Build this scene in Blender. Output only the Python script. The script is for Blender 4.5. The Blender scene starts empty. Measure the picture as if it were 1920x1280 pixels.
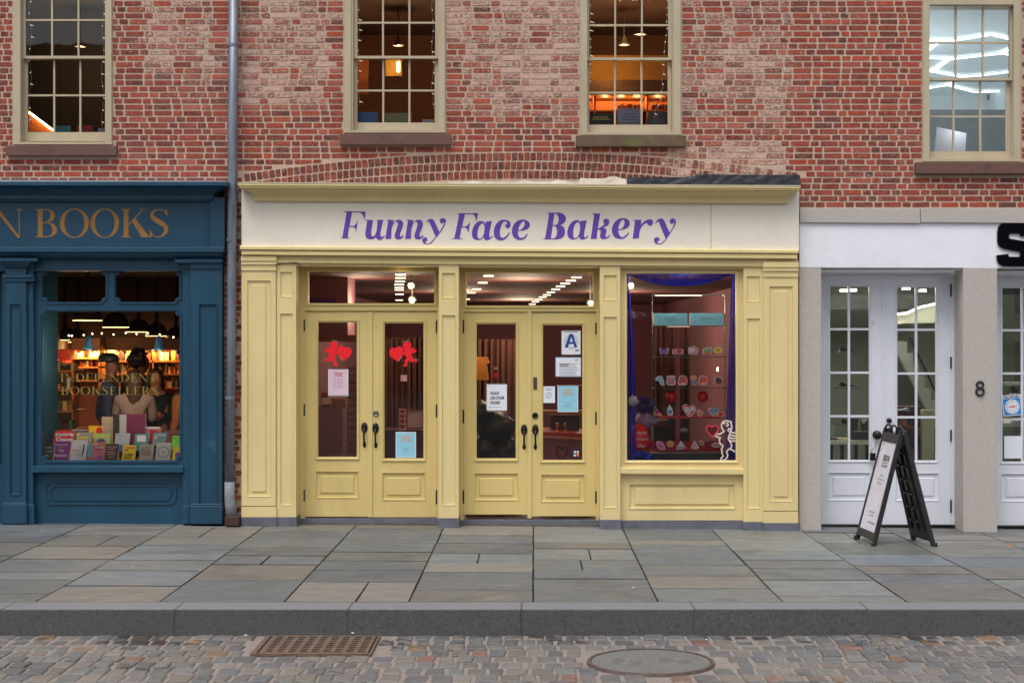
import bpy, math, random
from mathutils import Vector, Matrix, noise
from mathutils.geometry import tessellate_polygon
random.seed(7)
R_ = random.Random(11)
sc = bpy.context.scene
COL = sc.collection

# ---------------------------------------------------------------- camera
F, D, PX, PY, CZ = 3000.0, 17.647, 1000.0, 630.0, 2.09
CX = (PX - 960) / 170.0
cam_d = bpy.data.cameras.new('camera'); cam = bpy.data.objects.new('camera', cam_d); COL.objects.link(cam)
cam.location = (CX, -D, CZ); cam.rotation_euler = (math.radians(90), 0, 0)
cam_d.sensor_width = 36; cam_d.lens = F / 1920 * 36
cam_d.shift_x = -40 / 1920; cam_d.shift_y = -10 / 1920
cam_d.clip_end = 500
sc.camera = cam

# ---------------------------------------------------------------- sky, sun, exposure (overcast daylight)
w = bpy.data.worlds.new("World"); sc.world = w; w.use_nodes = True
nt = w.node_tree; nt.nodes.clear()
out = nt.nodes.new('ShaderNodeOutputWorld'); bg = nt.nodes.new('ShaderNodeBackground')
sky = nt.nodes.new('ShaderNodeTexSky'); sky.sky_type = 'NISHITA'; sky.sun_disc = False
SUN_EL, SUN_AZ = math.radians(62), math.radians(200)
sky.sun_elevation = SUN_EL; sky.sun_rotation = SUN_AZ
sky.air_density = 1.0; sky.dust_density = 4.0; sky.ozone_density = 1.0
hs = nt.nodes.new('ShaderNodeHueSaturation'); hs.inputs['Saturation'].default_value = 0.22
nt.links.new(sky.outputs[0], hs.inputs['Color']); nt.links.new(hs.outputs[0], bg.inputs[0])
bg.inputs[1].default_value = 0.13
nt.links.new(bg.outputs[0], out.inputs[0])
sl = bpy.data.lights.new('sun', 'SUN'); sl.energy = 0.9; sl.angle = math.radians(28); sl.color = (1, 0.97, 0.93)
so = bpy.data.objects.new('sun', sl); COL.objects.link(so)
sd = Vector((math.sin(SUN_AZ) * math.cos(SUN_EL), math.cos(SUN_AZ) * math.cos(SUN_EL), math.sin(SUN_EL)))
so.rotation_euler = sd.to_track_quat('Z', 'Y').to_euler(); so.location = (0, -12, 20)
sc.view_settings.view_transform = 'Standard'; sc.view_settings.look = 'None'
sc.view_settings.gamma = 1; sc.view_settings.exposure = 0.5
sc.render.engine = 'CYCLES'
sc.cycles.use_denoising = True
sc.cycles.max_bounces = 6; sc.cycles.transparent_max_bounces = 16
sc.cycles.sample_clamp_indirect = 4

# ---------------------------------------------------------------- helpers
def X(px, y=0.0): return CX + (px - PX) * (D + y) / F
def Z(py, y=0.0): return CZ - (py - PY) * (D + y) / F
def S(n, y=0.0): return n * (D + y) / F
def lin(r, g, b, k=1.0):
    f = lambda c: (c / 255 / 12.92) if c <= 10 else ((c / 255 + .055) / 1.055) ** 2.4
    return (f(r) * k, f(g) * k, f(b) * k)

def base_mat(name):
    m = bpy.data.materials.new(name); m.use_nodes = True
    return m, m.node_tree, m.node_tree.nodes['Principled BSDF']
def N(t, kind, **kw):
    n = t.nodes.new(kind)
    for k, v in kw.items():
        if k in n.inputs: n.inputs[k].default_value = v
        else: setattr(n, k, v)
    return n
def coords(t, scale=(1, 1, 1)):
    g = N(t, 'ShaderNodeNewGeometry'); mp = N(t, 'ShaderNodeMapping')
    mp.inputs['Scale'].default_value = scale
    t.links.new(g.outputs['Position'], mp.inputs['Vector'])
    return mp.outputs[0]
def noise_t(t, vec, scale, detail=4, rough=.6, dist=0):
    n = N(t, 'ShaderNodeTexNoise'); n.inputs['Scale'].default_value = scale; n.inputs['Detail'].default_value = detail
    n.inputs['Roughness'].default_value = rough; n.inputs['Distortion'].default_value = dist
    t.links.new(vec, n.inputs['Vector']); return n.outputs['Fac']
def ramp(t, fac, a, b, lo=0.0, hi=1.0):
    m = N(t, 'ShaderNodeMapRange'); m.clamp = True
    m.inputs['From Min'].default_value = a; m.inputs['From Max'].default_value = b
    m.inputs['To Min'].default_value = lo; m.inputs['To Max'].default_value = hi
    t.links.new(fac, m.inputs['Value']); return m.outputs[0]
def mixc(t, fac, a, b):
    m = N(t, 'ShaderNodeMix', data_type='RGBA')
    if isinstance(fac, (int, float)): m.inputs[0].default_value = fac
    else: t.links.new(fac, m.inputs[0])
    for i, v in ((6, a), (7, b)):
        if isinstance(v, tuple): m.inputs[i].default_value = (*v[:3], 1)
        else: t.links.new(v, m.inputs[i])
    return m.outputs[2]
def bump(t, p, h, strength, dist=.01):
    b = N(t, 'ShaderNodeBump'); b.inputs['Strength'].default_value = strength; b.inputs['Distance'].default_value = dist
    t.links.new(h, b.inputs['Height']); t.links.new(b.outputs[0], p.inputs['Normal'])
def mat(name, col, rough=.6, metal=0.0, var=.1, vs=6.0, bmp=0.0, bs=80.0, scale=(1, 1, 1), stain=None, stain_amt=.35, spec=.5, chip=None):
    m, t, p = base_mat(name)
    v = coords(t, scale)
    f = noise_t(t, v, vs, 5, .65)
    c = mixc(t, ramp(t, f, .3, .7), tuple(x * (1 - var) for x in col), tuple(min(1, x * (1 + var)) for x in col))
    if stain:
        s = noise_t(t, v, vs * .45, 8, .7, .6)
        c = mixc(t, ramp(t, s, .52, .72, 0, stain_amt), c, stain)
    if chip:
        s = noise_t(t, coords(t, (1, 1, .5)), 17, 6, .75, 1.2); g_ = noise_t(t, coords(t), 1.7, 3)
        ad = N(t, 'ShaderNodeMath', operation='ADD'); t.links.new(s, ad.inputs[0]); t.links.new(g_, ad.inputs[1])
        c = mixc(t, ramp(t, ad.outputs[0], 1.26, 1.3, 0, .4), c, chip)
        c = mixc(t, ramp(t, noise_t(t, coords(t, (7, 7, .35)), 5, 4, .7), .5, .8, 0, .2), c, tuple(x * .76 for x in col))
    t.links.new(c, p.inputs['Base Color'])
    p.inputs['Roughness'].default_value = rough; p.inputs['Metallic'].default_value = metal
    p.inputs['Specular IOR Level'].default_value = spec
    if bmp: bump(t, p, noise_t(t, v, bs, 4), bmp, .003)
    return m
def emit(name, col, s):
    m, t, p = base_mat(name)
    p.inputs['Base Color'].default_value = (*col, 1)
    p.inputs['Emission Color'].default_value = (*col, 1); p.inputs['Emission Strength'].default_value = s
    return m
def glass(name, tint=(.97, .98, .98), ior=1.6):
    m = bpy.data.materials.new(name); m.use_nodes = True; t = m.node_tree; t.nodes.clear()
    o = N(t, 'ShaderNodeOutputMaterial'); mx = N(t, 'ShaderNodeMixShader')
    tr = N(t, 'ShaderNodeBsdfTransparent'); gl = N(t, 'ShaderNodeBsdfGlossy'); fr = N(t, 'ShaderNodeFresnel')
    tr.inputs[0].default_value = (*tint, 1); gl.inputs['Roughness'].default_value = .015; fr.inputs[0].default_value = ior
    b = N(t, 'ShaderNodeBump'); b.inputs['Strength'].default_value = .05; b.inputs['Distance'].default_value = .01
    t.links.new(noise_t(t, coords(t), 3.0, 2), b.inputs['Height']); t.links.new(b.outputs[0], gl.inputs['Normal'])
    t.links.new(fr.outputs[0], mx.inputs[0]); t.links.new(tr.outputs[0], mx.inputs[1]); t.links.new(gl.outputs[0], mx.inputs[2])
    t.links.new(mx.outputs[0], o.inputs[0]); return m
def sheer(name, col, a):
    m = bpy.data.materials.new(name); m.use_nodes = True; t = m.node_tree; t.nodes.clear()
    o = N(t, 'ShaderNodeOutputMaterial'); mx = N(t, 'ShaderNodeMixShader')
    tr = N(t, 'ShaderNodeBsdfTransparent'); df = N(t, 'ShaderNodeBsdfDiffuse'); df.inputs[0].default_value = (*col, 1)
    f = ramp(t, noise_t(t, coords(t, (1, 1, .15)), 30, 4), .3, .7, a - .15, a + .15)
    t.links.new(f, mx.inputs[0]); t.links.new(tr.outputs[0], mx.inputs[1]); t.links.new(df.outputs[0], mx.inputs[2])
    t.links.new(mx.outputs[0], o.inputs[0]); return m

def tag(o, label=None, cat=None, group=None, kind=None):
    if label: o['label'] = label
    if cat: o['category'] = cat
    if group: o['group'] = group
    if kind: o['kind'] = kind
    return o
def root(name, label, cat, loc, group=None):
    o = bpy.data.objects.new(name, None); COL.objects.link(o); o.location = loc; o.empty_display_size = .1
    return tag(o, label, cat, group)
def wloc(o):
    v = Vector(o.location)
    while o.parent: o = o.parent; v += Vector(o.location)
    return v

class MB:
    def __init__(s): s.v = []; s.f = []; s.m = []; s.cur = 0
    def add(s, vs, fs):
        n = len(s.v); s.v += [tuple(p) for p in vs]
        for f in fs: s.f.append([n + i for i in f]); s.m.append(s.cur)
        return s
    def box(s, x0, x1, y0, y1, z0, z1):
        return s.add([(x0, y0, z0), (x1, y0, z0), (x1, y1, z0), (x0, y1, z0), (x0, y0, z1), (x1, y0, z1), (x1, y1, z1), (x0, y1, z1)],
                     [(0, 3, 2, 1), (4, 5, 6, 7), (0, 1, 5, 4), (1, 2, 6, 5), (2, 3, 7, 6), (3, 0, 4, 7)])
    # rectangle of the facade measured in px at its front depth yf
    def r(s, a, b, t, u, yf, yb):
        return s.box(X(a, yf), X(b, yf), yf, yb, Z(u, yf), Z(t, yf))
    # same with a sagging top and bottom line: left (t,u) right (t2,u2)
    def rt(s, a, b, t, u, t2, u2, yf, yb):
        x0, x1 = X(a, yf), X(b, yf); A, B, C_, E = Z(u, yf), Z(u2, yf), Z(t, yf), Z(t2, yf)
        return s.add([(x0, yf, A), (x1, yf, B), (x1, yb, B), (x0, yb, A), (x0, yf, C_), (x1, yf, E), (x1, yb, E), (x0, yb, C_)],
                     [(0, 3, 2, 1), (4, 5, 6, 7), (0, 1, 5, 4), (1, 2, 6, 5), (2, 3, 7, 6), (3, 0, 4, 7)])
    # slab with rectangular holes, world units
    def plate(s, x0, x1, z0, z1, holes, y0, y1):
        xs = sorted({x0, x1, *[min(max(h[i], x0), x1) for h in holes for i in (0, 1)]})
        zs = sorted({z0, z1, *[min(max(h[i], z0), z1) for h in holes for i in (2, 3)]})
        nx, nz = len(xs) - 1, len(zs) - 1
        def fill(i, j):
            if i < 0 or j < 0 or i >= nx or j >= nz: return False
            cx, cz = (xs[i] + xs[i + 1]) / 2, (zs[j] + zs[j + 1]) / 2
            return not any(h[0] < cx < h[1] and h[2] < cz < h[3] for h in holes)
        for i in range(nx):
            for j in range(nz):
                if not fill(i, j): continue
                a, b, c, d = xs[i], xs[i + 1], zs[j], zs[j + 1]
                s.add([(a, y0, c), (b, y0, c), (b, y0, d), (a, y0, d)], [(0, 1, 2, 3)])
                s.add([(a, y1, c), (b, y1, c), (b, y1, d), (a, y1, d)], [(3, 2, 1, 0)])
                if not fill(i - 1, j): s.add([(a, y0, c), (a, y0, d), (a, y1, d), (a, y1, c)], [(0, 1, 2, 3)])
                if not fill(i + 1, j): s.add([(b, y0, c), (b, y1, c), (b, y1, d), (b, y0, d)], [(0, 1, 2, 3)])
                if not fill(i, j - 1): s.add([(a, y0, c), (a, y1, c), (b, y1, c), (b, y0, c)], [(0, 1, 2, 3)])
                if not fill(i, j + 1): s.add([(a, y0, d), (b, y0, d), (b, y1, d), (a, y1, d)], [(0, 1, 2, 3)])
        return s
    def pplate(s, a, b, t, u, holes, yf, yb):   # plate in px
        hs_ = [(X(h[0], yf), X(h[1], yf), Z(h[3], yf), Z(h[2], yf)) for h in holes]
        return s.plate(X(a, yf), X(b, yf), Z(u, yf), Z(t, yf), hs_, yf, yb)
    def field(s, a, b, t, u, yf, yb, ch=1.2):  # raised chamfered panel field, px
        x0, x1, z0, z1 = X(a, yf), X(b, yf), Z(u, yf), Z(t, yf); c = S(ch)
        return s.add([(x0, yb, z0), (x1, yb, z0), (x1, yb, z1), (x0, yb, z1), (x0 + c, yf, z0 + c), (x1 - c, yf, z0 + c), (x1 - c, yf, z1 - c), (x0 + c, yf, z1 - c)],
                     [(4, 5, 6, 7), (0, 1, 5, 4), (1, 2, 6, 5), (2, 3, 7, 6), (3, 0, 4, 7)])
    def ring(s, a, b, t, u, th, yf, yb):       # moulding round a rectangle, sloping inward, px
        o = [(a, t), (b, t), (b, u), (a, u)]; i = [(a + th, t + th), (b - th, t + th), (b - th, u - th), (a + th, u - th)]
        m = [(a + th * .45, t + th * .45), (b - th * .45, t + th * .45), (b - th * .45, u - th * .45), (a + th * .45, u - th * .45)]
        rows = [[(X(p[0], yf), yb, Z(p[1], yf)) for p in o], [(X(p[0], yf), yf, Z(p[1], yf)) for p in o], [(X(p[0], yf), yf, Z(p[1], yf)) for p in m], [(X(p[0], yf), yb, Z(p[1], yf)) for p in i]]
        vs = [p for r in rows for p in r]; fs = []
        for k in range(3):
            for j in range(4): fs.append((k * 4 + j, k * 4 + (j + 1) % 4, k * 4 + 4 + (j + 1) % 4, k * 4 + 4 + j))
        return s.add(vs, fs)
    # stack of profile rows: (py left, py right, px left, px right, y front), back plane yb
    def loft(s, rows, yb):
        vs = []
        for (pl, pr, a, b, y) in rows:
            x0, x1, zl, zr = X(a, y), X(b, y), Z(pl, y), Z(pr, y)
            vs += [(x0, yb, zl), (x0, y, zl), (x1, y, zr), (x1, yb, zr)]
        fs = []
        n = len(rows)
        for k in range(n - 1):
            for j in range(3): fs.append((k * 4 + j, k * 4 + 4 + j, k * 4 + 5 + j, k * 4 + 1 + j))
        fs.append((0, 1, 2, 3)); e = (n - 1) * 4; fs.append((e + 3, e + 2, e + 1, e))
        return s.add(vs, fs)
    def tube(s, pts, rad, n=8, cap=True):
        pts = [Vector(p) for p in pts]; rr = rad if isinstance(rad, (list, tuple)) else [rad] * len(pts)
        base = len(s.v); up = Vector((0, 0, 1)); prev = None
        for i, p in enumerate(pts):
            d = (pts[min(i + 1, len(pts) - 1)] - pts[max(i - 1, 0)]).normalized()
            if prev is None:
                a = d.orthogonal().normalized()
            else:
                a = (prev - d * prev.dot(d))
                a = a.normalized() if a.length > 1e-6 else d.orthogonal().normalized()
            prev = a; b = d.cross(a)
            for k in range(n):
                t_ = 2 * math.pi * k / n; q = p + (a * math.cos(t_) + b * math.sin(t_)) * rr[i]; s.v.append(tuple(q))
        for i in range(len(pts) - 1):
            for k in range(n):
                s.f.append([base + i * n + k, base + i * n + (k + 1) % n, base + (i + 1) * n + (k + 1) % n, base + (i + 1) * n + k]); s.m.append(s.cur)
        if cap:
            s.f.append([base + k for k in range(n)][::-1]); s.m.append(s.cur)
            e = base + (len(pts) - 1) * n; s.f.append([e + k for k in range(n)]); s.m.append(s.cur)
        return s
    def lathe(s, c, prof, n=20, axis='z', sx=1, sy=1):
        base = len(s.v)
        for (r, h) in prof:
            for k in range(n):
                a = 2 * math.pi * k / n; u, v_ = r * math.cos(a) * sx, r * math.sin(a) * sy
                s.v.append((c[0] + u, c[1] + v_, c[2] + h) if axis == 'z' else (c[0] + u, c[1] + h, c[2] + v_))
        for i in range(len(prof) - 1):
            for k in range(n):
                s.f.append([base + i * n + k, base + i * n + (k + 1) % n, base + (i + 1) * n + (k + 1) % n, base + (i + 1) * n + k]); s.m.append(s.cur)
        for e, rv in ((0, True), (len(prof) - 1, False)):
            if prof[e][0] > 1e-5:
                f = [base + e * n + k for k in range(n)]; s.f.append(f[::-1] if rv else f); s.m.append(s.cur)
        return s
    def prism(s, pts, y0, y1, holes=()):        # xz outline (world), extruded in y
        loops = [list(pts)] + [list(h) for h in holes]
        tri = tessellate_polygon([[Vector((p[0], p[1], 0)) for p in l] for l in loops])
        flat = [p for l in loops for p in l]; n = len(flat); b = len(s.v)
        s.v += [(p[0], y0, p[1]) for p in flat]
        if y1 is not None: s.v += [(p[0], y1, p[1]) for p in flat]
        for t_ in tri:
            a, b_, c = (flat[i] for i in t_)
            ccw = (b_[0] - a[0]) * (c[1] - a[1]) - (b_[1] - a[1]) * (c[0] - a[0]) > 0
            tt = list(t_) if ccw else list(t_)[::-1]
            s.f.append([b + i for i in tt]); s.m.append(s.cur)
            if y1 is not None: s.f.append([b + n + i for i in tt[::-1]]); s.m.append(s.cur)
        if y1 is not None:
            o = 0
            for l in loops:
                k = len(l)
                for i in range(k): s.f.append([b + o + i, b + n + o + i, b + n + o + (i + 1) % k, b + o + (i + 1) % k]); s.m.append(s.cur)
                o += k
        return s
    def xf(s, fn, start=0):
        for i in range(start, len(s.v)): s.v[i] = tuple(fn(Vector(s.v[i])))
        return s
    def build(s, name, m, parent=None, smooth=False, label=None, cat=None, group=None, kind=None, bevel=0, org=None):
        me = bpy.data.meshes.new(name); o = bpy.data.objects.new(name, me); COL.objects.link(o)
        if parent: o.parent = parent; g = wloc(parent)
        elif org is not None: g = Vector(org); o.location = g
        elif kind: g = Vector((0, 0, 0))
        else:
            xs = [p[0] for p in s.v]; ys = [p[1] for p in s.v]; zs = [p[2] for p in s.v]
            g = Vector(((min(xs) + max(xs)) / 2, (min(ys) + max(ys)) / 2, min(zs))); o.location = g
        me.from_pydata([(p[0] - g.x, p[1] - g.y, p[2] - g.z) for p in s.v], [], s.f)
        for mm in (m if isinstance(m, (list, tuple)) else [m]): me.materials.append(mm)
        me.polygons.foreach_set('material_index', s.m)
        if smooth: me.polygons.foreach_set('use_smooth', [True] * len(s.f))
        me.update()
        if bevel:
            b = o.modifiers.new('bevel', 'BEVEL'); b.width = bevel; b.segments = 2; b.limit_method = 'ANGLE'; b.angle_limit = .7
        return tag(o, label, cat, group, kind)

def crom(pts, n=5):      # closed outline; points with a third value are corners
    out_ = []; k = len(pts)
    for i in range(k):
        p0, p1, p2, p3 = pts[i - 1], pts[i], pts[(i + 1) % k], pts[(i + 2) % k]
        a = p1 if len(p1) > 2 else p0; b = p2 if len(p2) > 2 else p3
        if len(p1) > 2 and len(p2) > 2: out_.append((p1[0], p1[1])); continue
        for j in range(n):
            t_ = j / n
            out_.append(tuple(.5 * (2 * p1[d] + (-a[d] + p2[d]) * t_ + (2 * a[d] - 5 * p1[d] + 4 * p2[d] - b[d]) * t_ ** 2 + (-a[d] + 3 * p1[d] - 3 * p2[d] + b[d]) * t_ ** 3) for d in (0, 1)))
    return out_
def text_mb(mb, s, px, py, h, y, align='LEFT', shear=0.0, width=None, sp=1.0, depth=None, bold=0.0):
    """capital letters h px tall, baseline at py, in the built-in sans face, laid on the plane y"""
    cu = bpy.data.curves.new('t', 'FONT'); cu.body = s; cu.align_x = align; cu.shear = shear; cu.space_character = sp; cu.resolution_u = 2
    cu.offset = bold
    ob = bpy.data.objects.new('t', cu); COL.objects.link(ob)
    me = bpy.data.meshes.new_from_object(ob.evaluated_get(bpy.context.evaluated_depsgraph_get()))
    k = S(h, y) / .69
    vs = [v.co.copy() for v in me.vertices]; kx = k
    if width and vs:
        ww = max(v.x for v in vs) - min(v.x for v in vs); kx = S(width, y) / ww
    b = len(mb.v)
    mb.add([(X(px, y) + v.x * kx, y, Z(py, y) + v.y * k) for v in vs], [list(p.vertices) for p in me.polygons])
    if depth: pass
    bpy.data.objects.remove(ob); bpy.data.curves.remove(cu); bpy.data.meshes.remove(me)
    return mb
def lamp(name, loc, e, col, rad=.1, parent=None):
    l = bpy.data.lights.new(name, 'POINT'); l.energy = e; l.color = col; l.shadow_soft_size = rad
    o = bpy.data.objects.new(name, l); COL.objects.link(o)
    if parent: o.parent = parent; o.location = Vector(loc) - wloc(parent)
    else: o.location = loc
    return o
# ---------------------------------------------------------------- materials
M = {}
M['yellow'] = mat('yellow_paint', lin(220, 200, 144), .5, var=.05, vs=2.2, bmp=.3, bs=55, scale=(1, 1, .35), stain=lin(188, 166, 118), stain_amt=.3, chip=lin(150, 134, 108))
M['cream'] = mat('cream_paint', lin(232, 225, 212), .55, var=.04, vs=1.6, bmp=.2, bs=40, stain=lin(198, 184, 156), stain_amt=.3, chip=lin(170, 152, 120))
M['yellow_door'] = mat('yellow_door_paint', lin(213, 191, 126), .42, var=.05, vs=3, bmp=.25, bs=60, scale=(1, 1, .3), stain=lin(168, 146, 96), stain_amt=.3, chip=lin(140, 120, 90))
M['blue'] = mat('blue_paint', lin(23, 66, 90), .42, var=.12, vs=2.5, bmp=.25, bs=50, scale=(1, 1, .35), stain=lin(42, 78, 104), stain_amt=.3, chip=lin(70, 96, 116))
M['plinth'] = mat('grey_plinth_paint', lin(98, 100, 112), .7, var=.15, vs=9, bmp=.4, bs=70, stain=lin(52, 48, 46), stain_amt=.5)
M['tan'] = mat('putty_window_paint', lin(182, 168, 142), .5, var=.07, vs=4, bmp=.3, bs=60, scale=(1, 1, .3), stain=lin(120, 106, 84), stain_amt=.25)
M['white_door'] = mat('white_door_paint', lin(214, 216, 226), .35, var=.03, vs=3, bmp=.12, bs=60, stain=lin(180, 182, 190), stain_amt=.3, chip=lin(150, 148, 146))
M['stucco'] = mat('white_stucco', lin(228, 230, 238), .8, var=.04, vs=3, bmp=.5, bs=45, stain=lin(200, 200, 206), stain_amt=.4)
M['granite_pale'] = mat('pale_speckled_stone', lin(178, 171, 166), .85, var=.12, vs=60, bmp=.5, bs=120, stain=lin(160, 144, 134), stain_amt=.5)
M['brownstone'] = mat('brownstone_sill', lin(104, 74, 66), .8, var=.16, vs=14, bmp=.5, bs=70, scale=(.5, 1, 1), stain=lin(66, 50, 48), stain_amt=.6)
M['mossy'] = mat('mossy_brownstone', lin(98, 78, 64), .85, var=.2, vs=7, bmp=.5, bs=70, scale=(1, 1, 1), stain=lin(96, 118, 30), stain_amt=1)
M['zinc'] = mat('galvanised_pipe', lin(122, 128, 140), .46, .45, var=.25, vs=10, bmp=.3, bs=30, scale=(2, 2, .25), stain=lin(78, 86, 104), stain_amt=.7)
M['iron'] = mat('rusty_cast_iron', lin(72, 52, 46), .75, .3, var=.3, vs=20, bmp=.6, bs=90)
M['black'] = mat('black_metal', lin(26, 26, 28), .35, .4, var=.15, vs=20)
M['black_plastic'] = mat('black_plastic', lin(34, 34, 38), .42, var=.2, vs=9, bmp=.2, bs=70)
M['gloss_black'] = mat('gloss_black_acrylic', lin(10, 12, 20), .08, var=.1)
M['lead'] = mat('lead_flashing', lin(140, 150, 165), .6, .2, var=.15, vs=10, bmp=.4, bs=30)
M['tar'] = mat('black_roofing_felt', lin(38, 42, 52), .5, var=.3, vs=5, bmp=.6, bs=18, scale=(.6, 1, 2))
M['patch'] = mat('white_mortar_patch', lin(210, 200, 190), .9, var=.12, vs=14, bmp=.8, bs=45, stain=lin(176, 150, 138), stain_amt=.6)
M['glass'] = glass('window_glass')
M['glass_door'] = glass('door_glass', (.85, .88, .86), 1.8)
M['gold'] = mat('dull_gold_paint', lin(150, 108, 52), .5, .1, var=.15, vs=9)
M['gilt'] = mat('gilt_leaf', lin(128, 118, 56), .5, .1, var=.2, vs=20)
M['purple'] = mat('purple_paint', lin(104, 64, 172), .5, var=.06, vs=8)
M['paper'] = mat('white_paper', lin(222, 226, 236), .7, var=.02)
M['paper_pink'] = mat('pink_paper', lin(218, 190, 206), .7, var=.02)
M['paper_blue'] = mat('blue_paper', lin(142, 198, 220), .7, var=.03)
M['ink'] = mat('black_ink', lin(20, 20, 24), .6); M['ink_red'] = mat('red_ink', lin(190, 60, 60), .6)
M['ink_blue'] = mat('blue_ink', lin(26, 66, 148), .6); M['ink_orange'] = mat('orange_ink', lin(226, 140, 90), .6)
M['ink_grey'] = mat('grey_ink', lin(136, 140, 150), .6)
M['red'] = mat('red_card', lin(238, 12, 34), .55, var=.05); M['tape'] = mat('clear_tape', lin(128, 112, 112), .4)
M['steel'] = mat('brushed_steel', lin(150, 150, 150), .3, .9)
M['dark'] = mat('dark_interior', lin(30, 22, 18), .8); M['dark_wood'] = mat('dark_shelf_wood', lin(86, 50, 26), .6, var=.2, vs=8)
M['wire'] = mat('pale_wire', lin(190, 190, 180), .6)

# brick: colour and amount of old lime wash come with each brick
def brick_mat():
    m, t, p = base_mat('old_red_brick'); v = coords(t)
    a = N(t, 'ShaderNodeAttribute', attribute_name='bcol'); wsh = N(t, 'ShaderNodeAttribute', attribute_name='wash')
    f = noise_t(t, v, 70, 4, .7)
    c = mixc(t, ramp(t, f, .42, .7, 0, .6), a.outputs['Color'], (.04, .016, .012))
    f1 = noise_t(t, v, 22, 3, .6)
    c = mixc(t, ramp(t, f1, .45, .65, 0, .4), c, lin(186, 96, 74))
    n2 = noise_t(t, coords(t, (1, 1, 1.6)), 30, 8, .8, .7)
    add = N(t, 'ShaderNodeMath', operation='ADD'); t.links.new(ramp(t, n2, .36, .64), add.inputs[0]); t.links.new(wsh.outputs['Fac'], add.inputs[1])
    mask = ramp(t, add.outputs[0], .98, 1.09)
    wc = mixc(t, noise_t(t, v, 9, 3), lin(202, 192, 176), lin(172, 164, 146))
    c = mixc(t, mask, c, wc)
    haze = noise_t(t, v, 12, 3)
    sc2 = N(t, 'ShaderNodeMath', operation='MULTIPLY'); t.links.new(haze, sc2.inputs[0]); t.links.new(wsh.outputs['Fac'], sc2.inputs[1])
    c = mixc(t, ramp(t, sc2.outputs[0], .1, .4, 0, .5), c, lin(204, 140, 128))
    t.links.new(c, p.inputs['Base Color']); p.inputs['Roughness'].default_value = .85
    h = N(t, 'ShaderNodeMath', operation='ADD'); t.links.new(noise_t(t, v, 90, 5, .7), h.inputs[0]); t.links.new(mask, h.inputs[1])
    bump(t, p, h.outputs[0], .7, .004); return m
M['brick'] = brick_mat()
M['mortar'] = mat('lime_mortar', lin(188, 162, 144), .95, var=.12, vs=24, bmp=.6, bs=110, stain=lin(160, 142, 128), stain_amt=.45)

def rb0(a): return R_.uniform(-a, a)
KY_ = -D + 12.27
def stone_mat(name, dirty=False, kx=1.0):
    m, t, p = base_mat(name); v = coords(t); a = N(t, 'ShaderNodeAttribute', attribute_name='bcol')
    f = noise_t(t, coords(t, (.6, 2.2, 1)), 5 * kx, 7, .7, .8)
    d = N(t, 'ShaderNodeMix', data_type='RGBA'); d.blend_type = 'MULTIPLY'; d.inputs[0].default_value = 1
    t.links.new(a.outputs['Color'], d.inputs[6])
    g = N(t, 'ShaderNodeCombineColor'); r = ramp(t, f, .25, .75, .72, 1.28)
    for i in range(3): t.links.new(r, g.inputs[i])
    t.links.new(g.outputs[0], d.inputs[7])
    c = mixc(t, ramp(t, noise_t(t, v, 2.2 * kx, 6, .7, .5), .52, .72, 0, .55), d.outputs[2], lin(128, 121, 113, .72))
    c = mixc(t, ramp(t, noise_t(t, v, 1.1, 5, .7, .8), .54, .74, 0, .5), c, lin(62, 58, 56, .6))
    if dirty:
        sx = N(t, 'ShaderNodeSeparateXYZ'); t.links.new(coords(t), sx.inputs[0])
        near = ramp(t, sx.outputs[1], KY_ - .75, KY_ - .02, 0, .13)
        ad = N(t, 'ShaderNodeMath', operation='ADD'); t.links.new(near, ad.inputs[0]); t.links.new(noise_t(t, coords(t, (.8, 1, 1)), 2.6, 6, .7, .6), ad.inputs[1])
        c = mixc(t, ramp(t, ad.outputs[0], .61, .68, 0, .8), c, lin(46, 42, 38, .5))
    c = mixc(t, ramp(t, noise_t(t, v, 150, 2, .6), .62, .78, 0, .4), c, lin(170, 168, 165, .8))
    t.links.new(c, p.inputs['Base Color'])
    t.links.new(ramp(t, noise_t(t, v, 3, 5), .35, .65, .42, .7), p.inputs['Roughness'])
    bump(t, p, noise_t(t, coords(t, (1, 1.6, 1)), 16, 8, .65), .5, .006); return m
M['bluestone'] = stone_mat('bluestone_flags'); M['cobble'] = stone_mat('granite_setts', True, kx=3)
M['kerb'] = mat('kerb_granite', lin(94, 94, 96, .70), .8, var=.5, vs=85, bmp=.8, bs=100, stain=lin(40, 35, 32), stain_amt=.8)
M['kerb_top'] = mat('kerb_worn_lit_top', lin(140, 142, 148, .66), .6, var=.16, vs=70, bmp=.3, bs=90, stain=lin(110, 108, 108, .7), stain_amt=.5)  # worn top painted paler, dirty face darker, for light from above
M['sand'] = mat('sett_joint_sand', lin(160, 148, 140, .68), .95, var=.2, vs=30, bmp=.7, bs=90, stain=lin(60, 56, 50), stain_amt=.6)
M['joint'] = mat('flag_joint_dirt', lin(40, 36, 34, .4), .95, var=.3, vs=30)
M['asphalt'] = mat('asphalt', (.05, .05, .05), .9, var=.3, vs=60)

def color_attr(o, cols, wash=None):
    me = o.data; at = me.color_attributes.new('bcol', 'FLOAT_COLOR', 'POINT')
    at.data.foreach_set('color', [c for q in cols for c in (*q, 1)])
    if wash is not None:
        w_ = me.attributes.new('wash', 'FLOAT', 'POINT'); w_.data.foreach_set('value', wash)

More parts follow.
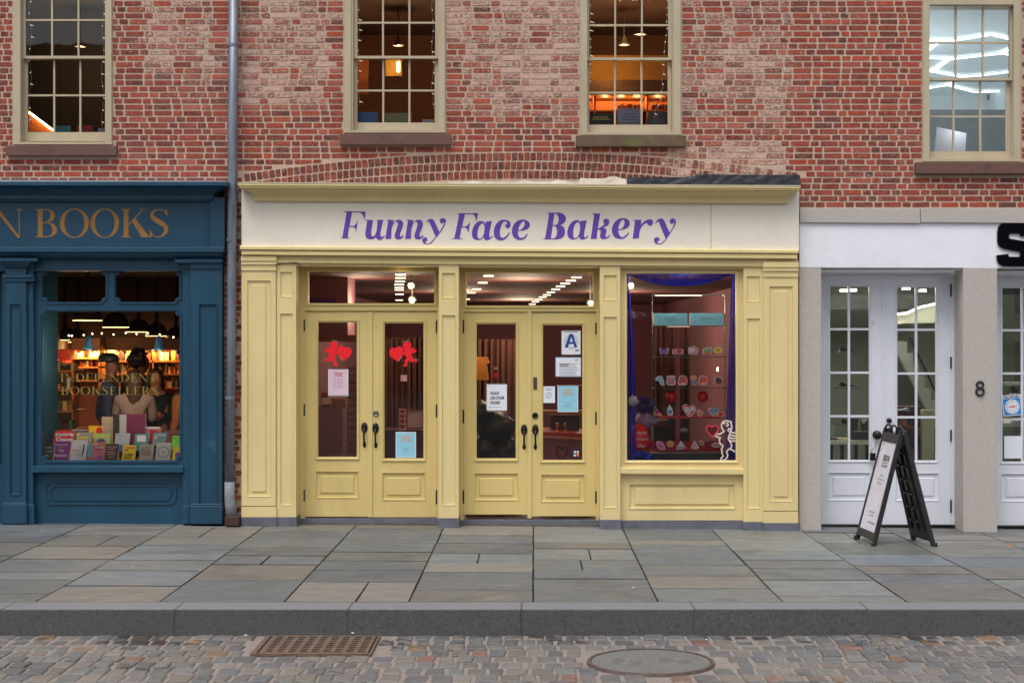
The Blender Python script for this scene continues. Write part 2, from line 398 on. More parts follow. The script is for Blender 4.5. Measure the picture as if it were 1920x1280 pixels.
# ---------------------------------------------------------------- ground
def wall_z(x):      # pavement level along the facade, it sinks gently to the right
    px = PX + (x - CX) * F / D
    py = 979 + (px - 0) * (996 - 979) / 1800.0
    return CZ - (py - PY) * D / F
KY = -D + 12.27           # kerb front
KB = -D + 12.60           # kerb back
GZ = -0.192
def sw_z(x, y):
    t_ = min(1, max(0, (y - KB) / (0 - KB)))
    return wall_z(x) * t_
g = MB(); g.box(-120, 120, -120, KY - 3.6, GZ - .3, GZ - .006); g.build('ground', M['asphalt'], kind='structure')
g = MB(); g.add([(-12, -13.2, GZ - .016), (13, -13.2, GZ - .016), (13, KY + .05, GZ - .016), (-12, KY + .05, GZ - .016)], [(0, 1, 2, 3)])
g.build('street_bed', M['sand'], kind='structure')

def stone(mb, cols, x0, x1, y0, y1, zf, h, ch, c, jit=0.0, rnd=R_, side=1.0):
    """one laid stone with worn, slightly irregular top"""
    j = lambda: rnd.uniform(-jit, jit)
    P = [(x0 + j(), y0 + j()), ((x0 + x1) / 2 + j(), y0 + j() * .7), (x1 + j(), y0 + j()), (x1 + j(), y1 + j()), ((x0 + x1) / 2 + j(), y1 + j() * .7), (x0 + j(), y1 + j())]
    cx_, cy_ = (x0 + x1) / 2, (y0 + y1) / 2
    if ch > .006:                    # round the corners of setts
        Q = []
        for i, p in enumerate(P):
            if i in (1, 4): Q.append(p); continue
            a, b = P[i - 1], P[(i + 1) % 6]
            k = .07
            Q.append((p[0] + (a[0] - p[0]) * k, p[1] + (a[1] - p[1]) * k)); Q.append((p[0] + (b[0] - p[0]) * k, p[1] + (b[1] - p[1]) * k))
        P = Q
    n = len(P); vs = []
    for p in P: vs.append((p[0], p[1], zf(p[0], p[1]) - .04))
    for p in P: vs.append((p[0], p[1], zf(p[0], p[1]) + h - ch))
    for p in P:
        q = (p[0] + (cx_ - p[0]) * min(.35, ch * 1.6 / (x1 - x0) * 2), p[1] + (cy_ - p[1]) * min(.35, ch * 1.6 / (y1 - y0) * 2)); vs.append((*q, zf(*q) + h))
    fs = [tuple(range(2 * n, 3 * n))]
    for k in range(2):
        for i in range(n): fs.append((k * n + i, k * n + (i + 1) % n, (k + 1) * n + (i + 1) % n, (k + 1) * n + i))
    mb.add(vs, fs); cols += [tuple(v * side for v in c)] * (2 * n) + [c] * n

# cobbled street, with holes left for the drain grate and the manhole
GR = (X(512, -5.47), X(706, -5.47)); GR = (-1.747, -.957, -6.13, -5.47)
MHX, MHY, MHR = 1.06, -D + 11.24, .452
street = MB(); cc = []
yy = KY - .012; row = 0
pal = [lin(130, 126, 125), lin(121, 119, 119), lin(136, 129, 124), lin(115, 116, 119), lin(138, 130, 123), lin(126, 126, 124), lin(132, 123, 117), lin(112, 111, 112)]
while yy > -13.0:
    dep = R_.uniform(.16, .205)
    x = -7.6 + R_.uniform(0, .15)
    while x < 8.4:
        wd = R_.uniform(.09, .15); c = random.choice(pal); q = random.random()
        if q < .014: c = lin(140, 106, 96)
        elif q < .035: c = lin(152, 124, 100)
        s_ = random.uniform(.58, .8); c = tuple(v * s_ for v in c)
        a, b, y0, y1 = x, x + wd, yy - dep, yy
        hole = (b > GR[0] - .04 and a < GR[1] + .02 and y1 > GR[2] - .02 and y0 < GR[3] + .03) or math.hypot((a + b) / 2 - MHX, (y0 + y1) / 2 - MHY) < MHR + .07
        if not hole: stone(street, cc, a, b, y0, y1, lambda u, v: GZ - .012 + .012 * noise.noise((u * 1.3, v * 1.3, 0)), R_.uniform(.003, .010), .007, c, .009, side=.92)
        x += wd + R_.uniform(.02, .034)
    yy -= dep + R_.uniform(.018, .034); row += 1
o = street.build('street', M['cobble'], kind='structure'); color_attr(o, cc)

# kerb stones
kx0 = X(978 - 325 * 7, KY + 0); jl = S(325, KY)
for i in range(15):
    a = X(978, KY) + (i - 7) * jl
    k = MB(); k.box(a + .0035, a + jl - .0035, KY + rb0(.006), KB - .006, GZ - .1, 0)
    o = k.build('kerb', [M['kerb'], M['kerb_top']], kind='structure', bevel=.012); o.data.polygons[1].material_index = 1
g = MB(); g.box(-9, 9.6, KY + .007, KB + .02, GZ - .1, -.004); g.build('kerb_bed', mat('kerb_mortar', lin(110, 102, 96, .6), .95, var=.3, vs=30), kind='structure')

# bluestone flags
fl = MB(); fc = []
bpal = [lin(114, 120, 124), lin(106, 113, 119), lin(122, 125, 125), lin(122, 121, 118), lin(110, 114, 114), lin(128, 124, 119), lin(100, 106, 112), lin(116, 116, 112)]
spec_rows = {-1: ([985, 1000, 1016, 1035, 1054, 1071, 1105], [5, 6, 6, 1, 5, 0, 3]), 0: ([985, 1013, 1025, 1046, 1066, 1083], [2, 3, 2, 4, 0, 2]),
             1: ([985, 1007, 1017, 1055, 1076, 1101], [0, 5, 0, 2, 5, 2]), 2: ([993, 1027, 1045, 1062, 1084, 1116], [2, 0, 2, 4, 2, 3])}
for k in range(-8, 9):
    x0, x1 = CX + k * .983 + .0055, CX + (k + 1) * .983 - .0055
    if k in spec_rows:
        ys = [F * CZ / (py - PY) - D for py in spec_rows[k][0]]; ci = spec_rows[k][1]; ys[0] = .42; ys.append(KB + .003)
    else:
        ys = [.42]; y = -.1 - R_.uniform(.0, .5); ci = []
        while y > KB + .35: ys.append(y); y -= R_.uniform(.42, .95)
        ys.append(KB + .003); ci = [random.randrange(8) for _ in ys]
    gaps = [R_.choice((.008, .013, .018, .024)) for _ in ys]
    for j in range(len(ys) - 1):
        c = bpal[ci[j]]; s_ = random.uniform(.6, .95); c = tuple(v * s_ for v in c)
        z_ = R_.uniform(0, .004)
        xm_ = [x0, x1] if random.random() > .14 else [x0, x0 + R_.uniform(.4, .6), x1]
        for q_ in range(len(xm_) - 1): stone(fl, fc, xm_[q_] + (.006 if q_ else 0), xm_[q_ + 1] - (.006 if q_ + 2 < len(xm_) else 0), ys[j + 1] + gaps[j + 1], ys[j] - gaps[j], lambda u, v: sw_z(u, v) - .004, z_, .003, c, .003, side=.22)
o = fl.build('pavement', M['bluestone'], kind='structure'); color_attr(o, fc)
g = MB()
for i in range(24):
    x0, x1 = -9 + i * .8, -9 + (i + 1) * .8
    g.add([(x0, KB, sw_z(x0, KB) - .014), (x1, KB, sw_z(x1, KB) - .014), (x1, .5, wall_z(x1) - .014), (x0, .5, wall_z(x0) - .014)], [(0, 1, 2, 3)])
g.build('pavement_bed', M['joint'], kind='structure')

# drain grate and its frame
dz = GZ + .002
r0 = root('drain_grate', 'rusty slotted iron drain grate set in the cobbles by the kerb', 'drain grate', ((GR[0] + GR[1]) / 2, (GR[2] + GR[3]) / 2, dz - .03))
gm = MB(); gm.box(GR[0] - .05, GR[1] + .03, GR[2] - .04, GR[3] + .01, dz - .016, dz - .0145); gm.build('drain_shade_sheet', mat('drain_dark', (.004, .004, .004), .9), r0)  # flat black sheet in place of the shade below the slots
gm = MB(); hol = []
cw, rh = (GR[1] - GR[0]) / 9.4, (GR[3] - GR[2]) / 8.6
for i in range(9):
    for j in range(8):
        a = GR[0] + .06 * .6 + i * cw + .005; b = GR[2] + .04 + j * rh
        hol.append((a, a + cw * .6, b, b + rh * .6))
gm.plate(GR[0], GR[1], GR[2], GR[3], hol, 0, .005)
gm.xf(lambda p: Vector((p.x, p.z, dz + .003 - p.y * .7)))
M['rust'] = mat('rusted_grate', lin(126, 106, 92, .8), .7, .4, var=.3, vs=14, bmp=.5, bs=60, stain=lin(140, 100, 62), stain_amt=.8)
gm.build('grate_plate', M['rust'], r0)
gm = MB(); gm.plate(GR[0] - .05, GR[1] + .03, GR[2] - .04, GR[3] + .012, [(GR[0] - .012, GR[1] + .012, GR[2] - .012, GR[3] + .004)], 0, .02)
gm.xf(lambda p: Vector((p.x, p.z, dz + .004 - p.y))); gm.build('rim', M['rust'], r0)

# manhole
M['mh'] = mat('manhole_iron', lin(130, 129, 126, .7), .65, .1, var=.12, vs=10, bmp=.4, bs=60, stain=lin(70, 68, 62), stain_amt=.5)
M['mh_rim'] = mat('manhole_rim_iron', lin(118, 100, 94, .62), .7, .2, var=.3, vs=12)
r0 = root('manhole_cover', 'large round grey iron manhole cover in the cobbled street', 'manhole cover', (MHX, MHY, GZ - .02))
mm = MB(); mm.lathe((MHX, MHY, GZ), [(MHR - .035, -.02), (MHR - .035, .0), (0.0001, .0)], 48); mm.build('lid', M['mh'], r0)
mm = MB(); mm.lathe((MHX, MHY, GZ), [(MHR - .03, -.02), (MHR - .03, .005), (MHR - .008, .006), (MHR, -.02)], 48); mm.build('rim', M['mh_rim'], r0)
mm = MB()
for cx_ in (-.17, .17):
    for k in range(1, 5): mm.lathe((MHX + cx_, MHY + .0, GZ), [(k * .027 - .006, -.001), (k * .027 - .003, .005), (k * .027 + .002, .005), (k * .027 + .005, -.001)], 24)
mm.build('ring_pattern', M['mh'], r0)

# ---------------------------------------------------------------- brick building
WIN = [  # outer frame px (l,r,bottom), sill px(l,r,t,b), glass l,r, muntin x's upper, rows
    dict(o=(25, 210, 271), sill=(10, 218, 273, 292), g=(48, 197), mx=(97.5, 147), mxl=(101.5, 150.5), gl=(52, 200), h1=38, meet=(105, 111), h2=179, b=248, rail=265, top=-36),
    dict(o=(645, 835, 249), sill=(636, 846, 251, 272), g=(670, 816), mx=(718, 767.5), mxl=(718.5, 767.5), gl=(670, 815), h1=43, meet=(105, 110), h2=170, b=230, rail=247, top=-30),
    dict(o=(1088, 1277, 253), sill=(1080, 1287, 254, 275), g=(1105, 1253), mx=(1153.5, 1203.5), mxl=(1153, 1203), gl=(1105, 1252), h1=47.5, meet=(108, 113), h2=174, b=234, rail=252, top=-26),
    dict(o=(1730, 1914, 303), sill=(1717, 1927, 304, 326), g=(1743, 1893), mx=(1792.5, 1843.5), mxl=(1788, 1838.5), gl=(1738, 1887), h1=80, meet=(146, 152), h2=218.5, b=284, rail=301, top=12)]
XL, XR, ZT = X(-330), X(2270), Z(-170)
bld = root('brick_building', 'old red brick building with weathered flemish bond and tall sash windows', 'building', (X(960), 0, 0))
whole = [(X(w_['o'][0]), X(w_['o'][1]), Z(w_['o'][2]), Z(w_['top'] - 16)) for w_ in WIN]
# openings behind the three shopfronts
shop = [(XL - 1, X(421), -1, Z(346)), (X(453), X(1499), -1, Z(352)), (X(1499), XR + 1, -1, Z(391))]
mb = MB(); mb.plate(XL, XR, -.3, ZT, whole + shop, 0.0, .25); mb.build('wall', M['mortar'], bld)

bm_ = MB(); bc = []; bw = []
def washval(x, z):
    px = PX + (x - CX) * F / D; py = PY - (z - CZ) * F / D
    n = noise.noise((x * 1.1, z * 1.3, 3)) * .3 + noise.noise((x * 4, z * 4, 9)) * .3
    def bell(v, a, b, s): return 1 / (1 + math.exp(-(v - a) / s)) * 1 / (1 + math.exp((v - b) / s))
    v = 0
    v = max(v, bell(px, 258, 425, 12) * bell(py, -200, 190, 28) * .47)
    v = max(v, bell(px, 440, 638, 10) * bell(py, -200, 205, 16) * .53)
    v = max(v, bell(px, 838, 1092, 10) * bell(py, -200, 235, 22) * .50)
    v = max(v, bell(px, 1270, 1492, 16) * bell(py, -200, 250, 30) * .46)
    v = max(v, bell(px, 1230, 1480, 20) * bell(py, 250, 330, 8) * .56)
    v = max(v, bell(px, 1490, 1735, 20) * .16)
    v = max(v, .14)
    if v > .3: v += n * .9 + random.uniform(-.24, .26)
    else: v += n * .5
    return v
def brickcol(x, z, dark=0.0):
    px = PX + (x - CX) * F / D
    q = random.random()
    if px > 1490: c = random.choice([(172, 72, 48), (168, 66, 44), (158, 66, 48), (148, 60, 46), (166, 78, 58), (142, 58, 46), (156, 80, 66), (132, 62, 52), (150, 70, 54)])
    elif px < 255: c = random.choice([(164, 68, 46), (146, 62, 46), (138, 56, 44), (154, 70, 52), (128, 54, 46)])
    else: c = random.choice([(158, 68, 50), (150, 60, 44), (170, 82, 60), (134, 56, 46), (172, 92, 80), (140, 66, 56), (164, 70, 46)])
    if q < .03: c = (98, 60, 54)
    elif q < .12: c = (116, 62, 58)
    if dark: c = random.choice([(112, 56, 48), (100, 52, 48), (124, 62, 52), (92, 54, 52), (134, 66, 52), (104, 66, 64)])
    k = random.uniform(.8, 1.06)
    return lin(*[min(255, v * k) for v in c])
def brick(q, col, wsh, y=-.005):
    """q: four xz corners"""
    cx_, cz_ = sum(p[0] for p in q) / 4, sum(p[1] for p in q) / 4
    yy_ = y + R_.uniform(-.0015, .002)
    # eight-point outline with knocked corners
    P = []
    for i in range(4):
        a, b = q[i], q[(i + 1) % 4]; p = q[i - 1]
        L1 = math.hypot(b[0] - a[0], b[1] - a[1]); L0 = math.hypot(p[0] - a[0], p[1] - a[1])
        e = R_.uniform(.002, .011)
        if L0 > 1e-4: P.append((a[0] + (p[0] - a[0]) / L0 * min(e, L0 * .3), a[1] + (p[1] - a[1]) / L0 * min(e, L0 * .3)))
        if L1 > 1e-4: P.append((a[0] + (b[0] - a[0]) / L1 * min(e, L1 * .3), a[1] + (b[1] - a[1]) / L1 * min(e, L1 * .3)))
    n = len(P)
    vs = [(p[0], .003, p[1]) for p in P] + [(p[0] + (cx_ - p[0]) * .03, yy_, p[1] + (cz_ - p[1]) * .05) for p in P]
    fs = [tuple(range(n, 2 * n))] + [(i, (i + 1) % n, n + (i + 1) % n, n + i) for i in range(n)]
    bm_.add(vs, fs); bc.extend([col] * 2 * n); bw.extend([wsh] * 2 * n)

# arch geometry (three rings of headers)
RA = 20.5; AX = X(985); AZ = Z(286) - RA
def arch_z(x): return AZ + math.sqrt(max(0, RA * RA - (x - AX) ** 2))
PITCH = S(11.42); JT = .0168
z0 = Z(996); rowi = 0
sills = [(X(w_['sill'][0], -.06), X(w_['sill'][1], -.06), Z(w_['sill'][3], -.06), Z(w_['sill'][2], -.06)) for w_ in WIN]
zb = Z(389.5) - PITCH * 60
k = 0
while zb + k * PITCH < ZT:
    zc = zb + k * PITCH; a_z, b_z = zc + JT / 2, zc + PITCH - JT / 2
    tilt = 0
    x = XL + (0 if k % 2 else .14) + R_.uniform(-.02, .02); st = (k % 2 == 0)
    if 24 < (k % 29) < 26: st = True
    while x < XR:
        L = (.196 if st else .09) + R_.uniform(-.006, .006)
        segs = [(x, x + L)]
        mid = (a_z + b_z) / 2
        def cut(segs, c0, c1):
            o_ = []
            for s0, s1 in segs:
                if s1 <= c0 or s0 >= c1: o_.append((s0, s1))
                else:
                    if s0 < c0 - .012: o_.append((s0, c0 - .012))
                    if s1 > c1 + .012: o_.append((c1 + .012, s1))
            return o_
        for h in whole:
            if h[2] - .0 < mid < h[3]: segs = cut(segs, h[0], h[1])
        for h in sills:
            if h[2] < b_z - .012 and h[3] > a_z + .012: segs = cut(segs, h[0], h[1])
        for h in shop:
            if mid < h[3] - .01: segs = cut(segs, h[0] + .01, h[1] - .01)
        for s0, s1 in segs:
            if s1 - s0 < .022: continue
            lo0 = lo1 = a_z
            if X(448) < (s0 + s1) / 2 < X(1498):
                lo0 = max(a_z, arch_z(s0) + .014); lo1 = max(a_z, arch_z(s1) + .014)
                if lo0 > b_z - .012 or lo1 > b_z - .012: continue
            j = lambda: R_.uniform(-.0014, .0014)
            q = [(s0 + j(), lo0 + j()), (s1 + j(), lo1 + j()), (s1 + j(), b_z + j()), (s0 + j(), b_z + j())]
            xm, zm = (s0 + s1) / 2, mid
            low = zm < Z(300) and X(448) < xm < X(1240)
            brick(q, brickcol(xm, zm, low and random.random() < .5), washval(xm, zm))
        x += L + JT + R_.uniform(-.003, .003); st = not st
    k += 1
for ring_ in range(3):
    r1 = RA - ring_ * S(16.8) - .004; r0_ = r1 - S(14.5)
    th = -.152 - (0.004 * ring_)
    while th < .152:
        dth = .0595 / RA
        P = []
        for (rr, tt) in ((r0_, th), (r0_, th + dth), (r1, th + dth), (r1, th)):
            P.append((AX + rr * math.sin(tt) + R_.uniform(-.003, .003), AZ + rr * math.cos(tt) + R_.uniform(-.003, .003)))
        xm, zm = sum(p[0] for p in P) / 4, sum(p[1] for p in P) / 4
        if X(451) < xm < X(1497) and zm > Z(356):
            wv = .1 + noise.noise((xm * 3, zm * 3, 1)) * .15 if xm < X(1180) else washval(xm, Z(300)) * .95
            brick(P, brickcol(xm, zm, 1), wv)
        th += dth + .0095 / RA
o = bm_.build('brickwork', M['brick'], bld); color_attr(o, bc, bw)
# ---------------------------------------------------------------- upper windows
def arr(mb_): return mb_
lit = lambda n: (n['meet'][0] + n['meet'][1]) / 2
win_lab = ['far left sash window, dark room behind with one lit pendant', 'sash window with a lit orange doorway behind', 'sash window above a mossy sill with orange lit bookcase', 'bright white lit sash window at the right']
for wi, w_ in enumerate(WIN):
    l, r_, b = w_['o']; t = w_['top'] - 16
    yo = -.012
    wr = bpy.data.objects.new('window', None); COL.objects.link(wr); wr.parent = bld
    wr.location = Vector((X((l + r_) / 2), 0, Z(b))) - bld.location; wr['label'] = win_lab[wi]
    gl0, gl1 = w_['g']
    fr = MB()
    fr.pplate(l, r_, t, b, [(gl0 - 8, gl1 + 8, w_['top'], b - 5)], yo, .2)
    fr.pplate(l + 1, r_ - 1, t + 1, b - 4, [(l + 13, r_ - 13, t + 13, b - 4.5)], yo - .018, yo + .001)
    fr.rt(l - 0, r_ + 0, b - 4.5, b, b - 4.5, b, yo - .02, yo + .002)
    fr.build('frame', M['tan'], wr)
    def sash(name, g0, g1, t_, b_, ms, hh, y, rail_t, rail_b, sw):
        s_ = MB(); hol = []
        xs = [g0] + [v for m_ in ms for v in (m_ - 1.7, m_ + 1.7)] + [g1]
        zs = [t_] + [v for h_ in hh for v in (h_ - 1.7, h_ + 1.7)] + [b_]
        for i in range(0, len(xs), 2):
            for j in range(0, len(zs), 2): hol.append((xs[i], xs[i + 1], zs[j], zs[j + 1]))
        s_.pplate(g0 - sw, g1 + sw, t_ - rail_t, b_ + rail_b, hol, y, y + .035)
        s_.build(name, M['tan'], wr)
        p_ = MB(); p_.add([(X(g0 - 1, y), y + .018, Z(b_ + 1, y)), (X(g1 + 1, y), y + .018, Z(b_ + 1, y)), (X(g1 + 1, y), y + .018, Z(t_ - 1, y)), (X(g0 - 1, y), y + .018, Z(t_ - 1, y))], [(0, 1, 2, 3)])
        p_.build('pane', M['glass'], wr)
    # upper sash shows rows down to the meeting rail
    span = w_['meet'][0] - w_['h1'] - 1
    ut = w_['h1'] - span if wi != 3 else 14
    hh = [w_['h1']]
    if wi != 3: ut = w_['top'] + 8
    sash('sash', gl0, gl1, ut, w_['meet'][0], list(w_['mx']), hh + ([] if wi == 3 else []), .045, 5, 5, 7)
    sash('sash', w_['gl'][0], w_['gl'][1], w_['meet'][1] + 1, w_['b'], list(w_['mxl']), [w_['h2']], .095, 5, w_['rail'] - w_['b'], 7)
    s_ = MB(); a, b2, c, d = w_['sill']; s_.r(a, b2, c, d, -.075, .1)
    s_.build('sill', M['mossy'] if wi == 2 else M['brownstone'], wr, bevel=.008)

def quad(name, m, parent, pts): return MB().add(pts, [(0, 1, 2, 3)]).build(name, m, parent)
def room(parent, x0, x1, y0, y1, z0, z1, mw, mc, mf):
    quad('interior_ceiling', mc, parent, [(x0, y0, z1), (x1, y0, z1), (x1, y1, z1), (x0, y1, z1)])
    quad('interior_floor', mf, parent, [(x0, y0, z0), (x0, y1, z0), (x1, y1, z0), (x1, y0, z0)])
    m_ = MB(); m_.add([(x0, y1, z0), (x1, y1, z0), (x1, y1, z1), (x0, y1, z1)], [(0, 1, 2, 3)])
    m_.add([(x0, y0, z0), (x0, y1, z0), (x0, y1, z1), (x0, y0, z1)], [(0, 1, 2, 3)]); m_.add([(x1, y0, z0), (x1, y1, z0), (x1, y1, z1), (x1, y0, z1)], [(3, 2, 1, 0)])
    m_.build('interior_wall', mw, parent)
    quad('interior_lining', mw, parent, [(x0, y0, z0), (x1, y0, z0), (x1, y0, z1), (x0, y0, z1)]) if False else None
M['up_wall'] = mat('upstairs_brown_wall', lin(110, 70, 52), .8, var=.1); M['up_dark'] = mat('upstairs_dark_wall', lin(44, 38, 40), .8, var=.1)
M['up_ceil'] = mat('upstairs_timber_ceiling', lin(84, 56, 50), .8, var=.12, scale=(1, 3, 1)); M['up_white'] = mat('upstairs_white_wall', lin(226, 232, 234), .7, var=.02)
M['up_floor'] = mat('upstairs_floor', lin(70, 46, 34), .6)
UF, UC = 3.72, 5.95
room(bld, X(-330), X(420), .26, 7.5, UF, 7.0, M['up_dark'], M['up_dark'], M['up_floor'])
room(bld, X(424), X(1480), .26, 8.5, UF, 7.0, M['up_wall'], M['up_ceil'], M['up_floor'])
room(bld, X(1484), X(2240), .26, 8, UF, UC, M['up_white'], M['up_white'], M['up_white'])
# lamps in the upper rooms
WARM = (1.0, .62, .28); M['bulb'] = emit('warm_bulb_glow', (1, .72, .38), 9); M['lamp_metal'] = mat('grey_lamp_metal', lin(130, 124, 118), .5, .3)
M['led'] = emit('cool_led', (.86, .97, 1), 3)
pend = [(151, 88, 'pendant lamp glowing behind the far left sash window', 20), (681, 52, 'pendant lamp at the upper left of the second sash window', 17), (747, 86, 'pendant lamp on a stem in the middle of the second sash window', 20),
        (1170, 85, 'pendant lamp on a stem behind the third sash window', 20), (1201, 65, 'smaller pendant lamp behind the right hand panes of third sash window', 20.6)]
for px, py, lab, wpx in pend:
    d_ = F * .16 / wpx; y = d_ - D; x, z = X(px, y), Z(py, y)
    rt = root('pendant_lamp', lab, 'pendant lamp', (x, y, z), 'pendant lamps upstairs')
    MB().lathe((x, y, z), [(.085, 0), (.08, .02), (.045, .06), (.03, .12), (.012, .14), (.011, max(.2, 7.0 - z))], 16).build('lamp_shade', M['lamp_metal'], rt, smooth=True)
    MB().lathe((x, y, z), [(.0001, .004), (.078, .004)], 16).build('bulb', M['bulb'], rt)
    lamp('light', (x, y, z - .12), 22, WARM, .08, rt)
ZC = UC - .03
def on_ceil(px, py, zc=ZC):
    d_ = F * (zc - CZ) / (PY - py); return (X(px, d_ - D), d_ - D, zc)
leds = [[(1743, 77), (1790, 76.5), (1858, 65.5), (1893, 74)], [(1738, 98), (1758, 82)], [(1740, 109), (1787, 111), (1880, 100.5), (1893, 93)], [(1880, 100.5), (1895, 104)], [(1782, 111.5), (1749, 134.5)],
        [(1735, 133), (1749, 134.5), (1801, 144.5), (1839, 142), (1895, 135)], [(1732, 167), (1776, 160), (1826, 173), (1895, 171)], [(1776, 160), (1786, 155)]]
rt = root('ceiling_light', 'zigzag of thin white led tubes on the ceiling of the bright upstairs room', 'ceiling light', on_ceil(1810, 120))
for L_ in leds: MB().tube([on_ceil(*p) for p in L_], .010, 6).build('led_tube', M['led'], rt)
lamp('light', (X(1820), 3.0, UC - 1.2), 26, (.86, .96, 1), .5, rt); lamp('light', (X(1820), 6.0, UC - 1.2), 20, (.86, .96, 1), .5, rt)
v_ = MB(); v_.pplate(1852, 1886, 176, 187, [(1853 + i * 2.4, 1854.3 + i * 2.4, 177.5, 185.5) for i in range(13)], 7.93, 7.97); v_.r(1852, 1886, 176, 187, 7.975, 7.98)
v_.build('vent', M['steel'], label='small slatted air vent on the white wall of the bright upstairs room', cat='vent')
yq = .75
MB().prism([(X(1757, yq), Z(238, yq)), (X(1812, yq), Z(250, yq)), (X(1809, yq), Z(300, yq)), (X(1751, yq), Z(300, yq))][::-1], yq, yq + .02).build('white_board', M['paper'], label='white board leaning behind the bright upstairs window', cat='board')
MB().r(1700, 1930, 292, 300, .3, .7).build('table', M['steel'], label='grey table top behind the bright upstairs window', cat='table') if False else None

MB().r(1700, 1935, 206, 330, 5.0, 5.1).build('interior_panel', mat('grey_reflection_sheet', lin(120, 124, 124), .7), bld); lamp('light', (X(1830), .6, Z(225)), 1.1, (.9, .96, 1), .1, bld)  # grey sheet stands in for a reflection; unseen lamp added to brighten board
# bookcase behind the third window
def rb(a): return random.uniform(-a, a)
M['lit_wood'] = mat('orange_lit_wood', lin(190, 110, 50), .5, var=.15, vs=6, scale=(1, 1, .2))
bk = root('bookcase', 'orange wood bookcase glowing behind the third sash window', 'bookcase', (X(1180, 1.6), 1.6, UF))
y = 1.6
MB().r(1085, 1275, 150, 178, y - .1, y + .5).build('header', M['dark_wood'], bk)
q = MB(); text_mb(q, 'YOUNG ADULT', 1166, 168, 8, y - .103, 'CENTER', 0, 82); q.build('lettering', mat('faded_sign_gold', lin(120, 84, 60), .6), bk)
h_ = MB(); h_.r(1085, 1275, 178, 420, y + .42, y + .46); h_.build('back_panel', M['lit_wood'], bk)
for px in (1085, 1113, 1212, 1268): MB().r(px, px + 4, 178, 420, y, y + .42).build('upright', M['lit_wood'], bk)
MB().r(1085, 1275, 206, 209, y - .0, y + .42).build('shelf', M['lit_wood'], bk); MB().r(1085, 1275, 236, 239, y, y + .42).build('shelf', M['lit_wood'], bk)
al = bpy.data.lights.new('light', 'AREA'); al.shape = 'RECTANGLE'; al.size = 1.0; al.size_y = .06; al.energy = 40; al.color = (1, .5, .16)
[lamp('light', (X(p_, y), y + .1, Z(186, y)), 2.6, (1, .5, .14), .03, bk) for p_ in (1100, 1135, 1165, 1195, 1235)]
px = 1157; bcols = [(200, 60, 40), (60, 40, 30), (220, 150, 60), (110, 40, 30), (170, 120, 40), (40, 50, 60), (230, 190, 120)]
bm_i = [mat('book_cloth', lin(*c), .6) for c in bcols]
while px < 1250:
    wd = random.uniform(2, 4); hgt = random.uniform(8, 12)
    if not 1198 < px < 1222:
        MB().r(px, px + wd - .3, 206 - hgt, 206, y + .05, y + .25).build('book', random.choice(bm_i), label='book on the lit shelf behind the third sash window', cat='book', group='books on the lit upstairs shelf')
    px += wd
# lit orange cove above it
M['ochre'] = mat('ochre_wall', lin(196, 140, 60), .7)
MB().r(1075, 1250, 104, 150, y + .3, y + .34).build('interior_panel', M['ochre'], bld)
lamp('light', (X(1140, 1.2), 1.25, Z(120, 1.2)), 7, (1, .55, .15), .1, bld)
# lit doorway behind the second window
MB().r(723, 753, 112, 143, 3.0, 3.1).build('interior_panel', M['ochre'], bld); lamp('light', (X(746, 2.8), 2.75, Z(124, 2.8)), 2.2, (1, .6, .2), .05, bld)
o_ = MB(); o_.tube([(X(747, 2.85), 2.85, Z(116, 2.85)), (X(747, 2.85), 2.85, Z(135, 2.85))], .018); o_.build('wall_light', emit('wall_tube', (1, .8, .4), 12), label='short glowing wall tube behind the second sash window', cat='wall light')
MB().r(671, 690, 112, 178, 2.6, 2.65).build('curtain', mat('orange_cloth', lin(170, 92, 36), .7, var=.5, vs=30, scale=(6, 1, .3)), label='orange patterned hanging at the left of the second sash window', cat='wall hanging')
lamp('light', (X(676, 2.3), 2.3, Z(125, 2.3)), 1.2, (1, .6, .2), .05, bld)
# things on the inner sills
def flat_book(pts, y, th, m_, lab, cat='book', grp=None, marks=None, lean=.0, name='book'):
    """upright book or card: px outline, its cover and page block"""
    zs = [p[1] for p in pts]; zb_ = Z(max(zs), y)
    x_, z_ = X(sum(p[0] for p in pts) / len(pts), y), zb_
    rt = root(name, lab, cat, (x_, y, z_), grp)
    lf = lambda p: Vector((p.x, p.y + (p.z - zb_) * lean, p.z))
    P = [(X(p[0], y), Z(p[1], y)) for p in pts][::-1]
    MB().prism(P, y, y + th * .2).xf(lf).build('cover', m_, rt)
    cxx, czz = sum(p[0] for p in P) / len(P), sum(p[1] for p in P) / len(P)
    P2 = [(cxx + (p[0] - cxx) * .97 + .003, czz + (p[1] - czz) * .98) for p in P]
    MB().prism(P2, y + th * .2, y + th).xf(lf).build('pages', M['paper'], rt)
    if marks:
        for nm, mk, mm_ in marks:
            q = MB(); mk(q, y - .002); q.xf(lf); q.build(nm, mm_, rt)
    return rt
def bar(a, b, t, u): return lambda q, y: q.r(a, b, t, u, y, y + .001)
def txt(s, px, py, h, al='CENTER', wd=None, sh=0, bold=.012): return lambda q, y: text_mb(q, s, px, py, h, y, al, sh, wd, bold=bold)
def multi(*fs):
    def f(q, y):
        for i, g_ in enumerate(fs): g_(q, y - .0004 * i)
    return f
def rect(a, b, t, u, sk=0): return [(a + sk, t), (b + sk, t), (b, u), (a, u)]
col = lambda *c: mat('printed_cover', lin(*c), .45, var=.08, vs=20)
upw = .22
flat_book(rect(103, 131, 236, 248), upw, .03, col(80, 150, 150), 'teal book standing on the sill of the far left sash window')
flat_book(rect(144, 173, 235, 248), upw, .03, col(190, 40, 70), 'red book standing on the sill of the far left sash window')
flat_book(rect(184, 199, 241, 248), upw, .03, col(170, 180, 190), 'pale book at the right end of the far left window sill')
flat_book(rect(671, 708, 210.5, 230), upw, .03, col(72, 116, 180), 'blue book on the sill of the second sash window')
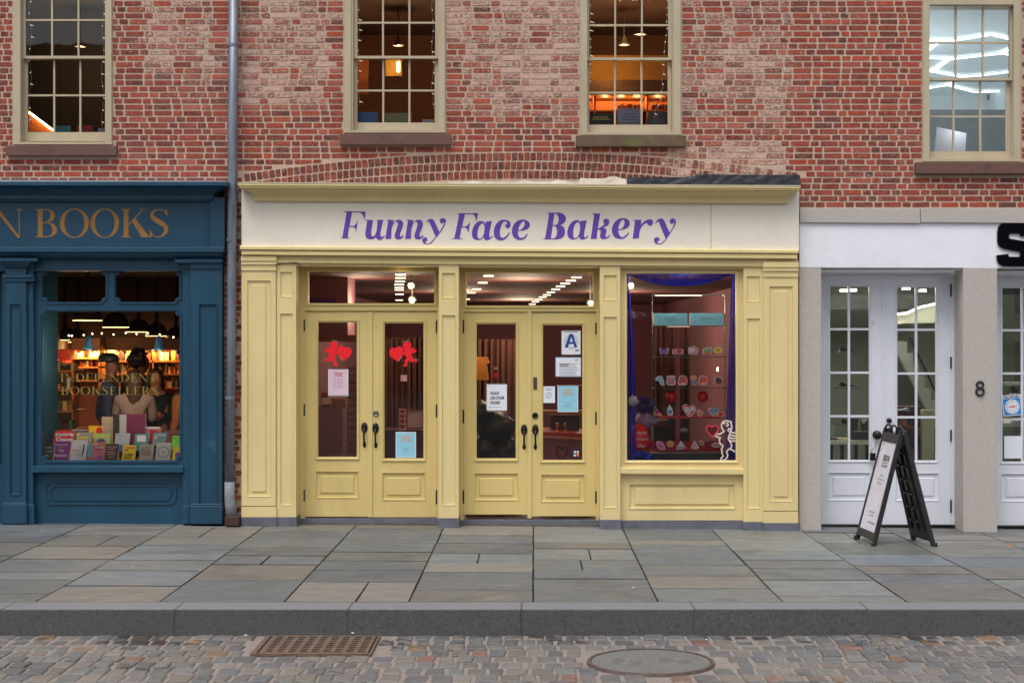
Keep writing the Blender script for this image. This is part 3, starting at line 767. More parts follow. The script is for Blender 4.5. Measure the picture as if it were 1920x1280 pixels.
flat_book(rect(722, 772, 212, 230), upw, .03, col(148, 152, 110), 'olive green book on the sill of the second sash window')
flat_book(rect(792, 814, 224, 230), upw, .03, col(190, 186, 186), 'grey book lying at the right of the second window sill')
flat_book(rect(1105, 1150, 213, 234), upw, .03, col(24, 44, 42), 'dark green book with yellow lines on the third window sill', marks=[('lettering', multi(bar(1112, 1140, 219, 221), bar(1110, 1143, 223, 225)), col(196, 176, 60))])
flat_book(rect(1157, 1201, 204, 234), upw + .02, .03, col(150, 158, 196), 'pale blue book with flying birds on the third window sill', marks=[('lettering', multi(bar(1170, 1190, 214, 215), bar(1165, 1196, 219, 220), bar(1168, 1193, 224, 225)), M['ink_blue']), ('picture', multi(bar(1158, 1200, 229, 233), bar(1186, 1193, 209, 211)), M['ink_grey'])])
flat_book(rect(1212, 1252, 210, 234, 4), upw, .03, col(70, 76, 72), 'dark framed book with pale chevrons on the third window sill', marks=[('picture', lambda q, y: [q.add([(X(1220 + k * 5, y), y, Z(232, y)), (X(1221.4 + k * 5, y), y, Z(232, y)), (X(1234 + k * 1.2, y), y, Z(216 + k * 2, y))], [(0, 1, 2)]) for k in range(6)], M['ink_grey'])])
# diagonal lit stair beam in the far left window
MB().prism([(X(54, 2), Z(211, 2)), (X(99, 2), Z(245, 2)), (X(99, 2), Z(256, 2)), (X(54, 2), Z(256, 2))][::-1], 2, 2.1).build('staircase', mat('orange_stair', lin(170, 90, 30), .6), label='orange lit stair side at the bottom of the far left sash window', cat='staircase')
MB().tube([(X(54, 1.95), 1.95, Z(210.5, 1.95)), (X(99, 1.95), 1.95, Z(244.5, 1.95))], .013).build('strip_light', emit('stair_strip', (1, .62, .25), 9), label='glowing strip light along the stair in the far left sash window', cat='strip light')
lamp('light', (X(66, 1.7), 1.7, Z(226, 1.7)), 1.2, (1, .55, .2), .05, bld)

# string lights hanging inside the first three windows
M['tiny'] = emit('tiny_bulb', (1, .96, .9), .7)
def string(pts, lab, step=17):
    y = .2
    P = [(X(a, y), y + rb(.01), Z(b, y)) for a, b in pts]
    rt = root('string_light', lab, 'string light', P[0], 'string lights in the sash windows')
    MB().tube(P, .0035, 5).build('wire', M['wire'], rt)
    bl = MB()
    d_ = 0
    for i in range(len(P) - 1):
        a, b = Vector(P[i]), Vector(P[i + 1]); n = max(1, int((b - a).length / S(step)))
        for k in range(n):
            q = a.lerp(b, (k + .5) / n); bl.tube([q, q + Vector((rb(.03) + .015, -.01, -.012))], [.0045, .001], 5)
    bl.build('bulb', M['tiny'], rt)
def wob(px, t, b, a=2.5, n=12): return [(px + a * math.sin(i * 1.7 + px) + rb(.8), t + (b - t) * i / n) for i in range(n + 1)]
string(wob(57, -30, 235), 'string light down the left edge of the far left sash window'); string(wob(193, -30, 240), 'string light down the right edge of the far left sash window')
string(wob(673, -30, 200, 2), 'string light down the left edge of the second sash window'); string(wob(811, -30, 205, 2), 'string light down the right edge of the second sash window')
string(wob(1107, -30, 160, 1.5), 'string light down the left edge of the third sash window')
string([(1251, -30), (1250, 60), (1246, 85), (1246, 108), (1237, 114), (1246, 128), (1241, 150), (1243, 165), (1236, 180), (1240, 190), (1229, 205), (1227, 222)], 'string light trailing down the right of the third sash window', 12)
string([(1160, 2), (1175, -3), (1190, 2), (1205, -3), (1220, 1)], 'string light across the top of the third sash window', 8)

# ---------------------------------------------------------------- downpipe
rt = root('downpipe', 'galvanised drainpipe between the blue and the yellow shopfront', 'drainpipe', (X(432), -.13, wall_z(X(432))))
py_ = -.13
pts = [(X(438.5, py_), py_, Z(-160, py_)), (X(436, py_), py_, Z(300, py_)), (X(434, py_), py_, Z(620, py_)), (X(430.5, py_), py_, Z(905, py_))]
MB().tube(pts, [.052, .052, .05, .05], 20).build('pipe', M['zinc'], rt, smooth=True)
MB().tube([(X(430.5, py_), py_, Z(903, py_)), (X(430.5, py_), py_, Z(930, py_)), (X(432, py_), py_, Z(945, py_)), (X(434.5, py_), py_, Z(968, py_))], [.055, .056, .06, .06], 20).build('boot', M['granite_pale'] if False else mat('weathered_pipe_boot', lin(134, 136, 142), .8, .2, var=.3, vs=40, bmp=.8, bs=50), rt, smooth=True)
for py in (85, 450, 745):
    c_ = X(438.5 - (py + 160) / 1065 * 8, py_); MB().tube([(c_, py_, Z(py - 3, py_)), (c_, py_, Z(py + 3, py_))], .056, 20).build('collar', M['zinc'], rt)
MB().r(421, 448.5, 967, 987, -.2, -.04).build('shoe', M['iron'], rt, bevel=.015)

# ---------------------------------------------------------------- roof-edge patches above the bakery cornice
M['felt'] = M['tar']
b_ = MB()
def strip(mb, xs, top, bot, y0, amp, nz=6):
    n = len(xs); base = len(mb.v)
    for i, px in enumerate(xs):
        for j in range(nz + 1):
            t_ = j / nz; py = top(px) * (1 - t_) + bot(px) * t_
            mb.v.append((X(px), y0 + amp * noise.noise((px * .045, t_ * 2.2 + px * .03, 5)) + amp * .5 * noise.noise((px * .12, t_ * 4 - px * .08, 2)), Z(py)))
    for i in range(n - 1):
        for j in range(nz):
            a = base + i * (nz + 1) + j; mb.f.append([a, a + 1, a + nz + 2, a + nz + 1]); mb.m.append(0)
strip(b_, [1175 + i * 3 for i in range(109)], lambda p: 333 + (0 if p < 1300 else (p - 1300) * .004) - (0 if p < 1302 else 5), lambda p: 352, -.035, .014, 8)
b_.build('felt_flashing', M['tar'], smooth=True, label='crumpled black roofing felt on the ledge above the yellow cornice', cat='flashing')
b_ = MB(); strip(b_, [840 + i * 4 for i in range(85)], lambda p: (341 - 7 * max(0, noise.noise((p * .03, 0, 0))) - (6 if 1085 < p < 1175 else 0)), lambda p: 352, -.022, .012, 4)
b_.build('mortar_patch', M['patch'], bld, smooth=True)
# ---------------------------------------------------------------- yellow bakery front
Y, YD = M['yellow'], M['yellow_door']
bak = root('bakery_shopfront', 'yellow painted shopfront with a cream sign board and purple lettering', 'shopfront', (X(975), -.1, wall_z(X(975))))
FY = -.10                       # pilaster faces
def pil(a, b, t, u, fields, yf=FY, yb=.3, name='pilaster', m_=Y, plinth=None, inner=None, base=None):
    p = MB(); d_ = .014
    p.pplate(a, b, t, u, [f for f in fields], yf, yf + d_)
    p.r(a, b, t, u, yf + d_, yb)
    o = p.build(name, m_, bak)
    for i, f in enumerate(fields):
        MB().ring(f[0], f[1], f[2], f[3], 1.6, yf - .004, yf + d_ + .001).build('moulding', m_, o)
        if inner and i < len(inner) and inner[i]:
            g_ = inner[i]; MB().field(g_[0], g_[1], g_[2], g_[3], yf + .002, yf + d_ + .001).build('field', m_, o)
    if plinth: MB().r(a - .6, b + .6, u, plinth, yf - .008, yb).build('plinth', M['plinth'], o)
    return o
p1 = pil(453, 517, 507, 948, [(463, 508, 525, 931)], inner=[(472, 499, 534, 922)])
MB().r(452.6, 518, 949.5, 969, FY - .006, .3).build('base_block', Y, p1); MB().r(452.3, 518.5, 969, 990, FY - .012, .3).build('plinth', M['plinth'], p1)
for (t, u, o_) in ((480, 489, .035), (489.6, 496, .026), (496.6, 507, .012)): MB().r(453 - o_ * 30, 517 + o_ * 30, t, u, FY - o_, .3).build('capital', Y, p1)
p2 = pil(518.2, 555, 494, 969, [(525, 549, 509, 557), (525, 549, 587, 947)], FY + .02); MB().r(518, 556, 969, 990, FY + .012, .3).build('plinth', M['plinth'], p2)
p3 = pil(823, 860, 495, 971, [(828, 854, 511, 559), (828, 854, 590, 947)], FY + .015); MB().r(822.4, 860.6, 971, 992, FY + .006, .3).build('plinth', M['plinth'], p3)
p4 = pil(1125, 1163, 496, 974, [(1131.5, 1157, 515, 563), (1131.5, 1157, 593, 952)], FY + .015); MB().r(1124.4, 1164, 974, 996, FY + .006, .3).build('plinth', M['plinth'], p4)
p5 = pil(1394, 1431.6, 499, 978, [(1400, 1425, 517, 566), (1400, 1425, 596, 953)], FY + .02); MB().r(1393.5, 1432, 978, 1000, FY + .012, .3).build('plinth', M['plinth'], p5)
p6 = pil(1432, 1496.5, 519, 957, [(1442, 1487, 536, 940)], inner=[(1451, 1478, 545, 931)])
MB().r(1431.5, 1497, 958.5, 980, FY - .006, .3).build('base_block', Y, p6); MB().r(1431.2, 1497.5, 980, 1002, FY - .012, .3).build('plinth', M['plinth'], p6)
for (t, u, o_) in ((491, 501, .035), (501.6, 508, .026), (508.6, 519, .012)): MB().r(1432 - o_ * 30, 1496.5 + o_ * 30, t, u, FY - o_, .3).build('capital', Y, p6)
# entablature
e = MB(); e.loft([(343, 349, 446, 1501, -.34), (347.5, 353, 446, 1501, -.34), (348.5, 354, 448, 1499.5, -.325), (352, 357, 448, 1499.5, -.325)], .05)
cv = [(353 + (366 - 353) * i / 6, 358 + (371 - 358) * i / 6, 452 + 24 * math.sin(i / 6 * 1.57), 1497 - 20 * math.sin(i / 6 * 1.57), -.30 + .13 * (i / 6) ** .7) for i in range(7)]
e.loft(cv + [(366.6, 371.6, 476.3, 1476.7, -.165), (376, 381, 476.3, 1476.7, -.165)], .05)
crn = e.build('cornice', Y, bak)
# a thin shelf of flashing and wall between cornice top and brick
e = MB(); e.rt(446, 1501, 341.5, 343.2, 347.5, 349.2, -.345, .02); e.build('flashing', mat('dirty_cream_ledge', lin(206, 196, 170), .8, var=.15, vs=12, stain=lin(120, 110, 100), stain_amt=.5), bak)
e = MB(); e.rt(453, 1498, 350, 462, 355, 469, -.115, .05); sb = e.build('sign_board', M['cream'], bak)
MB().r(1332.2, 1334, 383, 468, -.1165, -.11).build('seam', mat('rust_streak', lin(206, 182, 132), .7, var=.2, vs=30), sb)
e = MB(); e.loft([(460.5, 467.5, 450, 1497.5, -.16), (463, 470, 450, 1497.5, -.17), (467.5, 474.5, 450, 1497.5, -.17)], 0); e.build('architrave', Y, bak)
e = MB(); e.loft([(468.5, 475.5, 453, 1495, -.14), (471, 478, 453, 1495, -.155), (477, 484.5, 453, 1495, -.155)], 0); e.build('architrave', Y, bak)
e = MB(); e.rt(454, 1496, 477.5, 487.5, 485, 495, -.09, .3); e.rt(517, 1432, 487, 492.5, 491, 499.5, -.105, .05); e.build('beam', Y, bak)
e = MB(); e.rt(470, 1480, 492, 497.5, 499, 504, -.07, .3); e.build('soffit', Y, bak)

# painted sign lettering traced as outlines
def og(ox): return lambda p: (X(ox + p[0] / 8.727, -.118), Z(385 + p[1] / 8.727, -.118))
c1, c2, c3 = og(630), og(840), og(1050)
c = 1
nn = [(832, 236, c), (943, 238, c), (930, 300, c), (965, 258), (1020, 235), (1075, 248), (1099, 295), (1085, 370), (1050, 455), (1044, 490), (1060, 512), (1082, 500), (1097, 484, c), (1111, 490, c), (1085, 532), (1040, 556), (1000, 556), (965, 530), (962, 480), (985, 410), (1008, 330), (1008, 285), (985, 266), (955, 285), (925, 340), (908, 410), (903, 548, c), (806, 549, c), (855, 250, c), (833, 246, c)]
def F_(dx, bl):  # the capital with its beak and arm
    return None
GL = [
 (c1, [[(130, 95, c), (485, 103, c), (470, 232, c), (462, 232, c), (448, 180), (420, 135), (380, 118, c), (262, 112, c), (222, 338, c), (280, 338), (320, 312), (350, 250, c), (358, 240, c), (330, 432, c), (322, 432, c), (316, 385), (290, 357), (212, 354, c), (190, 528, c), (218, 529, c), (215, 541, c), (80, 540, c), (80, 529, c), (103, 528, c), (175, 112, c), (130, 107, c)]]),
 (c1, [[(483, 236, c), (606, 240, c), (590, 340), (577, 430), (580, 485), (605, 508), (635, 488), (660, 430), (672, 350), (678, 250, c), (668, 246, c), (668, 239, c), (776, 237, c), (765, 270, c), (730, 440), (727, 490), (742, 514), (768, 508), (790, 486, c), (802, 494, c), (775, 538), (735, 562), (700, 566), (668, 550), (655, 515, c), (620, 545), (560, 557), (505, 538), (480, 480), (487, 400), (512, 252, c), (485, 246, c)]]),
 (c1, [nn]), (c1, [[(p[0] + 323,) + tuple(p[1:]) for p in nn]]),
 (c1, [[(1483, 278, c), (1500, 245), (1535, 223), (1580, 226), (1608, 255), (1640, 325), (1690, 435, c), (1735, 365), (1770, 300), (1772, 283), (1755, 282), (1740, 297), (1713, 290), (1698, 258), (1708, 225), (1745, 208), (1785, 222), (1800, 258), (1785, 310), (1740, 395), (1640, 525), (1560, 618), (1490, 640), (1435, 620), (1412, 575), (1425, 537), (1460, 522), (1490, 540), (1497, 575, c), (1475, 588), (1465, 603), (1478, 623), (1510, 628), (1560, 595), (1632, 515, c), (1590, 420), (1548, 320), (1522, 272), (1508, 264), (1495, 284, c)]]),
 (c2, [[(155, 130, c), (490, 128, c), (470, 252, c), (462, 252, c), (448, 200), (425, 158), (395, 145, c), (275, 145, c), (232, 348, c), (285, 346), (322, 320), (350, 285, c), (360, 272, c), (335, 442, c), (325, 442, c), (316, 398), (290, 368), (222, 364, c), (190, 541, c), (235, 542, c), (232, 553, c), (62, 552, c), (62, 542, c), (103, 541, c), (185, 145, c), (155, 143, c)]]),
 (c2, [[(718, 255, c), (680, 440), (678, 505), (695, 528), (725, 495, c), (737, 504, c), (700, 545), (640, 570), (600, 560), (582, 515, c), (545, 555), (480, 568), (420, 545), (392, 480), (400, 400), (440, 310), (500, 264), (560, 260), (595, 280), (612, 305, c), (622, 268, c)], [(560, 295), (585, 310), (598, 360), (592, 440), (565, 510), (520, 545), (490, 530), (480, 480), (490, 400), (520, 325)]]),
 (c2, [[(1000, 440, c), (1012, 450, c), (960, 530), (900, 568), (830, 570), (770, 530), (748, 450), (765, 350), (820, 270), (890, 237), (960, 240), (1010, 270), (1024, 320), (1005, 365), (970, 375), (940, 350), (942, 315), (970, 300, c), (960, 272), (935, 262), (900, 278), (870, 340), (850, 430), (855, 500), (880, 530), (920, 525), (965, 490)]]),
 (c2, [[(1290, 465, c), (1305, 475, c), (1270, 530), (1210, 565), (1140, 562), (1075, 520), (1045, 440), (1060, 350), (1110, 275), (1180, 238), (1260, 238), (1320, 270), (1340, 320), (1310, 380), (1230, 412), (1145, 418, c), (1146, 470), (1170, 520), (1210, 533), (1255, 510)], [(1150, 406, c), (1200, 393), (1240, 350), (1257, 300), (1250, 268), (1225, 265), (1190, 300), (1160, 360)]]),
 (c2, [[(1618, 122, c), (1815, 120), (1880, 140), (1925, 190), (1925, 250), (1890, 295), (1835, 327, c), (1888, 350), (1912, 410), (1905, 480), (1860, 535), (1790, 557, c), (1562, 556, c), (1562, 543, c), (1590, 542, c), (1655, 135, c), (1618, 133, c)], [(1740, 138, c), (1775, 142), (1800, 175), (1810, 230), (1800, 285), (1770, 318), (1712, 322, c)], [(1710, 338, c), (1755, 345), (1780, 390), (1785, 450), (1765, 510), (1730, 540), (1683, 543, c)]]),
 (c3, [[(438, 245, c), (400, 430), (395, 500), (412, 528), (450, 493, c), (465, 502, c), (430, 540), (370, 560), (330, 550), (312, 510, c), (270, 545), (210, 560), (150, 535), (120, 465), (130, 380), (170, 300), (230, 250), (290, 242), (325, 265), (335, 285, c), (342, 255, c)], [(290, 275), (315, 295), (328, 350), (322, 430), (295, 505), (250, 537), (222, 520), (215, 460), (222, 380), (250, 305)]]),
 (c3, [[(532, 134, c), (657, 134, c), (618, 384, c), (670, 355), (715, 320), (730, 300, c), (712, 288), (708, 258), (725, 228), (758, 218), (795, 235), (805, 275), (790, 320), (750, 345), (700, 368, c), (745, 378), (762, 415), (748, 480), (750, 518), (775, 515), (812, 480, c), (828, 488, c), (790, 530), (740, 552), (690, 550), (657, 522), (658, 470), (665, 425), (650, 400), (613, 402, c), (600, 548, c), (503, 549, c), (560, 150, c), (533, 146, c)]]),
 (c3, [[(1118, 443, c), (1132, 452, c), (1090, 510), (1030, 545), (960, 548), (890, 515), (850, 440), (855, 350), (900, 270), (970, 218), (1050, 210), (1115, 235), (1143, 290), (1115, 360), (1040, 395), (955, 408, c), (960, 460), (990, 510), (1030, 518), (1080, 485)], [(956, 395, c), (1010, 380), (1045, 330), (1055, 275), (1045, 240), (1015, 240), (985, 280), (960, 340)]]),
 (c3, [[(1197, 235, c), (1332, 237, c), (1325, 318, c), (1370, 270), (1420, 240), (1480, 228), (1515, 250), (1522, 290), (1500, 325), (1465, 332), (1437, 315), (1428, 292, c), (1390, 298), (1345, 340), (1315, 390), (1300, 440), (1292, 537, c), (1190, 547, c), (1228, 250, c), (1198, 244, c)]]),
 (c3, [[(1562, 296, c), (1578, 258), (1612, 225), (1660, 215), (1700, 240), (1740, 330), (1793, 445, c), (1840, 370), (1868, 300), (1862, 280), (1845, 300), (1825, 306), (1800, 285), (1800, 240), (1835, 216), (1877, 225), (1896, 265), (1885, 320), (1840, 400), (1745, 545), (1680, 620), (1620, 640), (1560, 620), (1537, 570), (1550, 535), (1590, 520), (1625, 540), (1632, 575, c), (1605, 585), (1594, 602), (1612, 622), (1650, 620), (1690, 590), (1730, 545, c), (1680, 430), (1640, 330), (1618, 275), (1600, 264), (1582, 283), (1572, 302, c)]]),
]
lt = MB()
for f, loops in GL:
    L_ = [[f(q) for q in crom(l, 5)] for l in loops]
    lt.prism(L_[0], -.118, None, L_[1:])
lt.build('lettering', M['purple'], sb)

# ---- recessed doors
RY = .22
def door(a, b, t, u, gl, panel, inner, name, tl=0):
    d_ = bpy.data.objects.new('door', None); COL.objects.link(d_); d_.parent = bak; d_.location = Vector((X((a + b) / 2, RY), RY, Z(u, RY))) - bak.location
    d_['label'] = name
    m_ = MB(); m_.pplate(a, b, t, u, [gl, panel], RY, RY + .045); m_.r(panel[0], panel[1], panel[2], panel[3], RY + .016, RY + .04)
    m_.build('leaf', YD, d_)
    MB().ring(gl[0] - 4.5, gl[1] + 4.5, gl[2] - 5, gl[3] + 5, 4.6, RY - .014, RY + .012).build('glazing_bead', YD, d_)
    MB().ring(panel[0] - 1, panel[1] + 1, panel[2] - 1, panel[3] + 1, 2.6, RY - .006, RY + .017).build('panel_moulding', YD, d_)
    MB().field(inner[0], inner[1], inner[2], inner[3], RY + .003, RY + .017, 1.6).build('panel', YD, d_)
    y = RY + .02
    MB().add([(X(gl[0] - 1, y), y, Z(gl[3] + 1, y)), (X(gl[1] + 1, y), y, Z(gl[3] + 1, y)), (X(gl[1] + 1, y), y, Z(gl[2] - 1, y)), (X(gl[0] - 1, y), y, Z(gl[2] - 1, y))], [(0, 1, 2, 3)]).build('pane', M['glass_door'], d_)
    return d_
def handle(d_, px, py0, py1):
    h = MB(); y = RY; c_ = (X(px, y), y, Z(py0 + 10, y))
    h.lathe((c_[0], y, c_[2]), [(.036, 0), (.036, -.008), (.028, -.016), (.0001, -.018)], 20, 'y', 1, 1.65)
    z0_, z1_ = Z(py0 + 14, y), Z(py1 - 7, y)
    P = [(c_[0], y - .012, Z(py0 + 9, y)), (c_[0], y - .045, Z(py0 + 13, y)), (c_[0], y - .062, Z(py0 + 20, y)), (c_[0], y - .06, Z(py0 + 29, y)), (c_[0], y - .035, Z(py1 - 9, y)), (c_[0], y - .012, Z(py1 - 6, y))]
    h.tube(P, [.012, .014, .011, .010, .011, .012], 10)
    h.lathe((c_[0], y, Z(py1 - 5, y)), [(.019, 0), (.019, -.006), (.012, -.014), (.0001, -.016)], 14, 'y', 1, 1.7)
    h.build('handle', M['black'], d_, smooth=True)
def hinge(d_, px, t, u, m_=None):
    h = MB(); y = RY
    h.tube([(X(px, y), y - .012, Z(u, y)), (X(px, y), y - .012, Z(t, y))], .011, 8); h.build('hinge', m_ or M['black'], d_)
def lock(d_, px, py, m_, r=.033):
    h = MB(); y = RY; h.lathe((X(px, y), y, Z(py, y)), [(r, 0), (r, -.012), (r * .7, -.022), (r * .55, -.018), (.0001, -.018)], 18, 'y'); h.build('lock', m_, d_, smooth=False)
dA = door(572, 691, 583.5, 968, (596, 669, 604.5, 856), (592.5, 671, 883.5, 932.5), (600, 664, 891, 924.5), 'yellow door leaf with red cupid cutout and opening hours notice')
dB = door(692.5, 819, 584, 969, (720.5, 794, 606, 859), (717, 796.5, 886, 936.5), (725, 789, 894.5, 928.5), 'yellow door leaf with a silver lock and a blue notice at its foot')
dC = door(869.5, 989.5, 584, 964, (893.5, 967, 607.5, 859), (890, 971, 887, 937), (898, 963, 895.5, 929), 'yellow door leaf with the please use other doors notice')
dD = door(996, 1117.5, 586, 967, (1018, 1092, 609.5, 862), (1015, 1096, 889.5, 940), (1023, 1088, 898.5, 932.5), 'yellow door leaf with the letter A card and taped certificates')
MB().r(690, 698, 584, 969, RY - .016, RY + .002).build('astragal', YD, dB); MB().r(989, 996.5, 584, 971, RY - .016, RY + .02).build('astragal', YD, dD)
handle(dA, 683.3, 791, 838); handle(dB, 704.5, 792, 839); handle(dC, 982.7, 795, 842); handle(dD, 1003.8, 795, 842)
lock(dB, 705, 774.5, M['steel']); lock(dD, 1003.5, 778.5, M['black']); MB().r(1000, 1007, 707, 730, RY - .006, RY).build('cover_plate', mat('bronze_plate', lin(86, 72, 58), .5, .4), dD)
for p in ((570.8, 599, 621), (570.8, 757, 779), (570.8, 917, 939)): hinge(dA, *p)
for p in ((819, 601, 624), (819, 758, 782), (819, 918, 944)): hinge(dB, *p)
for p in ((868.6, 600, 624), (868.6, 768, 793), (868.6, 918, 943)): hinge(dC, *p)
for p in ((1117.8, 605, 627), (1117.8, 772, 796), (1117.8, 920, 943)): hinge(dD, *p)
# frames with transoms
def dframe(a, b, tg, tb, y0=RY):
    # a,b outer px; tg transom glass rect; tb transom bar top/bottom
    f = MB(); f.pplate(a, b, 499, tb[1] + .5, [tg], RY - .02, RY + .06); f.r(a, tb[2], tb[1] + .5, 990, RY - .02, RY + .06); f.r(tb[3], b, tb[1] + .5, 990, RY - .02, RY + .06)
    f.r(a, b, tb[1] - 1, tb[1] + 5, RY + .046, RY + .075); f.r(a, tb[2] + 4, tb[1] + 5.2, 990, RY + .046, RY + .075); f.r(tb[3] - 4, b, tb[1] + 5.2, 990, RY + .046, RY + .075)
    o = f.build('door_frame', YD, bak)
    MB().ring(tg[0] - 4, tg[1] + 4, tg[2] - 4, tg[3] + 4, 4.2, RY - .034, RY - .019).build('glazing_bead', YD, o)
    y = RY + .02
    MB().add([(X(tg[0] - 1, y), y, Z(tg[3] + 1, y)), (X(tg[1] + 1, y), y, Z(tg[3] + 1, y)), (X(tg[1] + 1, y), y, Z(tg[2] - 1, y)), (X(tg[0] - 1, y), y, Z(tg[2] - 1, y))], [(0, 1, 2, 3)]).build('pane', M['glass_door'], o)
dframe(556, 826, (578, 814, 509.5, 568.5), (0, 582, 571.8, 819.3)); dframe(860, 1128, (874, 1112, 512, 573), (0, 583.5, 869.2, 1117.8))
for a, b, p in ((560, 826, 972), (862, 1128, 975)):
    MB().r(a, b, p, p + 8, RY - .06, RY + .3).build('threshold', M['plinth'], bak)
    MB().r(a, b, p + 8, p + 22, RY - .1, RY + .3).build('step', mat('worn_step_stone', lin(104, 98, 90, .75), .85, var=.35, vs=12, bmp=.5, bs=60), bak)
# side reveals of the recess are the pilaster flanks; show window casing
f = MB(); WY = .0
f.pplate(1160, 1398, 498, 884, [(1175.5, 1380.5, 512.5, 863)], WY, WY + .1); cs = f.build('show_window_frame', Y, bak)
MB().ring(1171, 1384.5, 508.5, 867.5, 4.6, WY - .014, WY + .002).build('glazing_bead', Y, cs)
y = WY + .03
MB().add([(X(1174, y), y, Z(864, y)), (X(1382, y), y, Z(864, y)), (X(1382, y), y, Z(511, y)), (X(1174, y), y, Z(511, y))], [(0, 1, 2, 3)]).build('pane', M['glass'], cs)
e = MB(); e.loft([(876.5, 878, 1163.3, 1393.8, -.05), (878, 879.5, 1163.3, 1393.8, -.075), (887, 888.5, 1163.3, 1393.8, -.075), (890, 891.5, 1163.3, 1393.8, -.03)], .1); e.build('window_sill', Y, bak)
f = MB(); f.pplate(1160, 1398, 888, 976, [(1180, 1377, 907, 953)], -.0, .02); f.r(1160, 1398, 888, 976, .02, .1); pn = f.build('stall_riser', Y, bak)
MB().ring(1179, 1378, 906, 954, 3, -.008, .021).build('moulding', Y, pn); MB().field(1189, 1368, 914, 946, .004, .021, 2).build('field', Y, pn)
MB().r(1163, 1394, 975, 998, -.012, .1).build('plinth', M['plinth'], pn)
# cable sagging under the capital
P = [(517, 498), (530, 495), (545, 492.5), (556, 492.5), (562, 496), (565, 498)]
MB().tube([(X(a, -.13), -.13, Z(b, -.13)) for a, b in P], .004, 6).build('cable', M['black'], bak)
# dark backing so no daylight leaks between shops
# ---- bakery interior
M['mauve'] = mat('mauve_wall', lin(128, 78, 88), .75, var=.05); M['maroon'] = mat('maroon_ceiling', lin(110, 68, 66), .7, var=.06); M['bfloor'] = mat('bakery_floor', lin(70, 48, 44), .5)
BF = wall_z(0) + .02; BC = 2.80
y0 = .33
room(bak, X(455), X(1496), y0 - .02, 18.5, BF, BC, M['mauve'], M['maroon'], M['bfloor'])
STR = emit('warm_led_strip', (1, .86, .62), 2.4)
rt = None
lts = [(1081, 519), (1070.5, 525), (1060, 530.5), (1051, 536), (1042, 541.5), (1033, 547), (1025.5, 552), (1017.5, 556), (1010, 561), (1004, 565), (998, 569.5),
       (916, 516), (905, 529), (894, 541), (884, 548), (874, 560),
       (751, 513.5), (751, 520), (750, 526.5), (748.5, 532.5), (748.5, 538.5), (748.5, 542.5), (749, 551), (748.5, 562)]
for px, py in lts:
    x, yy_, z = on_ceil(px, py, BC - .02); ln = S(19 - max(0, (py - 519)) * .13, yy_) / 2
    MB().box(x - ln, x + ln, yy_ - .022, yy_ + .022, z - .015, z).build('ceiling_light', STR, label='thin warm light strip on the bakery ceiling', cat='ceiling light', group='light strips on the bakery ceiling')
for x, y_, e_ in ((-2, 2.0, 50), (0.1, 2.6, 42), (2, 1.8, 13), (-1, 8, 75), (1.5, 8, 60), (0, 14, 80)):
    lamp('light', (x, y_, BC - .35), e_, (1, .72, .5), .3, bak)  # room fill lamps without fixtures, added to the visible strips
SP = emit('spot_glow', (1, .76, .4), 9)
for px, py, yy_, lab in ((770, 534, .9, 'upper glowing spotlight behind the left transom window'), (772, 561, .9, 'lower glowing spotlight behind the left transom window'), (1183, 534, .8, 'glowing spotlight at the top left of the show window'), (1108, 567, 1.4, 'slanting spotlight at the right end of the right transom window')):
    x, z = X(px, yy_), Z(py, yy_)
    rt = root('spotlight', lab, 'spotlight', (x, yy_, z), 'spotlights inside the bakery')
    MB().lathe((x, yy_ + .03, z), [(.0001, -.03), (.022, -.022), (.028, -.0)], 14, 'y', 1.15, .8).build('bulb', SP, rt)
    MB().lathe((x, yy_ + .03, z), [(.045, .0), (.045, .06), (.02, .1)], 14, 'y').build('lamp_shade', M['steel'], rt)
    MB().tube([(x, yy_ + .08, z), (x, yy_ + .08, BC)], .008, 6).build('stem', M['steel'], rt)
    lamp('light', (x, yy_ - .02, z - .06), 1.8, (1, .75, .4), .04, rt)

def thing_box(name, lab, cat, a, b, t, u, yf, th, m_, grp=None): return MB().r(a, b, t, u, yf, yf + th).build(name, m_, label=lab, cat=cat, group=grp, bevel=.004)
# left doors: duct and soffit behind, counter, boxes, wire rack
MB().r(560, 652, 505, 628, 1.6, 2.4).build('soffit_box', M['mauve'], bak)
MB().r(560, 630, 560, 575, 1.55, 1.6).build('trim', mat('violet_trim', lin(84, 40, 130), .6), bak)
MB().r(560, 672, 628, 641, 1.5, 2.5).build('trim', mat('brown_trim', lin(120, 70, 58), .6), bak)
thing_box('counter', 'mauve counter behind the lower glass of the leftmost yellow door', 'counter', 560, 643, 763, 975, .9, .8, mat('mauve_counter', lin(134, 84, 104), .6))
thing_box('box', 'cardboard box on the mauve counter behind the leftmost yellow door', 'box', 602, 616, 736, 763, .95, .2, mat('cardboard', lin(150, 96, 60), .8))
thing_box('tray', 'wooden tray on the mauve counter behind the leftmost yellow door', 'tray', 622, 648, 748, 763, .95, .25, mat('wood_tray', lin(150, 92, 50), .7))
thing_box('card', 'small pink printed card leaning on the mauve counter', 'card', 603, 619, 745, 758, .9, .01, M['paper_pink'])
rk = root('wire_rack', 'tall dark wire rack seen at the right edge of the leftmost door glass', 'rack', (X(662, 1.4), 1.4, BF))
q = MB()
for i in range(7): q.tube([(X(650 + i * 4, 1.4), 1.4, BF), (X(650 + i * 4, 1.4), 1.4, Z(690, 1.4))], .005, 5)
for i in range(14): q.tube([(X(650, 1.4), 1.4, Z(690 + i * 14, 1.4)), (X(676, 1.4), 1.4, Z(690 + i * 14, 1.4))], .005, 5)
q.build('grid', M['black'], rk); MB().r(641, 653, 763, 975, 1.35, 1.6).build('side_panel', mat('brown_board', lin(128, 80, 62), .6), rk)
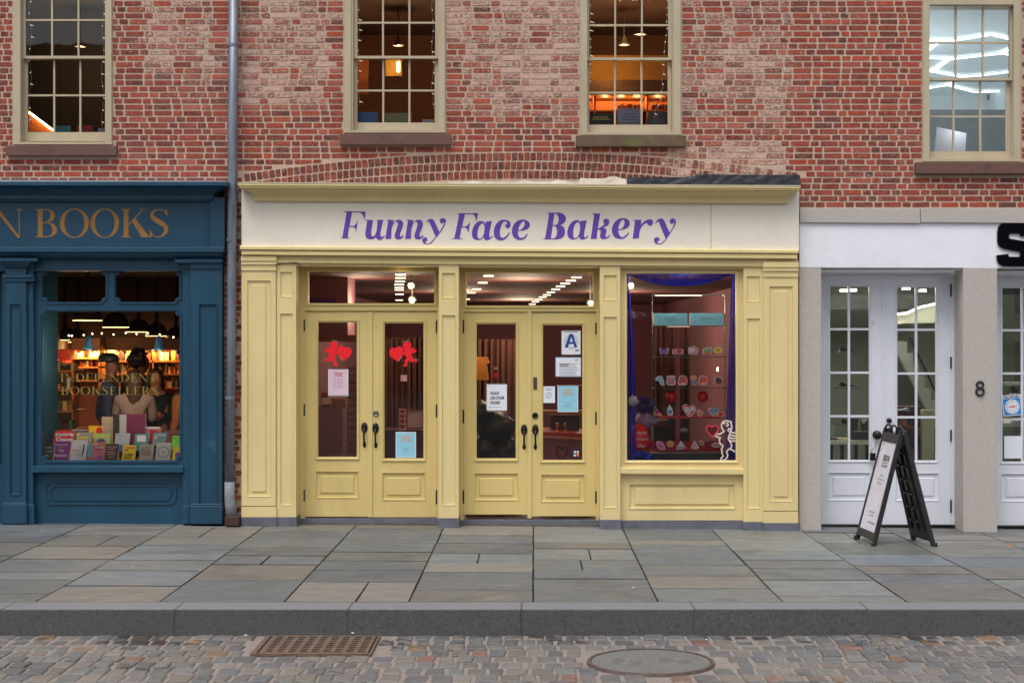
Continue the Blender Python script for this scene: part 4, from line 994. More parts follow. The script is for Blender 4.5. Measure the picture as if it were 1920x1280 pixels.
# curtains across the middle of the shop
def drape(name, a, b, t, zb_, yy_, m_, lab, cat, folds=9, amp=.06, grp=None):
    q = MB(); n = folds * 8; x0, x1 = X(a, yy_), X(b, yy_); z1 = Z(t, yy_); rows_ = 6
    for i in range(n + 1):
        u = i / n
        for j in range(rows_ + 1):
            v = j / rows_; q.v.append((x0 + (x1 - x0) * u, yy_ + amp * (math.sin(u * folds * 6.283) + .5 * math.sin(u * folds * 11 + 1 + v * 2)) * (.6 + .4 * v), z1 + (zb_ - z1) * v))
    for i in range(n):
        for j in range(rows_):
            k_ = i * (rows_ + 1) + j; q.f.append([k_, k_ + 1, k_ + rows_ + 2, k_ + rows_ + 1]); q.m.append(0)
    return q.build(name, m_, smooth=True, label=lab, cat=cat, group=grp)
M['brown_cloth'] = mat('brown_curtain_cloth', lin(104, 66, 56), .85, var=.1)
drape('curtain', 716, 812, 633, BF, 3.2, M['brown_cloth'], 'brown curtain hanging behind the door with the silver lock', 'curtain')
drape('curtain', 880, 978, 636, BF, 3.2, M['brown_cloth'], 'brown curtain hanging behind the door with the please use other doors notice', 'curtain')
thing_box('light_switch', 'pale square switch plate on the brown curtained wall', 'light switch', 751, 763, 703, 715, 2.9, .02, M['paper_pink'])
# red hearts banner and framed picture
hb = root('heart_banner', 'pink strip with a column of red hearts behind the silver locked door', 'banner', (X(754, 1.5), 1.5, Z(806, 1.5)))
MB().r(748, 761, 766, 807, 1.5, 1.515).build('strip', M['paper_pink'], hb)
def heart_pts(cx, cy, w_, h_, y, n=22):
    o_ = []
    for i in range(n):
        t_ = 2 * math.pi * i / n; hx = 16 * math.sin(t_) ** 3 / 17; hy = (13 * math.cos(t_) - 5 * math.cos(2 * t_) - 2 * math.cos(3 * t_) - math.cos(4 * t_)) / 15
        o_.append((X(cx + hx * w_ / 2, y), Z(cy - hy * h_ / 2, y)))
    return o_
for i in range(4): MB().prism(heart_pts(754.5, 771 + i * 9.5, 10, 9, 1.495), 1.49, 1.498).build('heart', mat('dark_red', lin(180, 20, 40), .5), hb)
fp = root('picture_frame', 'gilt framed pink picture behind the silver locked door', 'picture', (X(778, 1.6), 1.6, Z(804, 1.6)))
q = MB(); q.pplate(761, 795, 768, 804, [(764, 792, 771, 801)], 1.6, 1.63); q.build('frame', mat('frame_wood', lin(140, 90, 74), .5), fp); MB().r(763, 793, 770, 802, 1.62, 1.63).build('picture', M['paper_pink'], fp)
thing_box('counter', 'dark pink counter below the framed picture behind the silver locked door', 'counter', 716, 800, 806, 975, 1.7, .6, mat('dark_pink', lin(96, 54, 66), .6))
# middle-left door: heap of black bags, lamp box
def blob(name, m_, lab, cat, cx, cy, w_, h_, yy_, dep, seed, amp=.18, grp=None, parent=None):
    q = MB(); n1, n2 = 18, 12
    for j in range(n2 + 1):
        ph = math.pi * j / n2
        for i in range(n1):
            th = 2 * math.pi * i / n1
            d_ = Vector((math.sin(ph) * math.cos(th), math.sin(ph) * math.sin(th), math.cos(ph)))
            k_ = 1 + amp * noise.noise(d_ * 2.2 + Vector((seed, 0, 0))) + amp * .5 * noise.noise(d_ * 5 + Vector((seed, 4, 0)))
            q.v.append((X(cx, yy_) + d_.x * k_ * S(w_, yy_) / 2, yy_ + d_.y * k_ * dep / 2, Z(cy, yy_) + d_.z * k_ * S(h_, yy_) / 2))
    for j in range(n2):
        for i in range(n1): q.f.append([j * n1 + i, (j + 1) * n1 + i, (j + 1) * n1 + (i + 1) % n1, j * n1 + (i + 1) % n1]); q.m.append(0)
    return q.build(name, m_, parent, smooth=True, label=lab, cat=cat, group=grp)
M['bag'] = mat('black_bin_liner', lin(16, 14, 17), .4, var=.3, vs=10, bmp=.8, bs=22)
for i, (a, b, w_, h_, l_) in enumerate([(902, 772, 50, 44, 'topmost'), (930, 800, 70, 60, 'middle'), (908, 838, 64, 60, 'lower left'), (945, 846, 56, 60, 'lower right')]):
    blob('bag', M['bag'], f'crumpled black bag, {l_} in the heap behind the use other doors notice', 'bag', a, b, w_, h_, 1.3 + .1 * i, .4, i * 3.1, .16)
MB().r(870, 975, 862, 985, 1.2, 1.9).build('bench', M['dark_wood'], label='low dark bench carrying the black bags behind the door', cat='bench')
lb = root('lamp_box', 'orange brown lampshade behind the upper left glass of the right door pair', 'lamp', (X(905, 1.6), 1.6, Z(712, 1.6)))
MB().prism([(X(a, 1.6), Z(b, 1.6)) for a, b in ((884, 712), (916, 712), (912, 682), (918, 680), (913, 670), (884, 668))][::-1], 1.6, 1.8).build('lamp_shade', mat('amber_shade', lin(206, 132, 64), .6), lb)
lamp('light', (X(898, 1.4), 1.35, Z(660, 1.4)), 1.2, (1, .65, .3), .05, lb)
thing_box('tag', 'small white tag hanging above a magenta tag behind the right doors', 'tag', 926, 933, 688, 693, 1.8, .01, M['paper_pink']); thing_box('tag', 'magenta and white tag hanging behind the right doors', 'tag', 925, 933, 699, 708, 1.8, .01, mat('magenta', lin(230, 30, 120), .6))
# right-most door: counter with red top, brass cups, heart wreath
ct = root('counter', 'pink counter with a red top behind the certificates door', 'counter', (X(1055, 1.1), 1.1, BF))
MB().r(1010, 1105, 822, 985, 1.1, 2.0).build('front_panel', mat('pink_counter', lin(146, 84, 112), .55), ct)
MB().rt(1008, 1108, 809, 815, 813, 821, 1.05, 2.0).build('worktop', mat('red_top', lin(170, 26, 30), .4), ct)
MB().rt(1008, 1108, 815, 820, 821, 826, 1.04, 1.1).build('edge', mat('salmon_edge', lin(206, 130, 120), .5), ct)
for i, px in enumerate((1045, 1059.5)):
    y = 1.2; x, z = X(px, y), Z(810, y)
    MB().lathe((x, y, z), [(.02, 0), (.018, .008), (.006, .015), (.006, .05), (.016, .07), (.02, .105), (.017, .11)], 14).build('candle_cup', mat('brass', lin(200, 140, 70), .3, .8), smooth=True, label='left brass candle cup on the red topped counter' if i == 0 else 'right brass candle cup on the red topped counter', cat='candle cup', group='brass cups on the counter')
thing_box('shelf_unit', 'dark wood shelf unit behind the brass cups', 'shelf', 1032, 1086, 778, 812, 1.7, .2, M['dark_wood'])
MB().r(1012, 1110, 770, 777, 1.5, 1.8).build('rail', mat('copper_rail', lin(150, 80, 50), .5), label='copper brown wooden rail above the brass cups', cat='rail')
wr_ = MB(); hp = heart_pts(1054, 848, 22, 30, .5, 26)
wr_.tube([(p[0], .5, p[1]) for p in hp] + [(hp[0][0], .5, hp[0][1])], .017, 8)
wr_.xf(lambda p: p + Vector((rb(.006), rb(.006), rb(.006)))); wr_.build('heart_wreath', mat('wine_wreath', lin(110, 26, 44), .8, var=.4, vs=60), label='dark red heart wreath low behind the certificates door', cat='wreath')
# ---------------------------------------------------------------- notices taped on the door glass
NY = RY + .014
def notice(name, lab, cat, a, b, t, u, m_, marks=(), tape=(), y=NY, rot=0, border=None):
    cx_, cz_ = X((a + b) / 2, y), Z((t + u) / 2, y)
    def rf(p):
        dx, dz_ = p.x - cx_, p.z - cz_; c_, s_ = math.cos(rot), math.sin(rot); return Vector((cx_ + dx * c_ - dz_ * s_, p.y, cz_ + dx * s_ + dz_ * c_))
    rt = root(name, lab, cat, (cx_, y, Z(u, y)))
    MB().r(a, b, t, u, y - .001, y).xf(rf).build('sheet', border or m_, rt)
    if border: MB().r(a + 1.3, b - 1.3, t + 1.3, u - 1.3, y - .0016, y - .001).xf(rf).build('printed_field', m_, rt)
    for nm, f, mm_ in marks:
        q = MB(); f(q, y - .0022); q.xf(rf).build(nm, mm_, rt)
    for tp in tape: MB().r(*tp, y - .0028, y - .0024).build('tape', M['tape'], rt)
    return rt
notice('notice', 'pale pink opening hours notice under the left red cupid', 'notice', 615.5, 653, 692, 742, M['paper_pink'],
       [('lettering', multi(txt('OPENING', 634.3, 701.5, 3.6, wd=17, bold=.03), txt('HOURS', 634.3, 705.4, 3.2, wd=14, bold=.03)), M['ink_red']),
        ('lettering', multi(*[txt(s_, 625.5, 711 + i * 2.7, 1.6, 'LEFT', bold=0) for i, s_ in enumerate(['MON', 'TUE', 'WED', 'THURS', 'FRI', 'SAT', 'SUN'])], *[txt('10AM - 8PM', 632, 711 + i * 2.7, 1.5, 'LEFT', bold=0) for i in range(7)]), M['ink_grey'])], border=M['paper'], tape=[(621, 648, 691, 692.6), (616, 652, 741, 744)])
notice('notice', 'light blue notice at the bottom of the silver locked door', 'notice', 742, 780, 809.5, 858, M['paper_blue'],
       [('lettering', multi(txt('GO WILD', 761, 819, 3, wd=18, bold=.03), txt('INSIDE', 761, 822.8, 2.6, wd=14, bold=.03), txt('THE BAKERY', 761, 826.8, 2.6, wd=23, bold=.02)), M['ink_orange']), ('picture', multi(bar(753, 769, 840, 840.7), bar(758, 765, 843, 843.8), bar(755, 767, 847, 847.6)), M['ink_grey'])], border=M['paper'])
notice('notice', 'white notice asking visitors in bold black to use the other doors', 'notice', 912.5, 950.5, 720, 769, M['paper'],
       [('lettering', multi(txt('PLEASE', 919, 739.5, 5.2, 'LEFT', 17, .25, .03), txt('USE OTHER', 919, 748.3, 5.2, 'LEFT', 26, .25, .03), txt('DOORS!', 919, 757, 5.2, 'LEFT', 18.5, .25, .03)), M['ink']), ('arrow', multi(bar(918, 941, 762.6, 763.2), bar(917, 919, 762, 763.8)), M['ink_grey'])], tape=[(915, 948, 718.6, 720.4), (914, 950, 769, 772)])
def Amark(q, y):
    P = [(1071, 626), (1074.4, 626), (1082.3, 651.5), (1077.4, 651.5), (1075.4, 644.6), (1067, 644.6), (1064.6, 651.5), (1058.7, 651.5), (1067.6, 626)]
    H = [(1071, 631.5), (1074.2, 640.6), (1068.2, 640.6)]
    q.prism([(X(a, y), Z(b, y)) for a, b in P], y - .0006, None, [[(X(a, y), Z(b, y)) for a, b in H]])
def circ(cx, cy, r_, w_=.7):
    def f(q, y):
        n = 24
        for i in range(n):
            a0, a1 = 6.283 * i / n, 6.283 * (i + 1) / n
            q.add([(X(cx + r__ * math.cos(a), y), y, Z(cy + r__ * math.sin(a), y)) for a, r__ in ((a0, r_), (a1, r_), (a1, r_ - w_), (a0, r_ - w_))], [(0, 1, 2, 3)])
    return f
notice('grade_card', 'white card with a big blue letter A, topmost on the right door', 'grade card', 1053, 1088.5, 620, 664, M['paper'],
       [('seal', multi(circ(1071, 641, 13), circ(1071, 641, 10.5, .5)), M['ink_grey']), ('lettering', Amark, M['ink_blue']), ('lettering', multi(bar(1078.5, 1085, 655.6, 657.8), bar(1057, 1084, 621.8, 622.6)), M['ink'])], tape=[(1060, 1084, 618.6, 620.3), (1055, 1085, 664, 665.8)])
notice('certificate', 'pale blue bordered permit taped below the letter A card', 'certificate', 1041.5, 1089.5, 669.5, 706, M['paper'],
       [('lettering', multi(*[bar(1048 + (i % 3), 1086 - (i * 7) % 9, 681 + i * 3, 681.7 + i * 3) for i in range(8)]), M['ink_grey']), ('lettering', multi(bar(1078.5, 1083.5, 673.8, 675.4), bar(1049, 1068, 682, 683), bar(1049, 1065, 685, 686)), M['ink'])], border=mat('permit_border', lin(150, 180, 210), .7))
notice('notice', 'light blue notice with orange heading under the permit', 'notice', 1045.5, 1084, 722, 772, M['paper_blue'],
       [('lettering', multi(txt('GO WILD', 1065, 732, 3, wd=18, bold=.03), txt('INSIDE', 1065, 736, 2.6, wd=14, bold=.03), txt('THE BAKERY', 1065, 740, 2.6, wd=23, bold=.02)), M['ink_orange']), ('picture', multi(bar(1057, 1073, 754, 754.7), bar(1060, 1070, 758, 758.7), bar(1056, 1072, 761, 761.7)), M['ink_grey'])], border=M['paper'], tape=[(1042, 1091, 721.5, 723)])
notice('notice', 'small white notice with a round blue drawing beside the handle side', 'notice', 1018.5, 1040.5, 724, 755, M['paper'],
       [('picture', multi(circ(1029, 741, 6), circ(1029, 741, 3.4, .8), bar(1022, 1036, 727.5, 728.3), bar(1024, 1034, 730, 730.8)), mat('blue_pen', lin(120, 130, 190), .6))])
notice('sticker', 'small black sticker with coloured squares at the foot of the right door glass', 'sticker', 1074.5, 1086.5, 843, 857, M['ink'],
       [('picture', multi(bar(1076, 1079.8, 845, 848), bar(1081.5, 1085, 845, 848), bar(1076, 1079.8, 852, 855)), M['paper']), ('picture', bar(1076, 1079.8, 848.7, 851.2), mat('cyan_ink', lin(70, 190, 220), .6)), ('picture', bar(1081.5, 1085, 848.7, 855), M['ink_orange'])])
# red cupid cut-outs holding a heart
def cupid(cx, cy, mir, lab):
    s_ = -1 if mir else 1; y = NY - .003
    T = lambda p: (X(cx + s_ * (p[0] - 632) , y), Z(cy + (p[1] - 662), y), *p[2:])
    rt = root('cupid_cutout', lab, 'paper cutout', (X(cx, y), y, Z(cy + 24, y)), 'red cupid cutouts')
    k = 8.0
    B = [(300, 370), (312, 338), (345, 320), (385, 318), (415, 332), (428, 360), (420, 392), (418, 408, 1), (424, 432), (400, 448, 1), (412, 470), (432, 462, 1), (432, 500), (400, 520), (378, 545, 1), (378, 560), (400, 600), (402, 645), (428, 668, 1), (425, 684, 1), (370, 684), (362, 650), (352, 610), (322, 604, 1), (300, 622), (265, 612), (222, 628), (226, 590), (262, 572), (284, 560), (285, 525), (300, 492), (286, 484, 1), (262, 486), (236, 470), (224, 440), (258, 428), (292, 404), (320, 425, 1), (308, 400)]
    px = lambda q: (580 + q[0] / k, 600 + q[1] / k)
    P = [(*px(q), 1) if len(q) > 2 else px(q) for q in B]
    MB().prism([T(q)[:2] for q in crom(P, 4)], y, y + .002).build('figure', M['red'], rt)
    Hh = [(425, 440), (445, 400), (480, 383), (515, 392), (536, 412), (570, 405), (610, 418), (634, 460), (622, 520), (570, 570), (495, 612), (470, 580), (436, 520)]
    MB().prism([T(q)[:2] for q in crom([px(q) for q in Hh], 4)], y - .0015, y + .0005).build('heart', M['red'], rt)
    for (a, b, c_, d_) in ((340, 300, 430, 318), (195, 600, 250, 560), (440, 540, 500, 612)):
        p0, p1 = T(px((a, b)))[:2], T(px((c_, d_)))[:2]
        v = Vector((p1[0] - p0[0], p1[1] - p0[1])); n_ = Vector((-v.y, v.x)).normalized() * .005
        MB().add([(p0[0] + n_.x, y - .002, p0[1] + n_.y), (p1[0] + n_.x, y - .002, p1[1] + n_.y), (p1[0] - n_.x, y - .002, p1[1] - n_.y), (p0[0] - n_.x, y - .002, p0[1] - n_.y)], [(0, 1, 2, 3)]).build('tape', M['tape'], rt)
cupid(632, 662, False, 'red paper cupid with a heart on the leftmost yellow door')
cupid(757, 663, True, 'red paper cupid with a heart on the silver locked door, mirrored')

# ---------------------------------------------------------------- show window display
def cm(*c): return mat('icing', lin(*[min(255, v * 1.06) for v in c]), .5, var=.04)
MB().r(1168, 1388, 864, 870, .08, .95).build('display_floor', M['dark'], bak)
cab = root('display_case', 'clear acrylic display case with four shelves of iced cookies', 'display case', (X(1291, .5), .5, Z(864, .5)))
M['acryl'] = glass('acrylic_shelf', (.82, .88, .86), 1.45); M['shelf_edge'] = mat('acrylic_edge', lin(96, 110, 108), .2, var=.1)
CY0, CY1 = .42, .74
for py in (552, 610.5, 668.5, 727, 783):
    q = MB(); q.r(1224, 1360, py, py + 1.4, CY0, CY1); q.build('shelf', M['acryl'], cab); MB().r(1224, 1360, py, py + 1.4, CY0 - .003, CY0 - .0005).build('shelf_edge', M['shelf_edge'], cab)
for px in (1223, 1359):
    MB().r(px, px + 1.2, 550, 851, CY0 - .004, CY0 + .004).build('post', M['shelf_edge'], cab); MB().r(px, px + 1, 550, 851, CY1, CY1 + .006).build('post', M['shelf_edge'], cab)
    for py in (552, 610.5, 668.5, 727, 783): MB().r(px - 1, px + 3.5, py - 1, py + 1.6, CY0 - .012, CY0 - .005).build('clip', M['steel'], cab)
MB().r(1222, 1362, 850, 864, .38, .8).build('base', mat('dark_green_base', lin(22, 40, 40), .6), cab)
q = MB(); xs_ = [1222 + i * 3.5 for i in range(41)]
strip(q, xs_, lambda p: 832 - 6 * abs(noise.noise((p * .06, 0, 0))), lambda p: 851, .40, .03, 5); q.build('velvet', mat('red_velvet', lin(170, 14, 44), .9, var=.3, vs=12), cab, smooth=True)
MB().r(1236, 1352, 781, 783.4, CY0 - .012, CY0 + .25).build('tinsel', mat('red_tinsel', lin(196, 20, 26), .25, .3, var=.5, vs=90), cab)
def cookie(pts, y, lab, base, marks=(), group='iced cookies in the show window', smooth=True, name='cookie', feet=True):
    P = [(X(p[0], y), Z(p[1], y)) for p in (crom(pts, 4) if smooth else pts)]
    zb_ = min(p[1] for p in P); xc = sum(p[0] for p in P) / len(P)
    rt = root(name, lab, 'cookie', (xc, y, zb_), group); y_ = y
    MB().prism(P, y, y + .01).build('biscuit', cm(222, 208, 212), rt)
    zc = sum(p[1] for p in P) / len(P)
    MB().prism([(xc + (p[0] - xc) * .84, zc + (p[1] - zc) * .84) for p in P], y - .002, y).build('icing', base, rt)
    for f, m_ in marks:
        q = MB(); f(q, y - .0035); q.build('icing_detail', m_, rt)
    if feet:
        for s_ in (-.018, .018): MB().tube([(xc + s_, y - .01, zb_ - .016), (xc + s_, y + .012, zb_ + .02)], .0022, 5).build('stand', M['steel'], rt)
    return rt
def dot(cx, cy, r_, rz=None):
    def f(q, y):
        n = 12; q.add([(X(cx + r_ * math.cos(6.283 * i / n), y), y, Z(cy + (rz or r_) * math.sin(6.283 * i / n), y)) for i in range(n)], [tuple(range(n))])
    return f
def ov(cx, cy, w_, h_, n=8): return [(cx + w_ / 2 * math.cos(6.283 * i / n), cy + h_ / 2 * math.sin(6.283 * i / n)) for i in range(n)]
cy1 = .46
cookie([(1236, 652), (1241, 654), (1244.5, 656), (1249, 654), (1254, 652.5), (1253, 659), (1251, 664), (1246, 662), (1244.5, 663), (1243, 662), (1238.5, 664), (1237.5, 658)], cy1, 'purple butterfly cookie at the left of the upper cookie shelf', cm(146, 120, 190), [(multi(dot(1241, 658, 2), dot(1248, 658, 2)), cm(100, 60, 150))])
cookie([(1262, 655), (1271, 654), (1280, 655), (1281, 660), (1280, 664), (1271, 664.5), (1262, 664), (1261, 659)], cy1, 'oval pink and yellow cookie, second on the upper cookie shelf', cm(176, 60, 130), [(bar(1266.5, 1269, 655.5, 663), cm(240, 210, 60)), (bar(1274, 1279, 659, 662), cm(240, 120, 150))])
cookie([(1291, 651, 1), (1296, 650.5), (1300, 650, 1), (1299, 648, 1), (1303, 648, 1), (1302, 650, 1), (1306, 651), (1309, 652, 1), (1309, 662, 1), (1306, 664), (1293, 664), (1291, 661, 1)], cy1, 'pink television shaped cookie in the middle of the upper cookie shelf', cm(206, 160, 186), [(bar(1293.5, 1302, 653.5, 660), cm(232, 210, 222))])
cookie([(1318, 656), (1323, 652), (1330, 651), (1335, 652), (1335, 660), (1333, 664), (1325, 663), (1318, 664)], cy1, 'green dinosaur cookie, fourth on the upper cookie shelf', cm(96, 170, 96), [(bar(1318.5, 1328, 659.5, 663), cm(230, 110, 110)), (bar(1329, 1334, 654, 661), cm(150, 140, 180))])
cookie(ov(1347, 657, 16, 14), cy1, 'round yellow cookie at the right end of the upper cookie shelf', cm(232, 206, 84), [(dot(1346, 656, 3), cm(190, 150, 40))])
cookie([(1229, 710), (1233, 705), (1239, 704.5), (1243, 708), (1246, 722), (1238, 721), (1235, 714), (1230, 714)], cy1, 'pale blue bird cookie at the left of the middle cookie shelf', cm(160, 206, 220))
cookie([(1250, 705), (1258, 703.5), (1266, 705), (1265, 711), (1267, 715), (1264, 722), (1252, 722), (1249, 714), (1251, 711)], cy1, 'pink smiling face cookie, second on the middle cookie shelf', cm(216, 160, 176), [(multi(dot(1255, 712, 1.4), dot(1261, 712, 1.4), bar(1254, 1262, 717, 718)), cm(90, 70, 60))])
for i, (dx, lb_) in enumerate(((0, 'third'), (38, 'fifth'))):
    cookie([(1273 + dx, 709), (1276 + dx, 704), (1284 + dx, 704), (1287.5 + dx, 708), (1289 + dx, 716), (1285 + dx, 722), (1272 + dx, 721)], cy1, f'red and grey striped square cookie, {lb_} on the middle cookie shelf', cm(226, 96, 70), [(bar(1275 + dx, 1280 + dx, 707, 712), cm(130, 120, 140)), (bar(1277 + dx, 1285 + dx, 717.5, 719.5), cm(240, 236, 230))])
cookie([(1294, 709), (1297, 704), (1303, 704), (1307, 709), (1305.5, 714), (1306, 721), (1298, 721), (1297, 715)], cy1, 'orange and blue head and shoulders cookie, fourth on the middle cookie shelf', cm(120, 140, 206), [(dot(1300.5, 709, 4.5), cm(236, 160, 80))])
cookie(ov(1347, 713.5, 17, 17), cy1, 'gold round cookie with a purple letter B on the middle shelf', cm(150, 120, 70), [(dot(1347, 713.5, 4.5), cm(110, 80, 130)), (txt('B', 1347, 716, 5), cm(200, 180, 120))])
cookie([(1224, 765, 1), (1227, 763), (1231, 763), (1233, 767), (1236, 772), (1240, 776), (1240, 780), (1235, 778), (1227, 778), (1225, 776)], cy1, 'yellow and pink rose cookie at the left of the red tinselled shelf', cm(240, 180, 60), [(dot(1232.5, 773.5, 4, 3.5), cm(230, 40, 100))])
cookie([(1253.5, 760), (1256, 759), (1258, 762), (1260.5, 766), (1262, 777), (1252, 778), (1251, 766), (1253, 763)], cy1, 'white glue bottle cookie on the red tinselled shelf', cm(216, 222, 226), [(bar(1253, 1259.5, 768, 775), cm(60, 150, 180))])
cookie([(1291, 781), (1284, 772), (1279.5, 765), (1281, 759), (1287, 757.5), (1292, 761), (1298, 758.5), (1303, 762), (1305, 769), (1299, 777)], cy1 - .02, 'white and red heart cookie lettered love you on the tinselled shelf', cm(210, 40, 48), [(lambda q, y: q.prism([(p[0], p[1]) for p in heart_pts(1292, 768.5, 20, 16, y)], y, None), cm(236, 230, 234)), (multi(txt('LOVE', 1290, 768, 4), txt('YOU', 1294, 773.5, 4)), M['ink'])])
cookie([(1307, 771), (1311, 767.5), (1316, 770), (1319, 771), (1317, 778), (1312, 782), (1308, 778)], cy1, 'small salmon heart cookie with red edge beside the love you cookie', cm(224, 140, 110))
cookie([(1337, 781), (1330, 773), (1328, 767), (1332, 764), (1337, 766), (1342, 763.5), (1349, 766), (1348, 772), (1343, 777)], cy1, 'pale blue heart cookie lettered in blue on the tinselled shelf', cm(160, 190, 216), [(txt('BITCH', 1338.5, 771, 3.6), M['ink_blue'])])
cookie([(1345, 776), (1349, 772), (1355, 771.5), (1358, 775), (1357, 781), (1350, 781), (1344, 781)], cy1 - .03, 'yellow and pink rose cookie at the right of the red tinselled shelf', cm(240, 180, 60), [(dot(1351.5, 776, 4, 3.2), cm(230, 40, 90))])
cookie([(1231, 828), (1237, 827), (1243, 830), (1246, 836), (1246, 843), (1234, 841)], .36, 'mauve rounded cookie at the left of the red velvet', cm(204, 110, 168), feet=False)
cookie(ov(1257, 832, 13, 12), .36, 'orange round cookie second on the red velvet', cm(206, 140, 90), feet=False)
cookie([(1268, 840), (1274, 830), (1277, 826), (1281, 831), (1286, 840), (1280, 842), (1272, 843)], .36, 'white and blue sailing boat cookie on the red velvet', cm(190, 214, 226), [(bar(1269, 1284, 837, 840), cm(206, 120, 130))], feet=False)
cookie([(1296, 840), (1299, 830), (1303, 826), (1307, 831), (1311, 839), (1305, 842)], .36, 'pale pink horse head cookie on the red velvet', cm(222, 170, 180), feet=False)
cookie([(1313, 834), (1310, 828), (1315, 825.5), (1320, 828), (1319, 835)], .37, 'small green and orange cookie on the red velvet', cm(206, 130, 70), [(dot(1313.5, 830, 2), cm(100, 140, 60))], feet=False)
cookie(ov(1343, 834, 18, 10), .36, 'white oval cookie with red script on the red velvet', cm(220, 200, 206), [(bar(1337, 1349, 833, 835.5), cm(200, 50, 70))], feet=False)
MB().lathe((X(1283.5, .6), .6, Z(806, .6)), [(.0001, -.03), (.035, -.022), (.05, 0), (.035, .022), (.0001, .03)], 16, sx=1, sy=.4).build('ornament', mat('silver_mesh', lin(150, 130, 140), .3, .5, var=.5, vs=80), smooth=True, label='faint silver mesh ball in the lower middle of the display case', cat='ornament')
for px, lab in ((1258.5, 'left red paper ball hanging under the middle cookie shelf'), (1317.5, 'right red paper ball hanging under the middle cookie shelf')):
    y = .55; x, z = X(px, y), Z(743.5, y); R0 = S(10.3, y)
    rt = root('paper_ball', lab, 'hanging ball', (x, y, z), 'red balls hanging in the show window')
    prof = [(max(.0001, R0 * math.sin(math.pi * i / 20) * (1 + .03 * (i % 2))), -R0 * math.cos(math.pi * i / 20)) for i in range(21)]
    MB().lathe((x, y, z), prof, 20).build('ball', mat('red_foil', lin(190, 22, 32), .35, var=.35, vs=60), rt, smooth=True)
    MB().tube([(x, y, z + R0), (x, y, Z(729, y))], .0018, 5).build('thread', M['wire'], rt)
for a, lab in ((1226, 'left teal card box on the top shelf of the display case'), (1294, 'right teal card box on the top shelf of the display case')):
    y = .44
    rt = root('card_box', lab, 'box', (X(a + 31, y), y, Z(610, y)), 'teal boxes in the show window')
    MB().r(a, a + 63, 587, 610, y, y + .12).build('carton', mat('teal_card', lin(128, 192, 204), .6, var=.03), rt, bevel=.003)
    q = MB(); text_mb(q, 'Funny Face', a + 32, 600, 4, y - .002, 'CENTER'); q.r(a + 22, a + 42, 595, 595.6, y - .002, y - .001); q.r(a + 24, a + 40, 603, 603.6, y - .002, y - .001)
    for dx in (9, 55):
        for py in (594, 603): q.r(a + dx, a + dx + 2, py, py + 2, y - .002, y - .001)
    q.build('lettering', mat('teal_ink', lin(80, 130, 150), .6), rt)
# blue tulle: swag, side drapes, heap
M['tulle'] = sheer('blue_tulle', lin(34, 52, 196), .85); M['tulle2'] = sheer('violet_tulle', lin(64, 62, 196), .8)
q = MB(); n = 40
sw = lambda px: (px - 1277) / 102.0
strip(q, [1174 + i * 5.2 for i in range(41)], lambda p: 511, lambda p: 536 - 23 * min(1, sw(p) ** 2), .12, .05, 8)
q.build('swag', M['tulle'], smooth=True, label='blue tulle swag across the top of the show window', cat='drapery')
def sidedrape(l0, l1, lab, taper):
    q = MB(); nn_, rows_ = 16, 26
    for j in range(rows_ + 1):
        v = j / rows_; py = 512 + v * 350; a, b = l0(v), l1(v)
        for i in range(nn_ + 1):
            u = i / nn_; y = .16 + .035 * math.sin(u * 14 + v * 2) + .02 * noise.noise((u * 4, v * 6, 1)); q.v.append((X(a + (b - a) * u, y), y, Z(py, y)))
    for j in range(rows_):
        for i in range(nn_): k_ = j * (nn_ + 1) + i; q.f.append([k_, k_ + 1, k_ + nn_ + 2, k_ + nn_ + 1]); q.m.append(0)
    q.build('side_drape', M['tulle2'], smooth=True, label=lab, cat='drapery')
sidedrape(lambda v: 1172, lambda v: 1179 + 12 * v + 5 * math.sin(v * 3), 'violet blue tulle hanging down the left side of the show window', 0)
sidedrape(lambda v: 1372 - 10 * min(1, v * 1.3), lambda v: 1384, 'violet blue tulle hanging down the right side of the show window', 0)
for i, (a, b, w_, h_, l_) in enumerate([(1190, 852, 40, 18, 'heap of blue tulle on the left floor of the show window'), (1212, 856, 30, 14, 'smaller heap of blue tulle beside the display case foot'), (1376, 850, 22, 26, 'dark blue tulle bunched behind the lit cupid')]):
    blob('tulle_heap', mat('blue_net', lin(30, 70, 200) if i < 2 else lin(44, 34, 130), .7, var=.4, vs=14, bmp=.8, bs=30), l_, 'tulle', a, b, w_, h_, .3 + .06 * i, .25, i * 5.3, .45)
# bouquet of dark purple flowers with a white bloom
fl_ = root('flower_arrangement', 'dark purple artificial flowers behind the left drape of the show window', 'flowers', (X(1210, .45), .45, Z(785, .45)))
q = MB()
for i in range(620):
    th, ph = R_.uniform(0, 6.283), R_.uniform(-.2, 1.5); rr = R_.uniform(.35, 1)
    c_ = Vector((X(1209, .45) + math.cos(th) * math.cos(ph) * rr * .135, .45 + math.sin(th) * math.cos(ph) * rr * .1, Z(766, .45) + math.sin(ph) * rr * .16 - .03))
    d_ = Vector((rb(1), rb(1), R_.uniform(-.3, 1))).normalized(); s_ = d_.orthogonal().normalized(); L_ = R_.uniform(.025, .055)
    q.add([c_ - s_ * .004, c_ + d_ * L_ * .5 + s_ * .011, c_ + d_ * L_, c_ + d_ * L_ * .5 - s_ * .011], [(0, 1, 2, 3)])
q.build('petals', mat('dark_purple_petal', lin(64, 38, 110), .6, var=.5, vs=30), fl_); MB().lathe((X(1209, .45), .45, Z(800, .45)), [(.06, 0), (.09, .09), (.07, .14)], 16).build('pot', mat('mauve_pot', lin(150, 120, 160), .6), fl_, smooth=True)
blob('white_flower', mat('white_petals', lin(206, 206, 210), .7, bmp=.8, bs=40), 'white artificial bloom pinned to the left drape', 'flower', 1187, 751, 19, 17, .12, .09, 8.8, .6)
